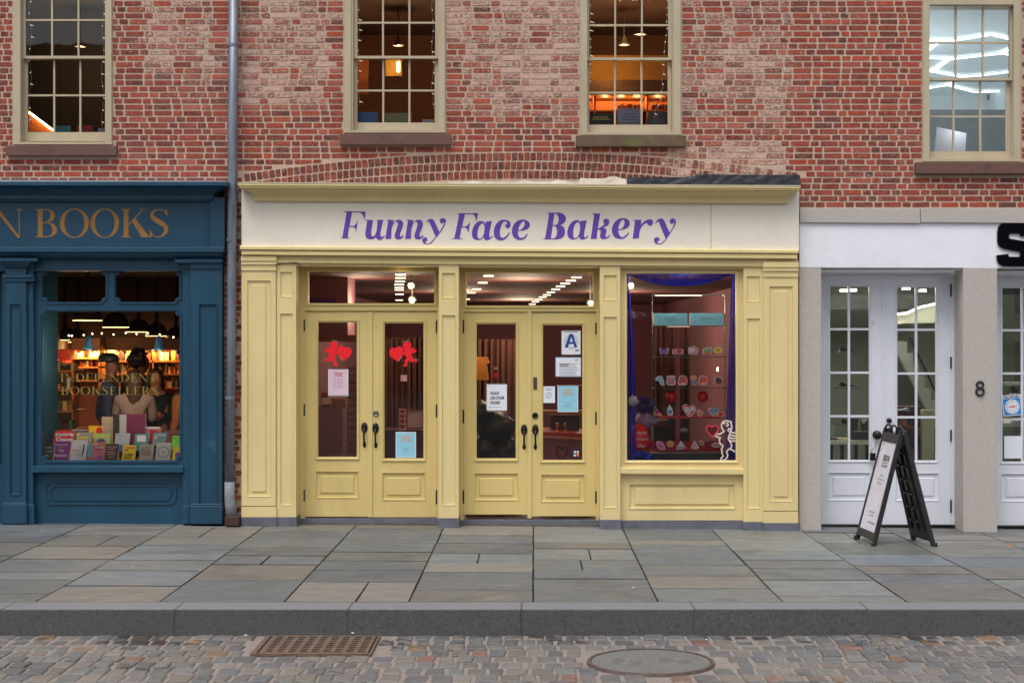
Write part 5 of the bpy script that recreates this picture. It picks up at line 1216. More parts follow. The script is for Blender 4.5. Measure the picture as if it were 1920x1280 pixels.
blob('sack', mat('pale_mauve_cloth', lin(170, 140, 170), .7, bmp=.4, bs=20), 'pale mauve cloth bundle beneath the purple flowers', 'cloth', 1212, 786, 44, 24, .5, .2, 2.2, .3)
# red valentine balloon
hb = root('balloon', 'shiny red valentine balloon with white script behind the left drape', 'balloon', (X(1197, .3), .3, Z(846, .3)))
q = MB(); P = crom([(1190, 847), (1177, 838), (1178, 820), (1184, 802), (1195, 795.5), (1208, 798), (1216, 812), (1218, 828), (1213, 842), (1202, 847)], 5); yb_ = .3
cxx, cyy = 1198, 822; lay = []
for (k_, dy) in ((.02, -.07), (.5, -.06), (.82, -.035), (1, 0), (.82, .035), (.5, .06), (.02, .07)):
    lay.append([(X(cxx + (p[0] - cxx) * k_, yb_), yb_ + dy, Z(cyy + (p[1] - cyy) * k_, yb_)) for p in P])
vs = [p for l in lay for p in l]; n = len(P); q.add(vs, [(j * n + i, j * n + (i + 1) % n, (j + 1) * n + (i + 1) % n, (j + 1) * n + i) for j in range(6) for i in range(n)])
q.build('foil', mat('red_foil_balloon', lin(240, 10, 24), .3, var=.05), hb, smooth=True)
q = MB(); text_mb(q, 'Happy', 1203, 813, 5, .215, 'CENTER', .3); text_mb(q, "Valentine's", 1201, 825, 5, .215, 'CENTER', .3, 28); text_mb(q, 'Day', 1202, 838, 6, .215, 'CENTER', .3); q.build('lettering', M['paper'], hb)
MB().r(1190, 1222, 846, 864, .35, .5).build('stand', M['dark'], label='dark block under the red balloon', cat='stand') if False else None
# light-outline cupid with heart
M['rope'] = emit('rope_light', lin(250, 236, 224), .28); M['rope_red'] = emit('red_rope_light', lin(230, 70, 90), .3)
cp = root('cupid_light', 'cupid figure outlined in cream rope light at the right of the show window', 'window light', (X(1354, .12), .12, Z(864, .12)))
k = 8.533; fx = lambda p: (X(1180 + p[0] / k, .07), .07, Z(720 + p[1] / k, .07))
segs = [[(1640, 610), (1600, 592), (1540, 582), (1500, 600), (1472, 650), (1478, 700), (1500, 730), (1520, 752), (1475, 780), (1435, 800), (1390, 790)],
        [(1370, 825), (1420, 848), (1460, 850), (1440, 880), (1445, 930), (1470, 965), (1500, 975), (1475, 1030), (1485, 1110), (1505, 1150), (1465, 1180), (1460, 1205), (1520, 1215), (1560, 1175), (1575, 1130), (1555, 1085), (1575, 1050), (1625, 1020), (1640, 985), (1615, 925), (1585, 880), (1590, 830), (1610, 790), (1625, 745), (1640, 690), (1635, 650), (1620, 612)],
        [(1560, 612), (1585, 650), (1570, 672), (1550, 660)], [(1620, 715), (1590, 712), (1575, 735), (1600, 755)], [(1625, 760), (1660, 780), (1700, 770)], [(1600, 800), (1650, 825), (1700, 815)], [(1600, 850), (1650, 870), (1700, 855)], [(1590, 890), (1640, 912), (1700, 905)], [(1620, 1045), (1660, 1055), (1690, 1085)], [(1500, 620), (1520, 615), (1525, 640)]]
q = MB()
for s_ in segs: q.tube([fx(p) for p in s_], .009, 6)
q.build('outline', M['rope'], cp)
q = MB(); H = [(1330, 845), (1290, 800), (1245, 755), (1230, 710), (1250, 672), (1290, 662), (1322, 685), (1360, 660), (1405, 672), (1425, 700), (1410, 750), (1370, 800), (1330, 845)]
q.tube([fx(p) for p in H], .0075, 6); q.build('heart_outline', M['rope_red'], cp); q = MB(); q.prism([(fx(p)[0], fx(p)[2]) for p in H[:-1]], .078, .08); q.build('heart', mat('dark_red_film', lin(130, 20, 40), .4), cp)
lamp('light', (X(1280), .22, Z(500)), 38, (1, .93, .88), .08, cab)  # lamp without a fixture, added above the pane to brighten the cookies
# desk behind
dk = root('desk', 'small dark wood desk behind the lower left of the display case', 'desk', (X(1243, 1.3), 1.3, BF))
MB().r(1224, 1256, 788, 800, 1.3, 1.9).build('top', M['dark_wood'], dk); MB().r(1226, 1254, 800, 860, 1.35, 1.85).build('cabinet', mat('desk_dark', lin(48, 34, 30), .7), dk)
for a, l_ in ((1223, 'left'), (1248, 'middle'), (1275, 'right')): drape('curtain', a, a + 18, 612, BF, 2.4, mat('wine_curtain', lin(66, 34, 28), .8), f'{l_} dark curtain seen through the display case', 'curtain', 2, .04)
thing_box('wall_light', 'small glowing slot on the mauve wall at the right of the display case', 'wall light', 1344.5, 1347, 688, 696, 2.0, .02, emit('slot', (1, .8, .5), 5))
# ---------------------------------------------------------------- a small hand-built serif alphabet
TK, TN = .155, .035
def _stem(x, w_, top=1, bot=0, s0=True, s1=True):
    e = .085; P = []
    P += [(x - e, bot), (x + w_ + e, bot), (x + w_ + e, bot + .022), (x + w_ + .02, bot + .045), (x + w_, bot + .09)] if s0 else [(x, bot), (x + w_, bot)]
    P += [(x + w_, top - .09), (x + w_ + .02, top - .045), (x + w_ + e, top - .022), (x + w_ + e, top), (x - e, top), (x - e, top - .022), (x - .02, top - .045), (x, top - .09)] if s1 else [(x + w_, top), (x, top)]
    if s0: P += [(x, bot + .09), (x - .02, bot + .045), (x - e, bot + .022)]
    return [P]
def _band(cx, cy, rx, ry, a0, a1, tk=TK, tn=TN, n=18):
    o_ = [(cx + rx * math.cos(a0 + (a1 - a0) * i / n), cy + ry * math.sin(a0 + (a1 - a0) * i / n)) for i in range(n + 1)]
    i_ = [(cx + (rx - tk) * math.cos(a0 + (a1 - a0) * i / n), cy + (ry - tn) * math.sin(a0 + (a1 - a0) * i / n)) for i in range(n + 1)]
    return [o_ + i_[::-1]]
def _R(a, b, c_, d_): return [[(a, c_), (b, c_), (b, d_), (a, d_)]]
def _line(p, q, w0, w1=None):
    w1 = w1 or w0; v = Vector((q[0] - p[0], q[1] - p[1])).normalized(); n_ = Vector((-v.y, v.x))
    return [[(p[0] + n_.x * w0 / 2, p[1] + n_.y * w0 / 2), (p[0] - n_.x * w0 / 2, p[1] - n_.y * w0 / 2), (q[0] - n_.x * w1 / 2, q[1] - n_.y * w1 / 2), (q[0] + n_.x * w1 / 2, q[1] + n_.y * w1 / 2)]]
def _ribbon(pts, ws):
    L_, R__ = [], []
    for i, p in enumerate(pts):
        a, b = pts[max(0, i - 1)], pts[min(len(pts) - 1, i + 1)]; v = Vector((b[0] - a[0], b[1] - a[1])).normalized(); n_ = Vector((-v.y, v.x)) * ws[i] / 2
        L_.append((p[0] + n_.x, p[1] + n_.y)); R__.append((p[0] - n_.x, p[1] - n_.y))
    return [L_ + R__[::-1]]
hp_ = math.pi / 2
SER = {
 'I': (.38, _stem(.11, TK)),
 'O': (1.0, [('ring', .5, .5, .49, .52)]),
 'B': (.8, _stem(.12, TK) + _R(.2, .4, .965, 1) + _R(.2, .42, .5, .53) + _R(.2, .42, 0, .035) + _band(.4, .765, .29, .235, -hp_, hp_) + _band(.42, .265, .34, .265, -hp_, hp_)),
 'P': (.74, _stem(.12, TK) + _R(.2, .4, .965, 1) + _R(.2, .4, .44, .475) + _band(.4, .72, .3, .28, -hp_, hp_)),
 'R': (.86, _stem(.12, TK) + _R(.2, .4, .965, 1) + _R(.2, .4, .46, .495) + _band(.4, .73, .29, .27, -hp_, hp_) + _line((.42, .48), (.78, .02), TK * .95) + _R(.7, .9, 0, .03)),
 'D': (.98, _stem(.12, TK) + _R(.2, .44, .965, 1) + _R(.2, .44, 0, .035) + _band(.44, .5, .47, .5, -hp_, hp_)),
 'E': (.72, _stem(.12, TK) + _R(.2, .64, .965, 1) + _R(.2, .52, .49, .525) + _R(.2, .66, 0, .035) + [[(.64, 1), (.64, .8), (.61, .8), (.57, .965)]] + [[(.68, 0), (.7, .22), (.67, .22), (.6, .035)]] + _R(.5, .53, .41, .61)),
 'L': (.7, _stem(.12, TK) + _R(.2, .64, 0, .035) + [[(.66, 0), (.68, .24), (.65, .24), (.57, .035)]]),
 'T': (.86, _stem(.35, TK, s1=False) + _R(.06, .8, .965, 1) + [[(.06, 1), (.04, .78), (.07, .78), (.14, .965)]] + [[(.8, 1), (.82, .78), (.79, .78), (.72, .965)]]),
 'N': (1.02, _stem(.12, .035) + _stem(.86, .035, s0=False) + [[(.04, 1), (.2, 1), (.9, 0), (.88, -.02), (.83, -.02)]]),
 'K': (.96, _stem(.12, TK) + _line((.26, .42), (.74, .97), .035) + _R(.62, .9, .978, 1) + [[(.38, .58), (.5, .68), (.96, .02), (.96, 0), (.72, 0)]] + _R(.68, 1.0, 0, .025)),
 'S': (.66, _ribbon([(.57, .8), (.5, .93), (.34, .985), (.18, .95), (.1, .84), (.13, .7), (.28, .58), (.45, .47), (.56, .34), (.54, .17), (.42, .04), (.27, .005), (.13, .06), (.06, .2)], [.02, .04, .035, .07, .12, .15, .17, .17, .15, .12, .06, .035, .04, .03]) + [[(.6, .72), (.6, .98), (.575, .98), (.5, .93)]] + [[(.03, .28), (.035, 0), (.06, 0), (.13, .06)]]),
}
def serif(mb, ch, px0, px1, pt, pb, y, dy):
    wd, polys = SER[ch]; k = 0
    fx_ = lambda p: (X(px0 + (px1 - px0) * p[0] / wd, y), Z(pb + (pt - pb) * p[1], y))
    for P in polys:
        yy_ = y - k * dy; k += 1
        if P[0] == 'ring':
            _, cx, cy, rx, ry = P
            o_ = [(cx + rx * math.cos(6.283 * i / 40), cy + ry * math.sin(6.283 * i / 40)) for i in range(40)]
            i_ = [(cx + (rx - TK) * math.cos(6.283 * i / 40), cy + (ry - .035) * math.sin(6.283 * i / 40)) for i in range(40)]
            mb.prism([fx_(p) for p in o_], yy_, None, [[fx_(p) for p in i_]])
        else: mb.prism([fx_(p) for p in P], yy_, None)

# ---------------------------------------------------------------- blue bookshop front
B_ = M['blue']
bs = root('bookshop_front', 'dark blue painted shopfront with gold serif lettering and books in its window', 'shopfront', (X(205), -.1, wall_z(X(205))))
BY = -.12; LX = -140
e = MB(); e.rt(LX, 424, 336.5, 341, 339, 341.5, -.37, .02); e.build('flashing', M['lead'], bs)
e = MB(); e.loft([(341, 341, LX, 424, -.37), (347.5, 347.5, LX, 424, -.37), (349, 349, LX, 421, -.35)] + [(349 + 17 * i / 6, 349 + 17 * i / 6, LX, 421 - 21 * math.sin(i / 6 * 1.57), -.34 + .14 * (i / 6) ** .7) for i in range(7)] + [(366.5, 366.5, LX, 399, -.195), (373.5, 373.5, LX, 397, -.195), (374, 374, LX, 396, -.17), (377, 377, LX, 396, -.17)], .05); e.build('cornice', B_, bs)
e = MB(); e.pplate(LX, 421, 370, 464, [(LX + 6, 391.5, 379, 463)], BY - .03, BY); e.r(LX, 421, 370, 464, BY - .004, .05); fb = e.build('sign_board', B_, bs)
MB().ring(LX + 5, 393, 377.5, 466, 2.4, BY - .036, BY - .003).build('moulding', B_, fb)
lt = MB(); yl = BY - .0055
for i, (ch, a, b) in enumerate((('N', -13, 44), ('B', 64, 109.5), ('O', 111.5, 167.5), ('O', 169, 224), ('K', 225, 280), ('S', 279, 317.5))): serif(lt, ch, a, b, 392, 445, yl, .00025)
lt.build('lettering', M['gold'], fb)
e = MB(); e.loft([(463, 463, LX, 419, -.21), (465, 465, LX, 419.5, -.225), (472, 472, LX, 419.5, -.225), (474.5, 474.5, LX, 417, -.19), (479, 479, LX, 417, -.17), (483.5, 483.5, LX, 417, -.14)], .05); e.build('architrave', B_, bs)
MB().r(LX, 417, 482, 508, -.06, .1).build('beam', B_, bs)
def bpil(a, b, strip_a, strip_b, fld, cap, side):
    g_ = bpy.data.objects.new('pilaster', None); COL.objects.link(g_); g_.parent = bs; g_.location = Vector((X((a + b) / 2, BY), BY, wall_z(X(a)))) - bs.location
    q = MB(); q.pplate(a, b, 484, 978, [fld], BY, BY + .02); q.r(a, b, 484, 978, BY + .015, .2); q.build('shaft', B_, g_)
    MB().ring(fld[0] - 2, fld[1] + 2, fld[2] - 2, fld[3] + 2, 3, BY - .01, BY + .016).build('moulding', B_, g_)
    if strip_a: MB().r(strip_a, strip_b, 484, 978, BY + .04, .2).build('side_strip', B_, g_)
    return g_
g1 = bpil(11, 49, 49.2, 62, (19, 36, 571, 926), None, 1)
q = MB(); q.loft([(484, 484, -1, 70, -.2), (489, 489, -1, 70, -.2), (491, 491, 1, 57, -.19), (500, 500, 8, 50, -.145), (503, 503, 10, 49.5, -.13)], .1); q.r(50, 69, 484, 491, -.12, .1); q.r(50, 64, 491, 503, -.10, .1); q.r(4, 62, 515, 520, -.15, .1); q.r(8, 64, 520, 527, -.135, .1); q.build('capital', B_, g1)
q = MB(); q.r(4, 50, 945, 982, -.15, .1); q.r(6, 48.5, 942, 945, -.14, .1); q.r(50.2, 64, 945, 982, -.1, .1); q.build('base_block', B_, g1, bevel=.006)
g2 = bpil(357, 416.5, 342.5, 356.8, (374, 405, 571, 946), None, 0)
q = MB(); q.r(327, 416.7, 486, 492.3, -.17, .1); q.r(341, 416.7, 492.6, 503, -.105, .1); q.r(357, 416.7, 492.6, 503, -.14, .1); q.build('capital', B_, g2)
q = MB(); q.r(356, 417, 948, 982, -.15, .1); q.r(357, 417, 944, 948, -.14, .1); q.r(341, 355.8, 948, 982, -.1, .1); q.build('base_block', B_, g2, bevel=.006)
# continuation of the front beyond the left edge
g3 = bpil(-60, -22, None, None, (-52, -30, 571, 926), None, 0)
q = MB(); q.pplate(LX, 11, 500, 984, [(-22, 4, 505, 870)], -.02, .1); q.r(-22, 5, 505, 870, .09, .1); q.build('side_bay', B_, bs)
# window frame with notched corners
def notched(a, b, t, u, r_, n=6, out=False):
    P = []
    for (cx, cy, a0) in ((b, t, math.pi), (b, u, math.pi * 1.5), (a, u, 0), (a, t, math.pi * .5)):
        pass
    def arc(cx, cy, s0, s1):
        return [(cx + r_ * math.cos(s0 + (s1 - s0) * i / n), cy + r_ * math.sin(s0 + (s1 - s0) * i / n)) for i in range(n + 1)]
    # px space, y down
    P += arc(a, t, 0, hp_)[::-1]            # top-left notch, from (a, t+r) ... reversed below
    P = arc(a, t, hp_, 0) + arc(b, t, math.pi, hp_) + arc(b, u, -hp_, -math.pi) + arc(a, u, 0, -hp_)
    return P
def holed(mb, outer, holes, yf, yb): mb.prism([(X(p[0], yf), Z(p[1], yf)) for p in outer], yf, yb, [[(X(p[0], yf), Z(p[1], yf)) for p in h] for h in holes])
rect4 = lambda a, b, t, u: [(a, t), (b, t), (b, u), (a, u)]
WY_ = -.02
op = [(80, 198, 507.5, 566), (216.5, 336, 507.5, 566), (78.5, 337, 584, 863)]
q = MB(); hl = [notched(*o_, 9) for o_ in op]
holed(q, rect4(60, 345, 500, 876), hl, WY_, .06); wf = q.build('display_window_frame', B_, bs)
for o_ in op:
    q = MB(); a, b, t, u = o_
    holed(q, notched(a - 4, b + 4, t - 4, u + 4, 9), [notched(a - 2.2, b + 2.2, t - 2.2, u + 2.2, 9)], WY_ - .012, WY_ + .001); q.build('moulding', B_, wf)
    y = .02
    MB().add([(X(a - 2, y), y, Z(u + 2, y)), (X(b + 2, y), y, Z(u + 2, y)), (X(b + 2, y), y, Z(t - 2, y)), (X(a - 2, y), y, Z(t - 2, y))], [(0, 1, 2, 3)]).build('pane', M['glass'], wf)
q = MB()
for s_, a, pb in (('INDEPENDENT', 113, 715.5), ('BOOKSELLERS', 114, 740)):
    tot = sum(SER[ch][0] + .1 for ch in s_); x_ = a; k = (297 - a) / tot
    for ch in s_: serif(q, ch, x_, x_ + SER[ch][0] * k, pb - 15.5, pb, .0175, .0001); x_ += (SER[ch][0] + .1) * k
q.build('lettering', M['gilt'], wf)
e = MB(); e.loft([(873.5, 873.5, 59, 343.5, -.09), (875, 875, 59, 343.5, -.11), (885, 885, 59, 343.5, -.11), (887, 887, 59, 343.5, -.06)], .1); e.build('window_sill', B_, bs)
q = MB(); q.r(60, 345, 886, 984, .0, .1); rs = q.build('stall_riser', B_, bs)
def octo(a, b, t, u, r_): return [(a + r_, t), (b - r_, t), (b - r_ + 3, t + 2), (b - 2, t + r_ - 3), (b, t + r_), (b, u - r_), (b - 2, u - r_ + 3), (b - r_ + 3, u - 2), (b - r_, u), (a + r_, u), (a + r_ - 3, u - 2), (a + 2, u - r_ + 3), (a, u - r_), (a, t + r_), (a + 2, t + r_ - 3), (a + r_ - 3, t + 2)]
q = MB(); holed(q, octo(84, 330, 902, 946, 9), [octo(87, 327, 905, 943, 8)], -.014, .001); holed(q, octo(93, 321, 910, 938, 8), [octo(95, 319, 912, 936, 7)], -.012, .001); q.build('moulding', B_, rs)
# ---- bookshop interior
M['bwall'] = mat('bookshop_umber_wall', lin(60, 36, 20), .8, var=.1); M['bceil'] = mat('bookshop_dark_ceiling', lin(28, 18, 12), .9); M['bflr'] = mat('bookshop_floor', lin(60, 38, 24), .5)
room(bs, X(-330), X(419), .1, 9.6, wall_z(0) + .02, 3.05, M['bwall'], M['bceil'], M['bflr'])
MB().r(60, 345, 864, 872, .03, .75).build('display_shelf', M['dark_wood'], bs)
MB().r(-40, 76, 500, 985, .1, .75).build('partition', M['blue'], bs); MB().r(78, 100, 560, 870, .7, .76).build('shutter', mat('dark_blue_inner_panel', lin(28, 44, 60), .5), bs)
M['dome'] = mat('black_enamel_dome', lin(36, 26, 20), .5); M['dome_glow'] = emit('dome_glow', (1, .66, .25), 4.5)
domes = [(164, 600.5, 56, 'first'), (217, 613, 50, 'second'), (259.5, 622, 45, 'third'), (293.5, 629.5, 41, 'fourth'), (330, 637, 38, 'rightmost'), (122, 637, 41, 'leftmost'), (146, 641, 37, 'hindmost left')]
for px, py, wd, l_ in domes:
    d_ = F * .40 / wd; y = min(d_ - D, 9.0); x, z = X(px, y), Z(py, y); r_ = S(wd, y) / 2
    rt = root('dome_lamp', f'black dome pendant lamp with a warm lit rim, {l_} in the bookshop', 'pendant lamp', (x, y, z), 'black dome lamps in the bookshop')
    MB().lathe((x, y, z), [(r_, 0), (r_ * .98, .04), (r_ * .85, .12), (r_ * .6, .19), (r_ * .2, .225), (.03, .23), (.02, max(.3, 3.03 - z))], 24).build('lamp_shade', M['dome'], rt, smooth=True)
    MB().lathe((x, y, z), [(.0001, .0), (r_ * .96, .0), (r_ * .96, -.006), (.0001, -.006)], 24).build('diffuser', M['dome_glow'], rt)
    lamp('light', (x, y, z - .12), 3.5, (1, .6, .24), .12, rt)
M['lampblue'] = mat('blue_enamel', lin(44, 100, 140), .35)
for px, py, l_ in ((166, 655, 'left small blue bell pendant above the display books'), (298, 656, 'right small blue bell pendant above the display books')):
    y = .1; x, z = X(px, y), Z(py, y)
    rt = root('bell_lamp', l_, 'pendant lamp', (x, y, z), 'blue bell lamps in the bookshop window')
    MB().lathe((x, y, z), [(.062, 0), (.06, .018), (.042, .045), (.036, .07), (.034, .115), (.026, .145), (.008, .155), (.006, .17)], 20).build('lamp_shade', M['lampblue'], rt, smooth=True)
    MB().lathe((x, y, z), [(.0001, .004), (.056, .004)], 20).build('bulb', M['bulb'], rt); MB().tube([(x, y, z + .16), (x, y, 3.0)], .003, 5).build('cord', M['black'], rt)
    lamp('light', (x, y, z - .06), 15, (1, .7, .42), .04, rt)
for i, (px, py) in enumerate([(157, 628), (173, 625.5), (191, 625), (213, 627), (236, 624), (256, 626), (277, 624.5), (299, 627), (325, 632), (129, 629), (134.5, 629.5)]):
    y = 3.4; MB().lathe((X(px, y), y, Z(py, y)), [(.0001, -.012), (.012, 0), (.0001, .012)], 8).build('fairy_light', M['bulb'], label='tiny warm point of light below the dome lamps', cat='fairy light', group='tiny lights strung across the bookshop')
# back shelving
def bookcase(lab, a, b, t, shelves, y, seed, ups):
    rnd = random.Random(seed); bk = root('bookcase', lab, 'bookcase', (X((a + b) / 2, y), y, wall_z(0)))
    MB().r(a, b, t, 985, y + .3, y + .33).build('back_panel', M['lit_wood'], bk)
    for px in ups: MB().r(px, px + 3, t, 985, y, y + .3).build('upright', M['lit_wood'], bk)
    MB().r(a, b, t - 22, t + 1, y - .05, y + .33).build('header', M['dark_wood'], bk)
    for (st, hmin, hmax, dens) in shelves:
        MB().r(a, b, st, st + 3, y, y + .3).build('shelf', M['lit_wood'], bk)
        px = a + 3
        while px < b - 4:
            wd = rnd.uniform(1.8, 4.2); 
            if any(px < u + 3.5 and px + wd > u - .5 for u in ups): px += 1.2; continue
            if rnd.random() < .06: wd = rnd.uniform(9, 13)
            if any(px < u + 3.5 and px + wd > u - .5 for u in ups): px += 1.2; continue
            if rnd.random() < dens:
                MB().r(px, px + wd - .25, st - rnd.uniform(hmin, hmax), st, y + rnd.uniform(.02, .06), y + .24).build('book', rnd.choice(bm2), label=glab[0], cat='book', group=glab[1])
            px += wd
    al = bpy.data.lights.new('light', 'AREA'); al.shape = 'RECTANGLE'; al.size = S(b - a, y) * .9; al.size_y = .05; al.energy = 9; al.color = (1, .6, .22)
    ao = bpy.data.objects.new('light', al); COL.objects.link(ao); ao.location = Vector((X((a + b) / 2, y), y - .03, Z(t + 2, y))) - wloc(bk); ao.parent = bk; ao.rotation_euler = (math.radians(18), 0, 0)
bm2 = [mat('spine', lin(*c), .6) for c in [(230, 190, 120), (200, 80, 50), (120, 60, 40), (60, 50, 40), (110, 150, 60), (220, 150, 70), (240, 220, 180), (90, 40, 30), (180, 120, 60), (140, 130, 110)]]
glab = ('small upright book on the glowing back shelves of the bookshop', 'books on the glowing back shelves of the bookshop')
bookcase('glowing bookcase across the back of the bookshop behind the people', 186, 340, 655, [(676, 12, 20, .95), (700, 10, 19, .9), (726, 10, 18, .8)], 4.6, 3, (186, 285, 337))
bookcase('glowing bookcase at the left back of the bookshop', 134, 187, 656, [(670, 8, 13, .9), (687, 6, 12, .6), (712, 8, 16, .5)], 4.3, 5, (134, 184))
thing_box('cabinet', 'dark red cabinet at the left back of the bookshop', 'cabinet', 100, 131, 655, 675, 4.0, .5, mat('oxblood', lin(140, 40, 20), .6))
for i, (a, b, c_) in enumerate(((103, 111, (250, 30, 30)), (112, 121, (230, 30, 30)), (122, 131, (250, 110, 90)))):
    thing_box('box', ('leftmost bright red', 'middle bright red', 'salmon')[i] + ' box in the row at the left of the bookshop', 'box', a, b, 675, 681, 3.9, .1, mat('red_box', lin(*c_), .5))
lamp('light', (X(118, 3.6), 3.5, Z(650, 3.6)), 5, (1, .5, .25), .05, bs)
tb = root('display_table', 'cluttered wooden display stand at the left inside the bookshop', 'table', (X(120, 2.6), 2.6, wall_z(0)))
rnd = random.Random(5)
q = MB(); q.r(98, 138, 694, 697, 2.4, 3.0); q.r(98, 138, 730, 733, 2.4, 3.0); q.r(98, 138, 770, 773, 2.4, 3.0); q.r(98, 138, 806, 985, 2.4, 3.0); q.build('shelf_frame', M['lit_wood'], tb)
for st in (694, 730, 770, 806):
    px = 99
    while px < 134:
        wd = rnd.uniform(5, 11); h_ = rnd.uniform(9, 22)
        MB().r(px, px + wd - .6, st - h_, st, 2.45 + rnd.random() * .1, 2.75).build('book', rnd.choice(bm2), label='face out book on the cluttered stand at the left of the bookshop', cat='book', group='books on the cluttered stand')
        px += wd
lamp('light', (X(118, 1.8), 1.7, Z(690, 1.8)), 2.5, (1, .55, .22), .1, bs)

# books in the display window: px outline, depth, cover colour, marks, label
def wb(o, y, c_, lab, marks=None, th=.03, lean=.12): return flat_book(o, y, th, col(*c_), lab, marks=marks, lean=lean, grp='books standing in the bookshop window')
wht = M['paper']; yel = mat('yellow_print', lin(240, 226, 40), .5); blk = M['ink']
para = lambda a, b, t, u, k=3: [(a + k, t), (b, t), (b - k, u), (a, u)]
wb(para(79, 101, 831, 862, 2), .14, (50, 66, 62), 'dark green book with white script at the left end of the front row', [('lettering', multi(txt('Jo annie', 89, 840, 3, sh=.3), txt('essentials', 90, 847, 2.4, sh=.3)), wht), ('picture', multi(dot(87, 855, 4, 4)), mat('peach', lin(210, 170, 120), .5)), ('picture', dot(80.5, 851, 2, 2), mat('redspot', lin(160, 30, 40), .5))])
wb(para(98, 139.5, 808, 836, 4), .32, (214, 36, 50), 'red book with white block letters behind the purple book', [('lettering', multi(txt('more', 120, 817, 7, wd=34, bold=.05), txt('Days', 120, 827, 7, wd=32, bold=.05)), wht)])
wb(para(99, 131, 827, 862, 4), .16, (132, 38, 140), 'purple book with white title The Fetishist, front row', [('lettering', multi(txt('Katherine Min', 115, 835, 3, wd=22), txt('The', 114, 847, 5.2, wd=11), txt('Fetishist', 113, 856, 5.6, wd=22)), wht), ('picture', multi(bar(110, 120, 838, 839)), mat('gold_print', lin(190, 150, 60), .5))])
wb(para(141, 173, 810, 833, 2), .34, (150, 152, 160), 'grey book with yellow block title behind the white book', [('lettering', multi(bar(143, 149, 813, 816), txt('SUMMARY', 155, 823, 5, wd=22, bold=.04)), yel)])
wb(para(130, 164, 825, 862, 4), .15, (214, 220, 232), 'white book with red lettering and a black feather, front row', [('lettering', multi(txt('THE', 149, 840, 2, bold=.02), txt('WILDERNESS', 143, 845, 2.4, wd=16, bold=.02), txt('OF', 146, 848.5, 1.8), txt('GIRLS', 147, 853, 2.6, wd=12, bold=.02)), mat('red_print', lin(180, 60, 70), .5)), ('picture', lambda q, y: q.add([(X(156, y), y, Z(832, y)), (X(158, y), y, Z(834, y)), (X(156, y), y, Z(850, y)), (X(153, y), y, Z(858, y)), (X(154, y), y, Z(845, y))], [(0, 1, 2, 3, 4)]), blk)], th=.05)
wb(para(175, 206, 812, 838, 2), .34, (158, 196, 130), 'pale green book with a violet disc behind the portrait cover', [('lettering', txt('FALLING', 190, 819, 4, wd=24), yel), ('picture', dot(189, 831, 10, 9), mat('violet_print', lin(66, 62, 130), .5))])
wb(para(162, 197, 828, 862, 3), .13, (190, 110, 110), 'book with a colourful close up face on its cover, front row', [('picture', multi(bar(165, 172, 830, 857)), mat('teal_print', lin(60, 170, 190), .5)), ('picture', dot(187, 856, 6, 5), mat('violet2', lin(140, 80, 170), .5)), ('picture', dot(183, 840, 7, 4), mat('magenta_print', lin(160, 60, 90), .5)), ('lettering', multi(txt('NOUVEAU', 175, 834, 3, wd=18), txt('Bombay', 186, 840, 3.6, wd=15)), wht)])
wb(para(194, 222, 832, 862, 2), .15, (74, 50, 46), 'dark brown book with pale printed lines, front row', [('lettering', multi(txt('YOUR UTOPIA', 209, 839, 2.6, wd=20), txt('IS READY', 208, 843, 2.4, wd=14), bar(199, 215, 847, 848), bar(200, 216, 851, 852), bar(202, 212, 856, 857)), mat('pink_print', lin(220, 180, 170), .5))])
wb(para(214, 243, 812, 838, 2), .34, (170, 184, 206), 'plain pale blue book behind the brown book', [('lettering', bar(218, 228, 815, 816), M['ink_grey'])])
wb(para(228, 254.5, 834, 862, 2.5), .14, (238, 214, 20), 'bright yellow book titled Chain Gang, front row', [('lettering', multi(txt('CHAIN', 241, 854.5, 5, wd=18, bold=.03), txt('GANG', 239, 860, 4.4, wd=15, bold=.03)), blk), ('picture', multi(bar(236, 252, 838, 840), bar(232, 240, 842, 844.5)), mat('red_print2', lin(220, 60, 30), .5))])
wb(para(250, 278, 813, 845, 2), .33, (70, 140, 150), 'teal patterned book with a white label behind the yellow book', [('label', bar(256, 273, 816, 828), wht)])
wb(para(260, 288, 833, 862, 2), .14, (176, 166, 150), 'beige book with dark and red lettering, front row', [('lettering', multi(txt('THIS', 274, 848, 3.4, wd=12, bold=.02), txt('OTHER EDEN', 273, 853, 3.4, wd=20, bold=.02)), mat('maroon_print', lin(120, 30, 40), .5)), ('picture', multi(bar(271, 280, 836, 843), bar(264, 270, 838, 846)), M['ink_grey'])])
wb(para(285, 313, 811, 835, 2), .34, (104, 140, 160), 'slate blue book with a small gold disc behind the white book', [('picture', dot(292, 820, 3, 3), mat('gold_disc', lin(200, 170, 90), .5)), ('lettering', bar(296, 311, 815, 816), wht)])
wb(para(291, 320, 830, 862, 2), .13, (198, 202, 206), 'pale grey book with one thin black ring, front row', [('picture', circ(306, 847.5, 10.5, .9), blk), ('picture', dot(306, 847.5, 1.3), blk)], th=.04)
wb(para(321, 352, 817, 842, 2), .33, (130, 220, 90), 'bright green book at the right end of the second row', [('lettering', multi(txt('THE WAR', 332, 823, 2.6), txt('LIVE', 332, 828, 2.6)), blk)])
wb(para(322, 352, 837, 862, 3), .12, (238, 226, 40), 'yellow book with a purple disc at the right end of the front row', [('picture', dot(333, 853, 5.5), mat('purple_disc', lin(150, 80, 180), .5))])
wb(para(222, 230, 834, 846, 1), .2, (60, 110, 190), 'small blue card between the brown and the yellow book')
wb(rect(132, 166, 805, 818), .5, (40, 36, 32), 'black book with a pale top edge in the rear row', [('picture', bar(134, 164, 805.5, 807), M['paper'])], lean=0)
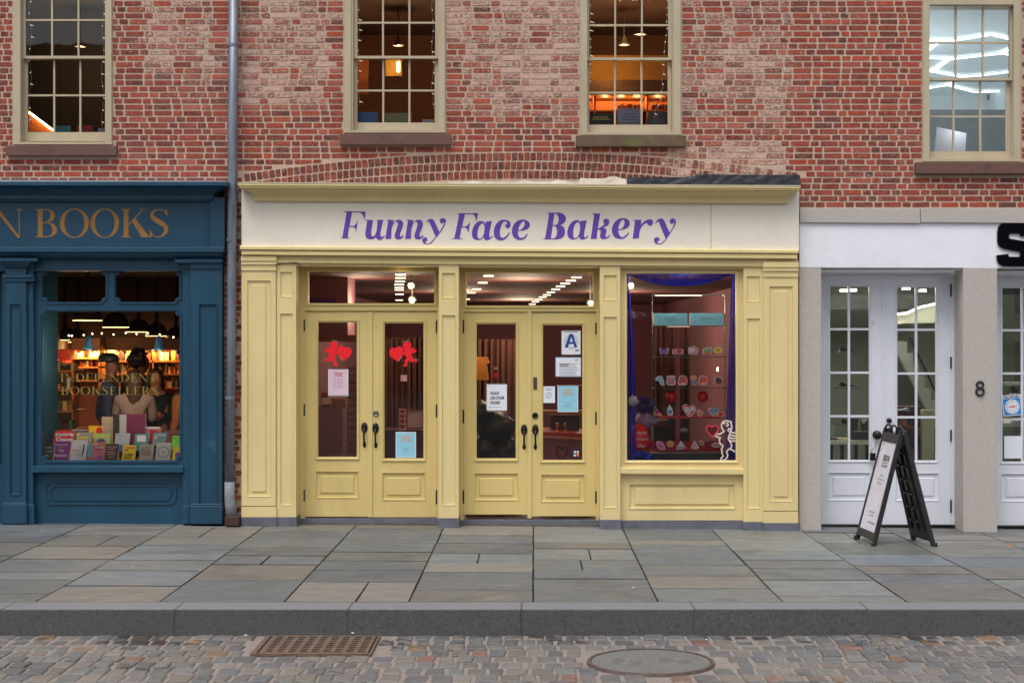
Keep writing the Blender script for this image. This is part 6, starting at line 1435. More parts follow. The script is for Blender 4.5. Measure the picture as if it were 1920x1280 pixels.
wb(rect(166, 192, 798, 822), .5, (240, 190, 40), 'yellow book with a red shape in the rear row', [('picture', dot(186, 808, 6, 8), mat('red_shape', lin(200, 30, 30), .5))], lean=0)
wb(rect(191, 214, 781, 832), .52, (176, 164, 140), 'tan box set with round symbols in the rear row', [('picture', multi(*[circ(197 + 10 * i, 796 + 13 * j, 3, .5) for i in range(2) for j in range(3)]), M['ink_grey'])], lean=0, th=.08)
wb(rect(212, 272, 776, 832), .5, (104, 36, 72), 'large book with a black, silver and maroon cover in the rear row', [('picture', bar(212.5, 224, 777, 831), mat('charcoal_print', lin(40, 38, 40), .5)), ('picture', bar(224, 237, 777, 831), mat('silver_print', lin(176, 180, 190), .4)), ('picture', multi(circ(230, 787, 3.5, .5), circ(230, 803, 3.5, .5), bar(225, 236, 791, 791.5)), M['ink_grey'])], lean=0, th=.07)
wb(rect(272, 302, 800, 826), .52, (176, 120, 140), 'pink book beside the large maroon book', [('picture', bar(273, 300, 800, 803), M['paper'])], lean=0)
wb(rect(304, 340, 806, 832), .54, (96, 50, 52), 'dark red striped book at the right of the rear row', [('picture', multi(*[bar(306 + 3.2 * i, 307 + 3.2 * i, 807, 831) for i in range(10)]), mat('stripe_print', lin(150, 110, 110), .5))], lean=0)
wb(rect(281, 296, 806, 834), .42, (150, 22, 40), 'narrow crimson book behind the slate blue book', lean=0)

# ---------------------------------------------------------------- people inside the bookshop
SK = lambda *c: mat('skin', lin(*c), .55)
def skinned(name, nodes, edges, m_, parent, root_i=0, sub=1, base=None):
    g_ = wloc(parent); me = bpy.data.meshes.new(name); me.from_pydata([tuple(Vector(n[:3]) - g_) for n in nodes], edges, []); o = bpy.data.objects.new(name, me); COL.objects.link(o)
    md = o.modifiers.new('s', 'SKIN'); sv = me.skin_vertices[0].data if me.skin_vertices else me.skin_vertices.new().data
    for i, n in enumerate(nodes):
        r_ = n[3] if isinstance(n[3], tuple) else (n[3], n[3]); sv[i].radius = r_; sv[i].use_root = (i == root_i)
    sb_ = o.modifiers.new('b', 'SUBSURF'); sb_.levels = sub; sb_.render_levels = sub
    dm = bpy.data.meshes.new_from_object(o.evaluated_get(bpy.context.evaluated_depsgraph_get()))
    bpy.data.objects.remove(o); o = bpy.data.objects.new(name, dm); COL.objects.link(o); dm.materials.clear(); dm.materials.append(m_)
    dm.polygons.foreach_set('use_smooth', [True] * len(dm.polygons)); o.parent = parent; return o
def person(lab, px, py_top, y, face, skin, top_col, leg_col, hair=None, arm='down', lean=0.0, wid=1.0, hood=None):
    """standing figure; face = heading in radians (0 looks away from the street)"""
    x, zt = X(px, y), Z(py_top, y); zf = wall_z(x) + .02; H = zt - zf
    rt = root('person', lab, 'person', (x, y, zf)); h = H / 7.5
    ca, sa = math.cos(face), math.sin(face)
    def W(r, f, z): return (x + r * ca + f * sa, y - r * sa + f * ca, zf + z)     # r to the figure's right, f forward
    hd = h * .5
    N_ = []; E_ = []
    def nd(r, f, z, rad, p=None):
        N_.append((*W(r, f, z), rad)); 
        if p is not None: E_.append((p, len(N_) - 1))
        return len(N_) - 1
    pel = nd(0, 0, H * .52, h * .62 * wid); ch = nd(0, 0, H * .66, h * .6 * wid, pel); sh = nd(0, 0, H * .79, h * .56 * wid, ch); nk = nd(0, .01, H * .845, h * .24, sh)
    jaw = nd(0, .03, H * .885, h * .3, nk); hm = nd(0, .02, H * .935, h * .40, jaw); ht = nd(0, .0, H * .972, h * .34, hm)
    nose = nd(0, .02 + h * .42, H * .915, h * .06, hm)
    armp = {}
    for s_ in (-1, 1):
        hipn = nd(s_ * h * .38, 0, H * .48, h * .38, pel); kn = nd(s_ * h * .42, .02, H * .27, h * .26, hipn); an = nd(s_ * h * .42, -.02, H * .05, h * .16, kn); nd(s_ * h * .45, .12, .03, h * .14, an)
        shn = nd(s_ * h * .85 * wid, 0, H * .785, h * .27, sh)
        if arm == 'fold': el = nd(s_ * h * 1.05 * wid, .02, H * .635, h * .19, shn); wr = nd(s_ * h * .35, .28, H * .66, h * .13, el); dr = (-.5 * s_, .6, .1)
        else: el = nd(s_ * h * 1.12 * wid, -.03, H * .62, h * .19, shn); wr = nd(s_ * h * 1.1 * wid, .06, H * .48, h * .12, el); dr = (0, .15, -1)
        pm = nd(N_0(N_, wr, W, s_, dr, .05, h)[0], *N_0(N_, wr, W, s_, dr, .05, h)[1:], h * .13, wr) if False else None
        armp[s_] = (shn, el, wr, dr)
    sk = SK(*skin); body = skinned('body', N_, E_, sk, rt)
    # hands: palm and five bent fingers each
    for s_ in (-1, 1):
        w3 = Vector(N_[armp[s_][2]][:3]); dr = armp[s_][3]; dv = Vector((dr[0] * ca + dr[1] * sa, -dr[0] * sa + dr[1] * ca, dr[2])).normalized()
        side = dv.cross(Vector((ca, -sa, 0))); side = side.normalized() if side.length > .1 else Vector((0, 0, 1))
        pn = dv.cross(side)
        hn = [(*w3, .03), (*(w3 + dv * .05), (.04)), (*(w3 + dv * .09), (.038))]; he = [(0, 1), (1, 2)]
        for k in range(4):
            o0 = w3 + dv * .09 + side * (k - 1.5) * .02; L_ = (.07, .08, .075, .06)[k]; hn.append((*o0, .011)); i0 = len(hn) - 1; he.append((2, i0))
            hn.append((*(o0 + dv * L_ * .5 + pn * .006), .0095)); he.append((i0, i0 + 1)); hn.append((*(o0 + dv * L_ * .9 + pn * .022), .008)); he.append((i0 + 1, i0 + 2))
        o0 = w3 + dv * .035 + side * .04; hn.append((*o0, .013)); he.append((1, len(hn) - 1)); hn.append((*(o0 + dv * .035 + side * .03), .011)); he.append((len(hn) - 2, len(hn) - 1))
        skinned('hand', hn, he, sk, rt)
    # jacket
    J = []; JE = []
    def jn(i, k, p=None):
        n = N_[i]; J.append((*n[:3], n[3] * k + .012)); 
        if p is not None: JE.append((p, len(J) - 1))
        return len(J) - 1
    a = jn(pel, 1.06); b = jn(ch, 1.05, a); c_ = jn(sh, 1.03, b)
    J.append((*Vector(N_[nk][:3]).lerp(Vector(N_[sh][:3]), .2), h * .33)); JE.append((c_, len(J) - 1))
    for s_ in (-1, 1):
        i0 = jn(armp[s_][0], 1.12, c_); i1 = jn(armp[s_][1], 1.12, i0); jn(armp[s_][2], 1.1, i1)
    skinned('jacket', J, JE, mat('cloth', lin(*top_col), .85, var=.12, vs=9, bmp=.3, bs=40), rt)
    T_ = []; TE = []
    T_.append((*W(0, 0, H * .52), h * .62 * wid)); 
    for s_ in (-1, 1):
        T_.append((*W(s_ * h * .38, 0, H * .47), h * .42)); TE.append((0, len(T_) - 1)); T_.append((*W(s_ * h * .42, .02, H * .27), h * .3)); TE.append((len(T_) - 2, len(T_) - 1)); T_.append((*W(s_ * h * .42, -.02, H * .07), h * .22)); TE.append((len(T_) - 2, len(T_) - 1))
    skinned('trousers', T_, TE, mat('trouser_cloth', lin(*leg_col), .85), rt)
    for s_ in (-1, 1): MB().lathe(W(s_ * h * .17, h * .36, H * .938), [(.0001, -.012), (.014, 0), (.0001, .012)], 8).build('eye', M['ink'], rt)
    MB().lathe(W(0, h * .36, H * .895), [(.0001, -.006), (.02, 0), (.0001, .006)], 8).build('mouth', mat('lip', lin(150, 70, 60), .5), rt)
    if hair:
        for kind, c_ in hair:
            hm_ = mat('hair', lin(*c_), .5, var=.4, vs=30, scale=(3, 3, .3))
            C0 = Vector(W(0, -.025, H * .945)); q = MB(); n1, n2 = 22, 14
            for j in range(n2 + 1):
                ph = math.pi * j / n2
                for i in range(n1):
                    th = 2 * math.pi * i / n1; d_ = Vector((math.sin(ph) * math.cos(th), math.sin(ph) * math.sin(th), math.cos(ph)))
                    fw = d_.x * sa + d_.y * ca
                    rx = h * .42 if kind != 'curly' else h * .5; rr = rx * (1 + (.5 if kind == 'curly' else .1) * noise.noise(d_ * (5 if kind == 'curly' else 3) + Vector((px, 0, 0))))
                    p = C0 + d_ * rr
                    if kind == 'long' and d_.z < .1 and fw < .35: p.z -= (0.1 - d_.z) * .44 * (1 - max(0, fw)); p.x = C0.x + (p.x - C0.x) * (1.1 + .2 * min(1, -d_.z + .3))
                    if fw > .25 and d_.z < .35: p = C0 + d_ * h * .26
                    q.v.append(tuple(p))
            for j in range(n2):
                for i in range(n1): q.f.append([j * n1 + i, (j + 1) * n1 + i, (j + 1) * n1 + (i + 1) % n1, j * n1 + (i + 1) % n1]); q.m.append(0)
            if kind == 'cap':
                q = MB(); cc_ = W(0, -.01, H * .948); q.lathe(cc_, [(h * .5, -.01), (h * .5, .03), (h * .44, h * .28), (h * .25, h * .4), (.0001, h * .43)], 22)
                bt = len(q.v); b0, b1 = W(0, h * .3, 0), W(0, h * .85, 0)
                nb = 10; vs = []
                for i in range(nb + 1):
                    t_ = math.pi * i / nb; vs.append(W(math.cos(t_) * h * .36, h * .34 + math.sin(t_) * h * .5, H * .95 - .012 * math.sin(t_))); vs.append(W(math.cos(t_) * h * .36, h * .34, H * .952))
                q.add(vs, [(2 * i, 2 * i + 2, 2 * i + 3, 2 * i + 1) for i in range(nb)])
                q.build('cap', hm_, rt, smooth=True)
            else: q.build('hair', hm_, rt, smooth=True)
    return rt
person('man in a dark cap and navy jacket looking to the right inside the bookshop', 205, 662, 1.45, math.radians(75), (120, 80, 64), (30, 38, 66), (30, 32, 44), [('cap', (30, 40, 40))], wid=1.15)
person('person with dark curly hair and a dark jacket between the man and the bookcase', 262, 657, 2.1, math.radians(35), (110, 70, 50), (22, 24, 34), (30, 30, 36), [('curly', (26, 18, 14))])
person('woman with long brown hair in a beige sweater seen from behind', 252, 692, 1.15, math.radians(-8), (170, 120, 96), (140, 120, 114), (50, 50, 60), [('long', (64, 40, 30))], arm='fold', wid=.95)
person('woman in a black coat facing the street at the right of the bookshop window', 292, 690, 1.9, math.radians(168), (206, 140, 100), (24, 22, 24), (30, 30, 36), [('long', (60, 36, 20))], arm='fold', wid=.9)
person('person in an ochre jacket at the right edge of the bookshop window', 352, 690, 1.5, math.radians(-60), (150, 100, 70), (150, 92, 40), (40, 40, 50), [('curly', (24, 18, 16))], arm='down', wid=.9)
# ---------------------------------------------------------------- pale stone shopfront at the right
ws = root('stone_shopfront', 'white and pale stone shopfront with white french doors and a large black letter S', 'shopfront', (X(1720), 0, wall_z(X(1720))))
RX = 2240
for i, (a, b) in enumerate(((1500, 1725.3), (1726.4, 1960), (1961, RX))):
    MB().rt(a, b, 390, 417, 391, 418.5, -.035, .3).build('stone_band', M['granite_pale'], ws, bevel=.004)
MB().rt(1499, RX, 417, 501, 418, 503, -.004, .3).build('stucco_frieze', M['stucco'], ws)
RY2 = .38
for a, b, u in ((1498.6, 1540, 1000), (1806, 1870, 1004)):
    MB().r(a, b, 502, u, -.01, RY2 + .1).build('stone_pier', M['granite_pale'], ws, bevel=.006)
MB().r(2130, RX, 502, 1010, -.01, RY2 + .1).build('stone_pier', M['granite_pale'], ws)
WD = M['white_door']
def wdoor(a, b, t, u, gl, cols, rows_, panel, inner, lab):
    d_ = bpy.data.objects.new('door', None); COL.objects.link(d_); d_.parent = ws; d_.location = Vector((X((a + b) / 2, RY2), RY2, Z(u, RY2))) - ws.location; d_['label'] = lab
    xs = [gl[0]] + [v for c_ in cols for v in (c_ - 2.1, c_ + 2.1)] + [gl[1]]; zs = [gl[2]] + [v for r_ in rows_ for v in (r_ - 2, r_ + 2)] + [gl[3]]
    m_ = MB(); m_.pplate(a, b, t, u, [gl, panel], RY2, RY2 + .045); m_.r(*panel, RY2 + .014, RY2 + .04); m_.build('leaf', WD, d_)
    m_ = MB(); m_.pplate(gl[0] - .5, gl[1] + .5, gl[2] - .5, gl[3] + .5, [(xs[i], xs[i + 1], zs[j], zs[j + 1]) for i in range(0, len(xs), 2) for j in range(0, len(zs), 2)], RY2 + .006, RY2 + .038); m_.build('glazing_bars', WD, d_)
    MB().ring(gl[0] - 3.5, gl[1] + 3.5, gl[2] - 4, gl[3] + 4, 3.6, RY2 - .01, RY2 + .01).build('glazing_bead', WD, d_)
    MB().ring(panel[0] - 1, panel[1] + 1, panel[2] - 1, panel[3] + 1, 2.4, RY2 - .005, RY2 + .015).build('panel_moulding', WD, d_)
    MB().field(*inner, RY2 + .003, RY2 + .015, 1.6).build('panel', WD, d_)
    y = RY2 + .022
    MB().add([(X(gl[0], y), y, Z(gl[3], y)), (X(gl[1], y), y, Z(gl[3], y)), (X(gl[1], y), y, Z(gl[2], y)), (X(gl[0], y), y, Z(gl[2], y))], [(0, 1, 2, 3)]).build('pane', M['glass_door'], d_)
    return d_
w1 = wdoor(1534, 1656, 513, 982, (1556.5, 1630, 537, 862), [1592], [617, 698.5, 780], (1553, 1631, 886, 937), (1561, 1623, 893, 929), 'white glazed door leaf with shoes on glass shelves behind')
w2 = wdoor(1657.5, 1782, 513, 983, (1682.5, 1755, 539, 863), [1718], [618, 700, 782], (1680, 1760, 887, 938), (1688, 1752, 895, 930), 'white glazed door leaf behind the sandwich board')
w3 = wdoor(1867, 1995, 518, 984, (1879.5, 1953, 540, 865), [1917], [619, 700, 785.5], (1878, 1956, 888, 939), (1886, 1948, 895.5, 931.5), 'white glazed door leaf at the right edge of the photo')
w4 = wdoor(1997, 2122, 518, 985, (2021, 2095, 540, 865), [2058], [619, 700, 785.5], (2019, 2098, 888, 939), (2027, 2090, 895.5, 931.5), 'white glazed door leaf beyond the right edge')
MB().r(1654.5, 1660, 513, 983, RY2 - .014, RY2 + .001).build('astragal', WD, w2)
q = MB(); q.r(1530, 1792, 506, 513, RY2 - .02, RY2 + .06); q.r(1782.6, 1790, 513, 986, RY2 - .02, RY2 + .06); q.r(1525, 1533.5, 513, 986, RY2 - .02, RY2 + .06); q.build('door_frame', WD, ws)
q = MB(); q.r(1860, 2135, 508, 517.5, RY2 - .02, RY2 + .06); q.build('door_frame', WD, ws)
for a, b, p in ((1530, 1795, 983.5), (1860, 2135, 985.5)):
    MB().r(a, b, p, p + 6, RY2 - .05, RY2 + .3).build('threshold', M['black'], ws); MB().r(a, b, p + 6, p + 24, RY2 - .09, RY2 + .3).build('step', M['joint'], ws)
for t, u in ((533, 556), (669, 691), (805, 827), (936, 960)):
    MB().tube([(X(1782, RY2), RY2 - .024, Z(u, RY2)), (X(1782, RY2), RY2 - .024, Z(t, RY2))], .010, 8).build('hinge', M['black'], w2)
def rnd_knob(d_, px, py, r_, name, dep=.05):
    MB().lathe((X(px, RY2), RY2, Z(py, RY2)), [(r_, 0), (r_, -.008), (r_ * .5, -.016), (r_ * .45, -dep * .6), (r_ * .95, -dep), (r_ * .8, -dep - .02), (.0001, -dep - .024)], 18, 'y').build(name, M['black'], d_, smooth=True)
rnd_knob(w2, 1667, 788, .03, 'lock', .015); rnd_knob(w1, 1644, 815, .05, 'knob')
rt = root('padlock', 'small black padlock hanging from the door handle beside the sandwich board', 'padlock', (X(1636, .3), .3, Z(864, .3)))
y = .3; MB().r(1632, 1642, 849, 863, y, y + .03).build('body', M['black'], rt, bevel=.004); MB().tube([(X(1634, y), y + .01, Z(850, y)), (X(1635, y), y + .01, Z(843, y)), (X(1642, y), y + .02, Z(838, y)), (X(1644, y), y + .04, Z(822, y))], .006, 6).build('shackle', M['steel'], rt)
# big black letter S, cut and continuing past the frame
sy = -.03
Sx = lambda p: (X(1840 + p[0] / 10.667, sy), Z(400 + p[1] / 10.667, sy))
c = 1
SP_ = [(1100, 195, c), (500, 195, c), (400, 215), (345, 270), (322, 370, c), (322, 570, c), (350, 640), (410, 690), (520, 725, c), (760, 768, c), (778, 785), (778, 850, c), (765, 868, c), (570, 868, c), (548, 855), (543, 812, c), (308, 835, c), (318, 940), (360, 1015), (450, 1060, c), (1000, 1062, c), (1090, 1040), (1140, 980), (1150, 900, c), (1150, 720, c), (1130, 650), (1070, 600), (980, 575, c), (600, 512, c), (560, 495), (555, 440, c), (565, 412), (590, 403, c), (750, 403, c), (775, 415), (783, 462, c), (1150, 430, c), (1145, 300), (1130, 225)]
MB().prism([Sx(p) for p in crom(SP_, 4)][::-1], sy, -.006).build('sign_letter', M['gloss_black'], label='large glossy black letter S standing on the white frieze', cat='sign letter')
# house number 8
y = -.02; q = MB()
for cy, r_ in ((721, 6.2), (734, 7.2)): q.tube([(X(1837.5 + r_ * math.cos(6.283 * i / 24), y), y, Z(cy + r_ * .92 * math.sin(6.283 * i / 24), y)) for i in range(25)], S(2.0), 8, False)
q.build('house_number', M['black_plastic'], label='black house number 8 fixed on the stone pier', cat='house number', smooth=True)
# will return clock and code card
y = RY2 - .02
ck = root('clock_sign', 'blue and white will return clock sign in the rightmost door', 'sign', (X(1897, y), y, Z(778, y)))
rot = lambda p: Vector((X(1897, y) + (p.x - X(1897, y)) * math.cos(.09) - (p.z - Z(758, y)) * math.sin(.09), p.y, Z(758, y) + (p.x - X(1897, y)) * math.sin(.09) + (p.z - Z(758, y)) * math.cos(.09)))
MB().r(1880, 1915, 740, 779, y, y + .004).xf(rot).build('sheet', M['paper'], ck)
MB().r(1881.5, 1913.5, 746.5, 777.5, y - .001, y).xf(rot).build('printed_field', mat('sign_blue', lin(40, 130, 210), .5), ck)
q = MB(); text_mb(q, 'WILL RETURN', 1897.5, 745.5, 4, y - .002, 'CENTER', 0, 30, bold=.03); q.xf(rot).build('lettering', M['ink'], ck)
q = MB(); dot(1897.5, 762, 14)(q, y - .002); q.xf(rot).build('dial', M['paper'], ck)
q = MB(); 
for i in range(12): a_ = 6.283 * i / 12; text_mb(q, str(12 if i == 0 else i), 1897.5 + 11 * math.sin(a_), 763.2 - 11 * math.cos(a_), 2.6, y - .003, 'CENTER', bold=.02)
q.xf(rot).build('lettering', M['ink'], ck)
q = MB(); q.add([(X(1888, y), y - .004, Z(762, y)), (X(1899, y), y - .004, Z(760.6, y)), (X(1907, y), y - .004, Z(762, y)), (X(1899, y), y - .004, Z(763.6, y))], [(0, 1, 2, 3)]); q.xf(rot).build('clock_hand', mat('hand_red', lin(220, 60, 80), .5), ck)
notice('notice', 'white blank card low in the rightmost door glass', 'notice', 1883, 1916, 817, 859, M['paper'], y=y)
notice('notice', 'small cream card on the glazing bar of the rightmost door', 'notice', 1881, 1895, 785, 793, mat('cream_card', lin(200, 196, 180), .6), y=y)

# ---- white shop interior
M['swall'] = mat('grey_green_wall', lin(132, 134, 122), .8, var=.08, vs=3); M['sceil'] = mat('sneaker_shop_ceiling', lin(170, 174, 172), .7); M['sflr'] = mat('polished_floor', lin(110, 108, 100), .3)
room(ws, X(1502), X(2235), RY2 + .06, 6.5, wall_z(X(1700)) + .02, 3.05, M['swall'], M['sceil'], M['sflr'])
for x, y_ in ((X(1590), 2.0), (X(1740), 2.6), (X(1960), 2.4)): lamp('light', (x, y_, 2.85), 45, (1, .97, .9), .2, ws)
M['dl'] = emit('downlight_glow', (1, .98, .92), 5)
for px, py, yy_, l_ in ((1582, 547, 3.2, 'ceiling downlight above the left door leaf shelves'), (1599, 546, 2.5, 'brighter ceiling downlight behind the left door leaf'), (1699, 543, 2.2, 'ceiling downlight at the left of the right door glass'), (1730, 547, 3.2, 'ceiling downlight at the right of the right door glass')):
    MB().lathe((X(px, yy_), yy_, Z(py, yy_)), [(.0001, 0), (.05, 0), (.05, .03), (.0001, .03)], 14).build('downlight', M['dl'], label=l_, cat='downlight')
MB().r(1540, 1770, 553, 580, 4.0, 4.2).build('duct_bulkhead', mat('dark_slatted_ceiling', lin(70, 72, 66), .8, var=.4, vs=6, scale=(.3, 1, 8)), ws)
q = MB(); q.add([(X(1675, 3.2), 3.2, Z(590, 3.2)), (X(1700, 3.2), 3.2, Z(588, 3.2)), (X(1770, 3.2), 3.2, Z(566, 3.2)), (X(1770, 3.2), 3.2, Z(605, 3.2)), (X(1700, 3.2), 3.2, Z(606, 3.2)), (X(1675, 3.2), 3.2, Z(608, 3.2))], [(0, 5, 4, 3, 2, 1)]); q.build('curved_bulkhead', mat('cream_bulkhead', lin(150, 148, 128), .7), ws)
MB().tube([(X(1675, 3.15), 3.15, Z(589.5, 3.15)), (X(1700, 3.15), 3.15, Z(587, 3.15)), (X(1722, 3.15), 3.15, Z(577, 3.15)), (X(1765, 3.15), 3.15, Z(567, 3.15))], .015, 6).build('strip_light', emit('cove_strip', (1, 1, .9), 2.5), label='curving strip light over the cream bulkhead in the white doored shop', cat='strip light')
# stair
st = root('staircase', 'grey staircase rising to the left behind the right white door', 'staircase', (X(1722, 2.6), 2.6, wall_z(4)))
q = MB(); P = []
for i in range(7): P += [(1694 + i * 8, 622 + i * 22), (1702 + i * 8, 622 + i * 22)] if False else [(1690 + i * 11, 640 + i * 22), (1701 + i * 11, 640 + i * 22)]
P += [(1768, 800), (1757, 806), (1682, 660), (1682, 640)]
q.prism([(X(a, 2.6), Z(b, 2.6)) for a, b in P][::-1], 2.6, 2.7); q.build('stringer', mat('pale_stair', lin(150, 152, 140), .7), st)
q = MB(); q.prism([(X(a, 2.75), Z(b, 2.75)) for a, b in ((1682, 655), (1700, 655), (1765, 800), (1765, 985), (1682, 985))][::-1], 2.75, 2.8); q.build('side_panel', mat('under_stair', lin(72, 72, 64), .8), st)
MB().tube([(X(1705, 2.5), 2.5, Z(630, 2.5)), (X(1757, 2.5), 2.5, Z(740, 2.5))], .014, 6).build('handrail', M['black_plastic'], st)
# shoe displays
M['shoe_dark'] = mat('dark_shoe', lin(44, 44, 52), .6); M['shoe_sole'] = mat('shoe_sole', lin(150, 150, 150), .6)
def shoe(px, py, lab, cm_, y=1.6, w_=30, flip=1, shelf=True):
    rt = root('sneaker', lab, 'shoe', (X(px, y), y, Z(py, y)), 'sneakers on display')
    P = [(-14, -1.5), (-13, -7), (-9, -8.5), (-5, -6), (3, -4.5), (11, -3.4), (14.5, -1.5)]; P = [(px + flip * p[0] * w_ / 30, py + p[1] * w_ / 30) for p in P]
    MB().prism([(X(a, y), Z(b, y)) for a, b in P], y, y + .09).build('upper', cm_, rt, bevel=.008)
    MB().r(px - w_ / 2, px + w_ / 2, py - 1.6, py + .2, y - .005, y + .095).build('sole', M['shoe_sole'], rt, bevel=.004)
    if shelf: MB().r(px - w_ * .6, px + w_ * .6, py + .2, py + 1.8, y - .05, y + .2).build('glass_shelf', M['shelf_edge'], label='glass shelf under ' + ' '.join(lab.split()[:6]) + ', left white door', cat='shelf')
shoe(1589, 660, 'dark sneaker on the upper wall shelf behind the left white door', M['shoe_dark']); shoe(1590, 726, 'dark sneaker on the middle wall shelf behind the left white door', M['shoe_dark']); shoe(1593, 795, 'dark sneaker on the lower wall shelf behind the left white door', M['shoe_dark'])
dt = root('display_counter', 'pale topped display counter behind the left white door', 'counter', (X(1592, .9), .9, wall_z(4)))
MB().r(1545, 1650, 826, 833, .8, 1.4).build('top', mat('cream_top', lin(190, 190, 166), .6), dt); q = MB()
for a in (1560, 1574, 1604, 1622): q.r(a, a + 5, 833, 985, .9, .95)
q.build('leg', M['black'], dt) if False else None
for a in (1556, 1577, 1603, 1624): MB().r(a, a + 6, 833, 985, .9, .96).build('leg', mat('dark_panel', lin(40, 42, 40), .6), dt)
shoe(1564, 826, 'black sneaker with a white swoosh on the display counter', M['shoe_dark'], .9, 26, 1, False)
shoe(1583, 826, 'small yellow sneaker on the display counter', mat('yellow_shoe', lin(220, 180, 60), .6), .88, 15, 1, False)
bx = root('carton', 'black carton with yellow and white lettering on the display counter', 'box', (X(1613, .95), .95, Z(826, .95)))
MB().r(1597, 1630, 784, 826, .95, 1.2).build('carton_body', M['black_plastic'], bx)
q = MB(); y = .947
for i, ch in enumerate('SRGN'): text_mb(q, ch, 1611, 791 + i * 6, 5, y, 'CENTER', bold=.03)
q.build('lettering', mat('yellow_ink', lin(190, 170, 50), .6), bx)
q = MB(); text_mb(q, 'CARE', 1620, 788, 3.6, y, 'CENTER', bold=.03); text_mb(q, 'KIT', 1620, 792.5, 3.6, y, 'CENTER', bold=.03); q.r(1600, 1629, 808, 808.6, y, y + .001); q.build('lettering', M['paper'], bx)
wl = mat('graffiti_cloth', lin(60, 30, 40), .7, var=.7, vs=16, stain=lin(190, 110, 40), stain_amt=.8)
thing_box('garment_rail', 'dark multicoloured clothing hanging behind the right white door', 'clothing', 1684, 1728, 762, 905, 1.5, .25, wl)
thing_box('cream_partition', 'cream upright panel behind the right white door', 'panel', 1729, 1752, 768, 985, 1.4, .08, mat('cream_panel', lin(170, 166, 136), .7))
shoe(1695, 770, 'pale sneaker on top of the hanging clothes behind the right white door', M['shoe_sole'], 1.4, 22, -1, False)
for (t, u, c_) in ((540, 552, (60, 62, 60)), (588, 640, (120, 122, 110)), (716, 722, (190, 190, 180)), (790, 800, (170, 174, 166))):
    MB().r(1872, 1960, t, u, 2.2, 2.3).build('wall_band', mat('shop_band', lin(*c_), .7), ws)
pl = root('spider_plant', 'small dark leafy plant on the ledge behind the rightmost door', 'plant', (X(1900, 1), 1, Z(742, 1)))
q = MB()
for i in range(26):
    a_ = R_.uniform(0, 6.283); r_ = R_.uniform(.05, .13); p0 = Vector((X(1900, 1), 1, Z(738, 1))); p1 = p0 + Vector((math.cos(a_) * r_ * .5, math.sin(a_) * r_ * .5, R_.uniform(.04, .1))); p2 = p0 + Vector((math.cos(a_) * r_, math.sin(a_) * r_, R_.uniform(-.03, .05)))
    q.tube([p0, p1, p2], [.004, .005, .001], 4)
q.build('leaves', mat('dark_leaf', lin(44, 56, 40), .6), pl); MB().lathe((X(1900, 1), 1, Z(745, 1)), [(.03, 0), (.04, .05)], 12).build('pot', M['paper'], pl)

# ---------------------------------------------------------------- sandwich board
AB = root('sandwich_board', 'black folding sandwich board with a white poster standing on the pavement', 'sandwich board', (4.0, -1.1, 0))
def gp(px, py, z=0.0): d_ = F * (CZ - z) / (py - PY); return Vector((X(px, d_ - D), d_ - D, z))
fl0, fn0 = Vector((3.628, -.80, 0)), Vector((3.683, -1.40, 0)); bl0, bn0 = Vector((4.235, -.85, 0)), Vector((4.315, -1.41, 0))
base_z = sw_z(4.0, -1.1)
for v in (fl0, fn0, bl0, bn0): v.z = base_z
HT = 1.13
tf, tn = Vector((3.93, -.82, HT)), Vector((3.975, -1.39, HT))       # hinge line far and near
M['bp'] = mat('sandwich_board_plastic', lin(38, 37, 40), .38, var=.15, vs=12, bmp=.15, bs=80)
def panel(bf, bn, tf_, tn_, nrm, name, thick=.035):
    """frame of bars between four corners; u across, v up"""
    g_ = bpy.data.objects.new(name, None); COL.objects.link(g_); g_.parent = AB
    Pt = lambda u, v, o_=0: bf.lerp(bn, u).lerp(tf_.lerp(tn_, u), v) + nrm * o_
    def slab(q, u0, u1, v0, v1, o0, o1): q.add([Pt(u0, v0, o0), Pt(u1, v0, o0), Pt(u1, v1, o0), Pt(u0, v1, o0), Pt(u0, v0, o1), Pt(u1, v0, o1), Pt(u1, v1, o1), Pt(u0, v1, o1)], [(0, 3, 2, 1), (4, 5, 6, 7), (0, 1, 5, 4), (1, 2, 6, 5), (2, 3, 7, 6), (3, 0, 4, 7)])
    q = MB()
    slab(q, 0, .062, 0, 1, -thick, thick * .3); slab(q, .938, 1, 0, 1, -thick, thick * .3)
    slab(q, .062, .938, .045, .11, -thick, thick * .25); slab(q, .062, .938, .885, .965, -thick, thick * .25)
    q.build('frame', M['bp'], g_, bevel=.004)
    q = MB(); slab(q, .062, .938, .11, .885, -thick * .75, -thick * .2)
    q.build('board', M['bp'], g_)
    return g_, Pt, slab
n1 = (fn0 - fl0).cross(tf - fl0).normalized(); n1 = n1 if n1.x < 0 else -n1
g1_, P1, slab1 = panel(fl0, fn0, tf, tn, n1, 'front_panel')
q = MB(); slab1(q, .066, .934, .112, .883, -.006, -.001); q.build('poster', mat('poster_white', lin(216, 214, 226), .45), g1_)
def ptext(s, u, v, h_, wd=None, mm=None, bold=.02, nm='lettering'):
    cu = bpy.data.curves.new('t', 'FONT'); cu.body = s; cu.align_x = 'CENTER'; cu.resolution_u = 2; cu.offset = bold; ob = bpy.data.objects.new('t', cu); COL.objects.link(ob)
    me = bpy.data.meshes.new_from_object(ob.evaluated_get(bpy.context.evaluated_depsgraph_get()))
    vs = [v_.co.copy() for v_ in me.vertices]; ww = max(p.x for p in vs) - min(p.x for p in vs); kx = wd / ww if wd else h_ / .69 * (HT / .58)
    q = MB(); q.add([P1(u + p.x * kx, v + p.y * h_ / .69, .0006) for p in vs], [list(p.vertices) for p in me.polygons]); q.build(nm, mm or M['ink'], g1_)
    bpy.data.objects.remove(ob)
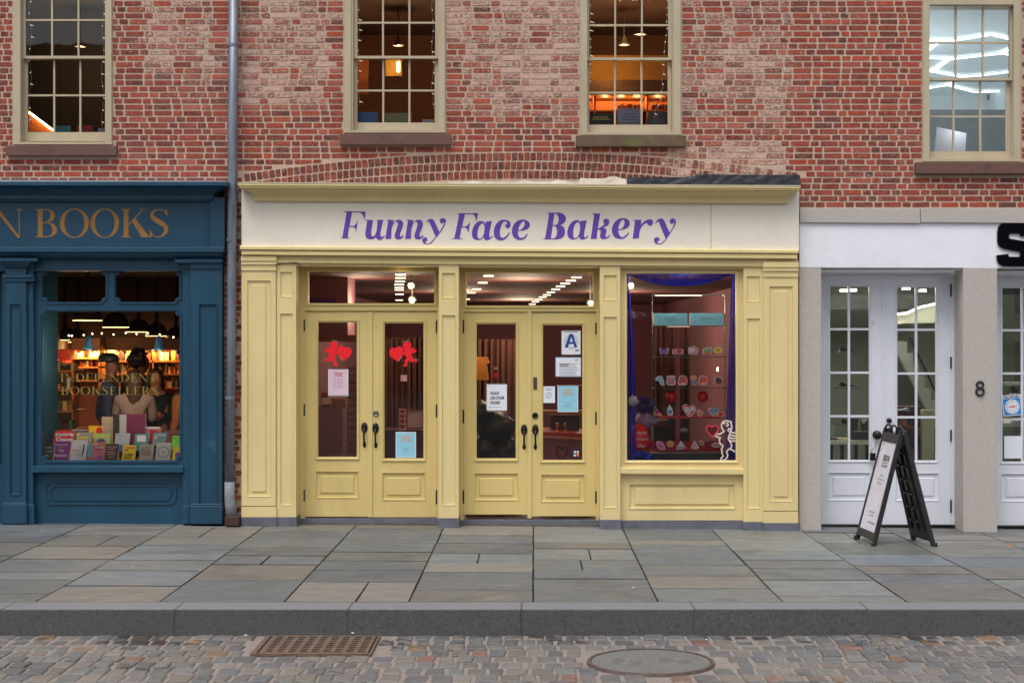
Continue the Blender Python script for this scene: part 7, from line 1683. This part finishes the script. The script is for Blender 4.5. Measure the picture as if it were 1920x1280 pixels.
ptext('SRGN', .55, .72, .05, .36, bold=.04); q = MB(); slab1(q, .36, .74, .70, .706, -.001, .0008); q.build('rule', M['ink'], g1_); ptext('ACADEMY', .55, .664, .026, .36)
for i, s_ in enumerate(('SNEAKER', 'CUSTOMIZATION', 'WORKSHOP')): ptext(s_, .52, .585 - i * .035, .017, (.22, .42, .3)[i], M['ink_grey'])
ptext('BOOK YOUR', .5, .262, .017, .3, M['ink_grey']); ptext('SPOT NOW', .5, .23, .017, .28, M['ink_grey']); ptext('SRGNACADEMY', .6, .172, .016, .4, M['ink_grey']); ptext('- - - -', .5, .14, .01, .4, M['ink_grey'])
for i in range(46):
    u, v = (R_.uniform(.09, .17), R_.uniform(.55, .86)) if i < 30 else (R_.uniform(.09, .3), R_.uniform(.8, .87)) if i < 38 else (R_.uniform(.72, .86), R_.uniform(.8, .87)) if i < 42 else (R_.uniform(.09, .13), R_.uniform(.3, .5))
    q = MB(); s_ = R_.uniform(.004, .011); q.add([P1(u, v, .001), P1(u + s_ * 2, v + s_ * .3, .001), P1(u + s_ * 2.4, v + s_, .001), P1(u + s_ * .3, v + s_ * 1.1, .001)], [(0, 1, 2, 3)])
    if i == 0: fm = [mat('splash_magenta', lin(210, 30, 130), .5), mat('splash_violet', lin(110, 50, 190), .5), mat('splash_blue', lin(50, 70, 200), .5)]; acc = [MB(), MB(), MB()]
    k_ = 2 if 38 <= i < 42 else (i % 2); acc[k_].add(q.v, [(0, 1, 2, 3)])
for a_, m_ in zip(acc, fm): a_.build('splash', m_, g1_)
n2 = (bn0 - bl0).cross(tf - bl0).normalized(); n2 = n2 if n2.x > 0 else -n2
tf2, tn2 = tf + Vector((.045, 0, 0)), tn + Vector((.045, 0, 0))
g2_, P2, slab2 = panel(bl0, bn0, tf2, tn2, n2, 'back_panel')
q = MB()       # moulded ribs and slots on the inner face
for i in range(3): slab2(q, .2 + i * .29, .225 + i * .29, .13, .87, -.045, -.02)
for j in range(6):
    for i in range(2): slab2(q, .26 + i * .3, .44 + i * .3, .2 + j * .12, .215 + j * .12, -.055, -.02)
q.build('rib', M['bp'], g2_)
for (f0, f1, nm) in ((fl0, fn0, 'a'), (bl0, bn0, 'b')):
    for v in (f0, f1):
        c_ = v; MB().box(c_.x - .02, c_.x + .02, c_.y - .022, c_.y + .022, base_z - .002, base_z + .04).build('foot', M['bp'], AB, bevel=.008)
q = MB()
for i in range(3):
    c_ = tf.lerp(tn, .16 + i * .33) + Vector((.015, 0, 0)); dv = (tn - tf).normalized()
    h_ = MB(); pts = [c_ - dv * .07 + Vector((-.02, 0, -.07)), c_ - dv * .062 + Vector((-.01, 0, .015)), c_ - dv * .03 + Vector((0, 0, .035)), c_ + dv * .03 + Vector((0, 0, .035)), c_ + dv * .062 + Vector((.01, 0, .015)), c_ + dv * .07 + Vector((.02, 0, -.07))]
    h_.tube(pts, .012, 8); h_.build('handle', M['bp'], AB, smooth=True)
MB().tube([tn + Vector((.02, -.012, -.03)), tn + Vector((.02, .02, -.03))], .01, 8).build('bolt', M['steel'], AB)

# a fallen leaf and scraps on the pavement
MB().add([tuple(gp(1890, 1026, -.03) + Vector(v)) for v in ((-.03, -.02, .02), (.02, -.03, .022), (.05, .01, .03), (0, .03, .025))], [(0, 1, 2, 3)]).build('leaf', mat('dry_leaf', lin(190, 110, 50), .7), label='curled orange dry leaf on the pavement at the right', cat='leaf')
for i, (px, py, z) in enumerate(((1187, 1102, 0), (1552, 1016, -.03), (80, 995, .02), (373, 1070, 0), (249, 1062, 0), (662, 1187, GZ), (460, 1191, GZ), (1325, 1199, GZ))):
    p = gp(px, py, z + .006); s_ = S(3)
    MB().add([tuple(p + Vector((s_ * math.cos(k_ * 1.3 + i) * R_.uniform(.6, 1.2), s_ * .8 * math.sin(k_ * 1.3 + i), .004 + .003 * (k_ % 2)))) for k_ in range(5)], [(0, 1, 2, 3, 4)]).build('paper_scrap', M['paper'], label='tiny pale scrap lying on the ground', cat='litter', group='tiny pale scraps on the ground')

# ---------------------------------------------------------------- the far side of the street, seen only as reflections
OY = -D - 32
ob_ = root('opposite_building', 'dark brick building across the street, seen as a reflection in the glass', 'building', (0, OY, GZ))
M['opp'] = mat('opposite_brick', lin(84, 56, 48), .9, var=.3, vs=2); M['oppw'] = mat('opposite_glass', lin(24, 28, 34), .2)
q = MB(); q.box(-9, 6.6, OY - 8, OY, GZ, 19); q.box(-34, -9, OY - 8, OY, GZ, 14.4); q.box(6.6, 36, OY - 8, OY, GZ, 9.2); q.build('wall', M['opp'], ob_)
for i in range(18):
    for j in range(3):
        if j == 2 and not -9 < -33 + i * 3.8 < 4: continue
        MB().box(-33 + i * 3.8, -31.6 + i * 3.8, OY - .02, OY + .02, 3.9 + j * 3.4, 6.1 + j * 3.4).build('window', M['oppw'], ob_)
q = MB(); q.box(-34, 36, OY, OY + .05, 3.15, 3.5); q.build('fascia', mat('opp_fascia', lin(50, 40, 36), .7), ob_)
cu = bpy.data.curves.new('t', 'FONT'); cu.body = 'THEATER'; cu.space_character = 1.35; ot = bpy.data.objects.new('t', cu); COL.objects.link(ot)
me = bpy.data.meshes.new_from_object(ot.evaluated_get(bpy.context.evaluated_depsgraph_get())); k_ = .17 / .69
q = MB(); q.add([(4.98 - v.co.x * k_ * 1.6, OY + .06, 2.9 + v.co.y * k_) for v in me.vertices], [list(p.vertices) for p in me.polygons]); bpy.data.objects.remove(ot)
q.build('lettering', emit('theatre_letters', (1, .9, .85), 1.6), ob_)
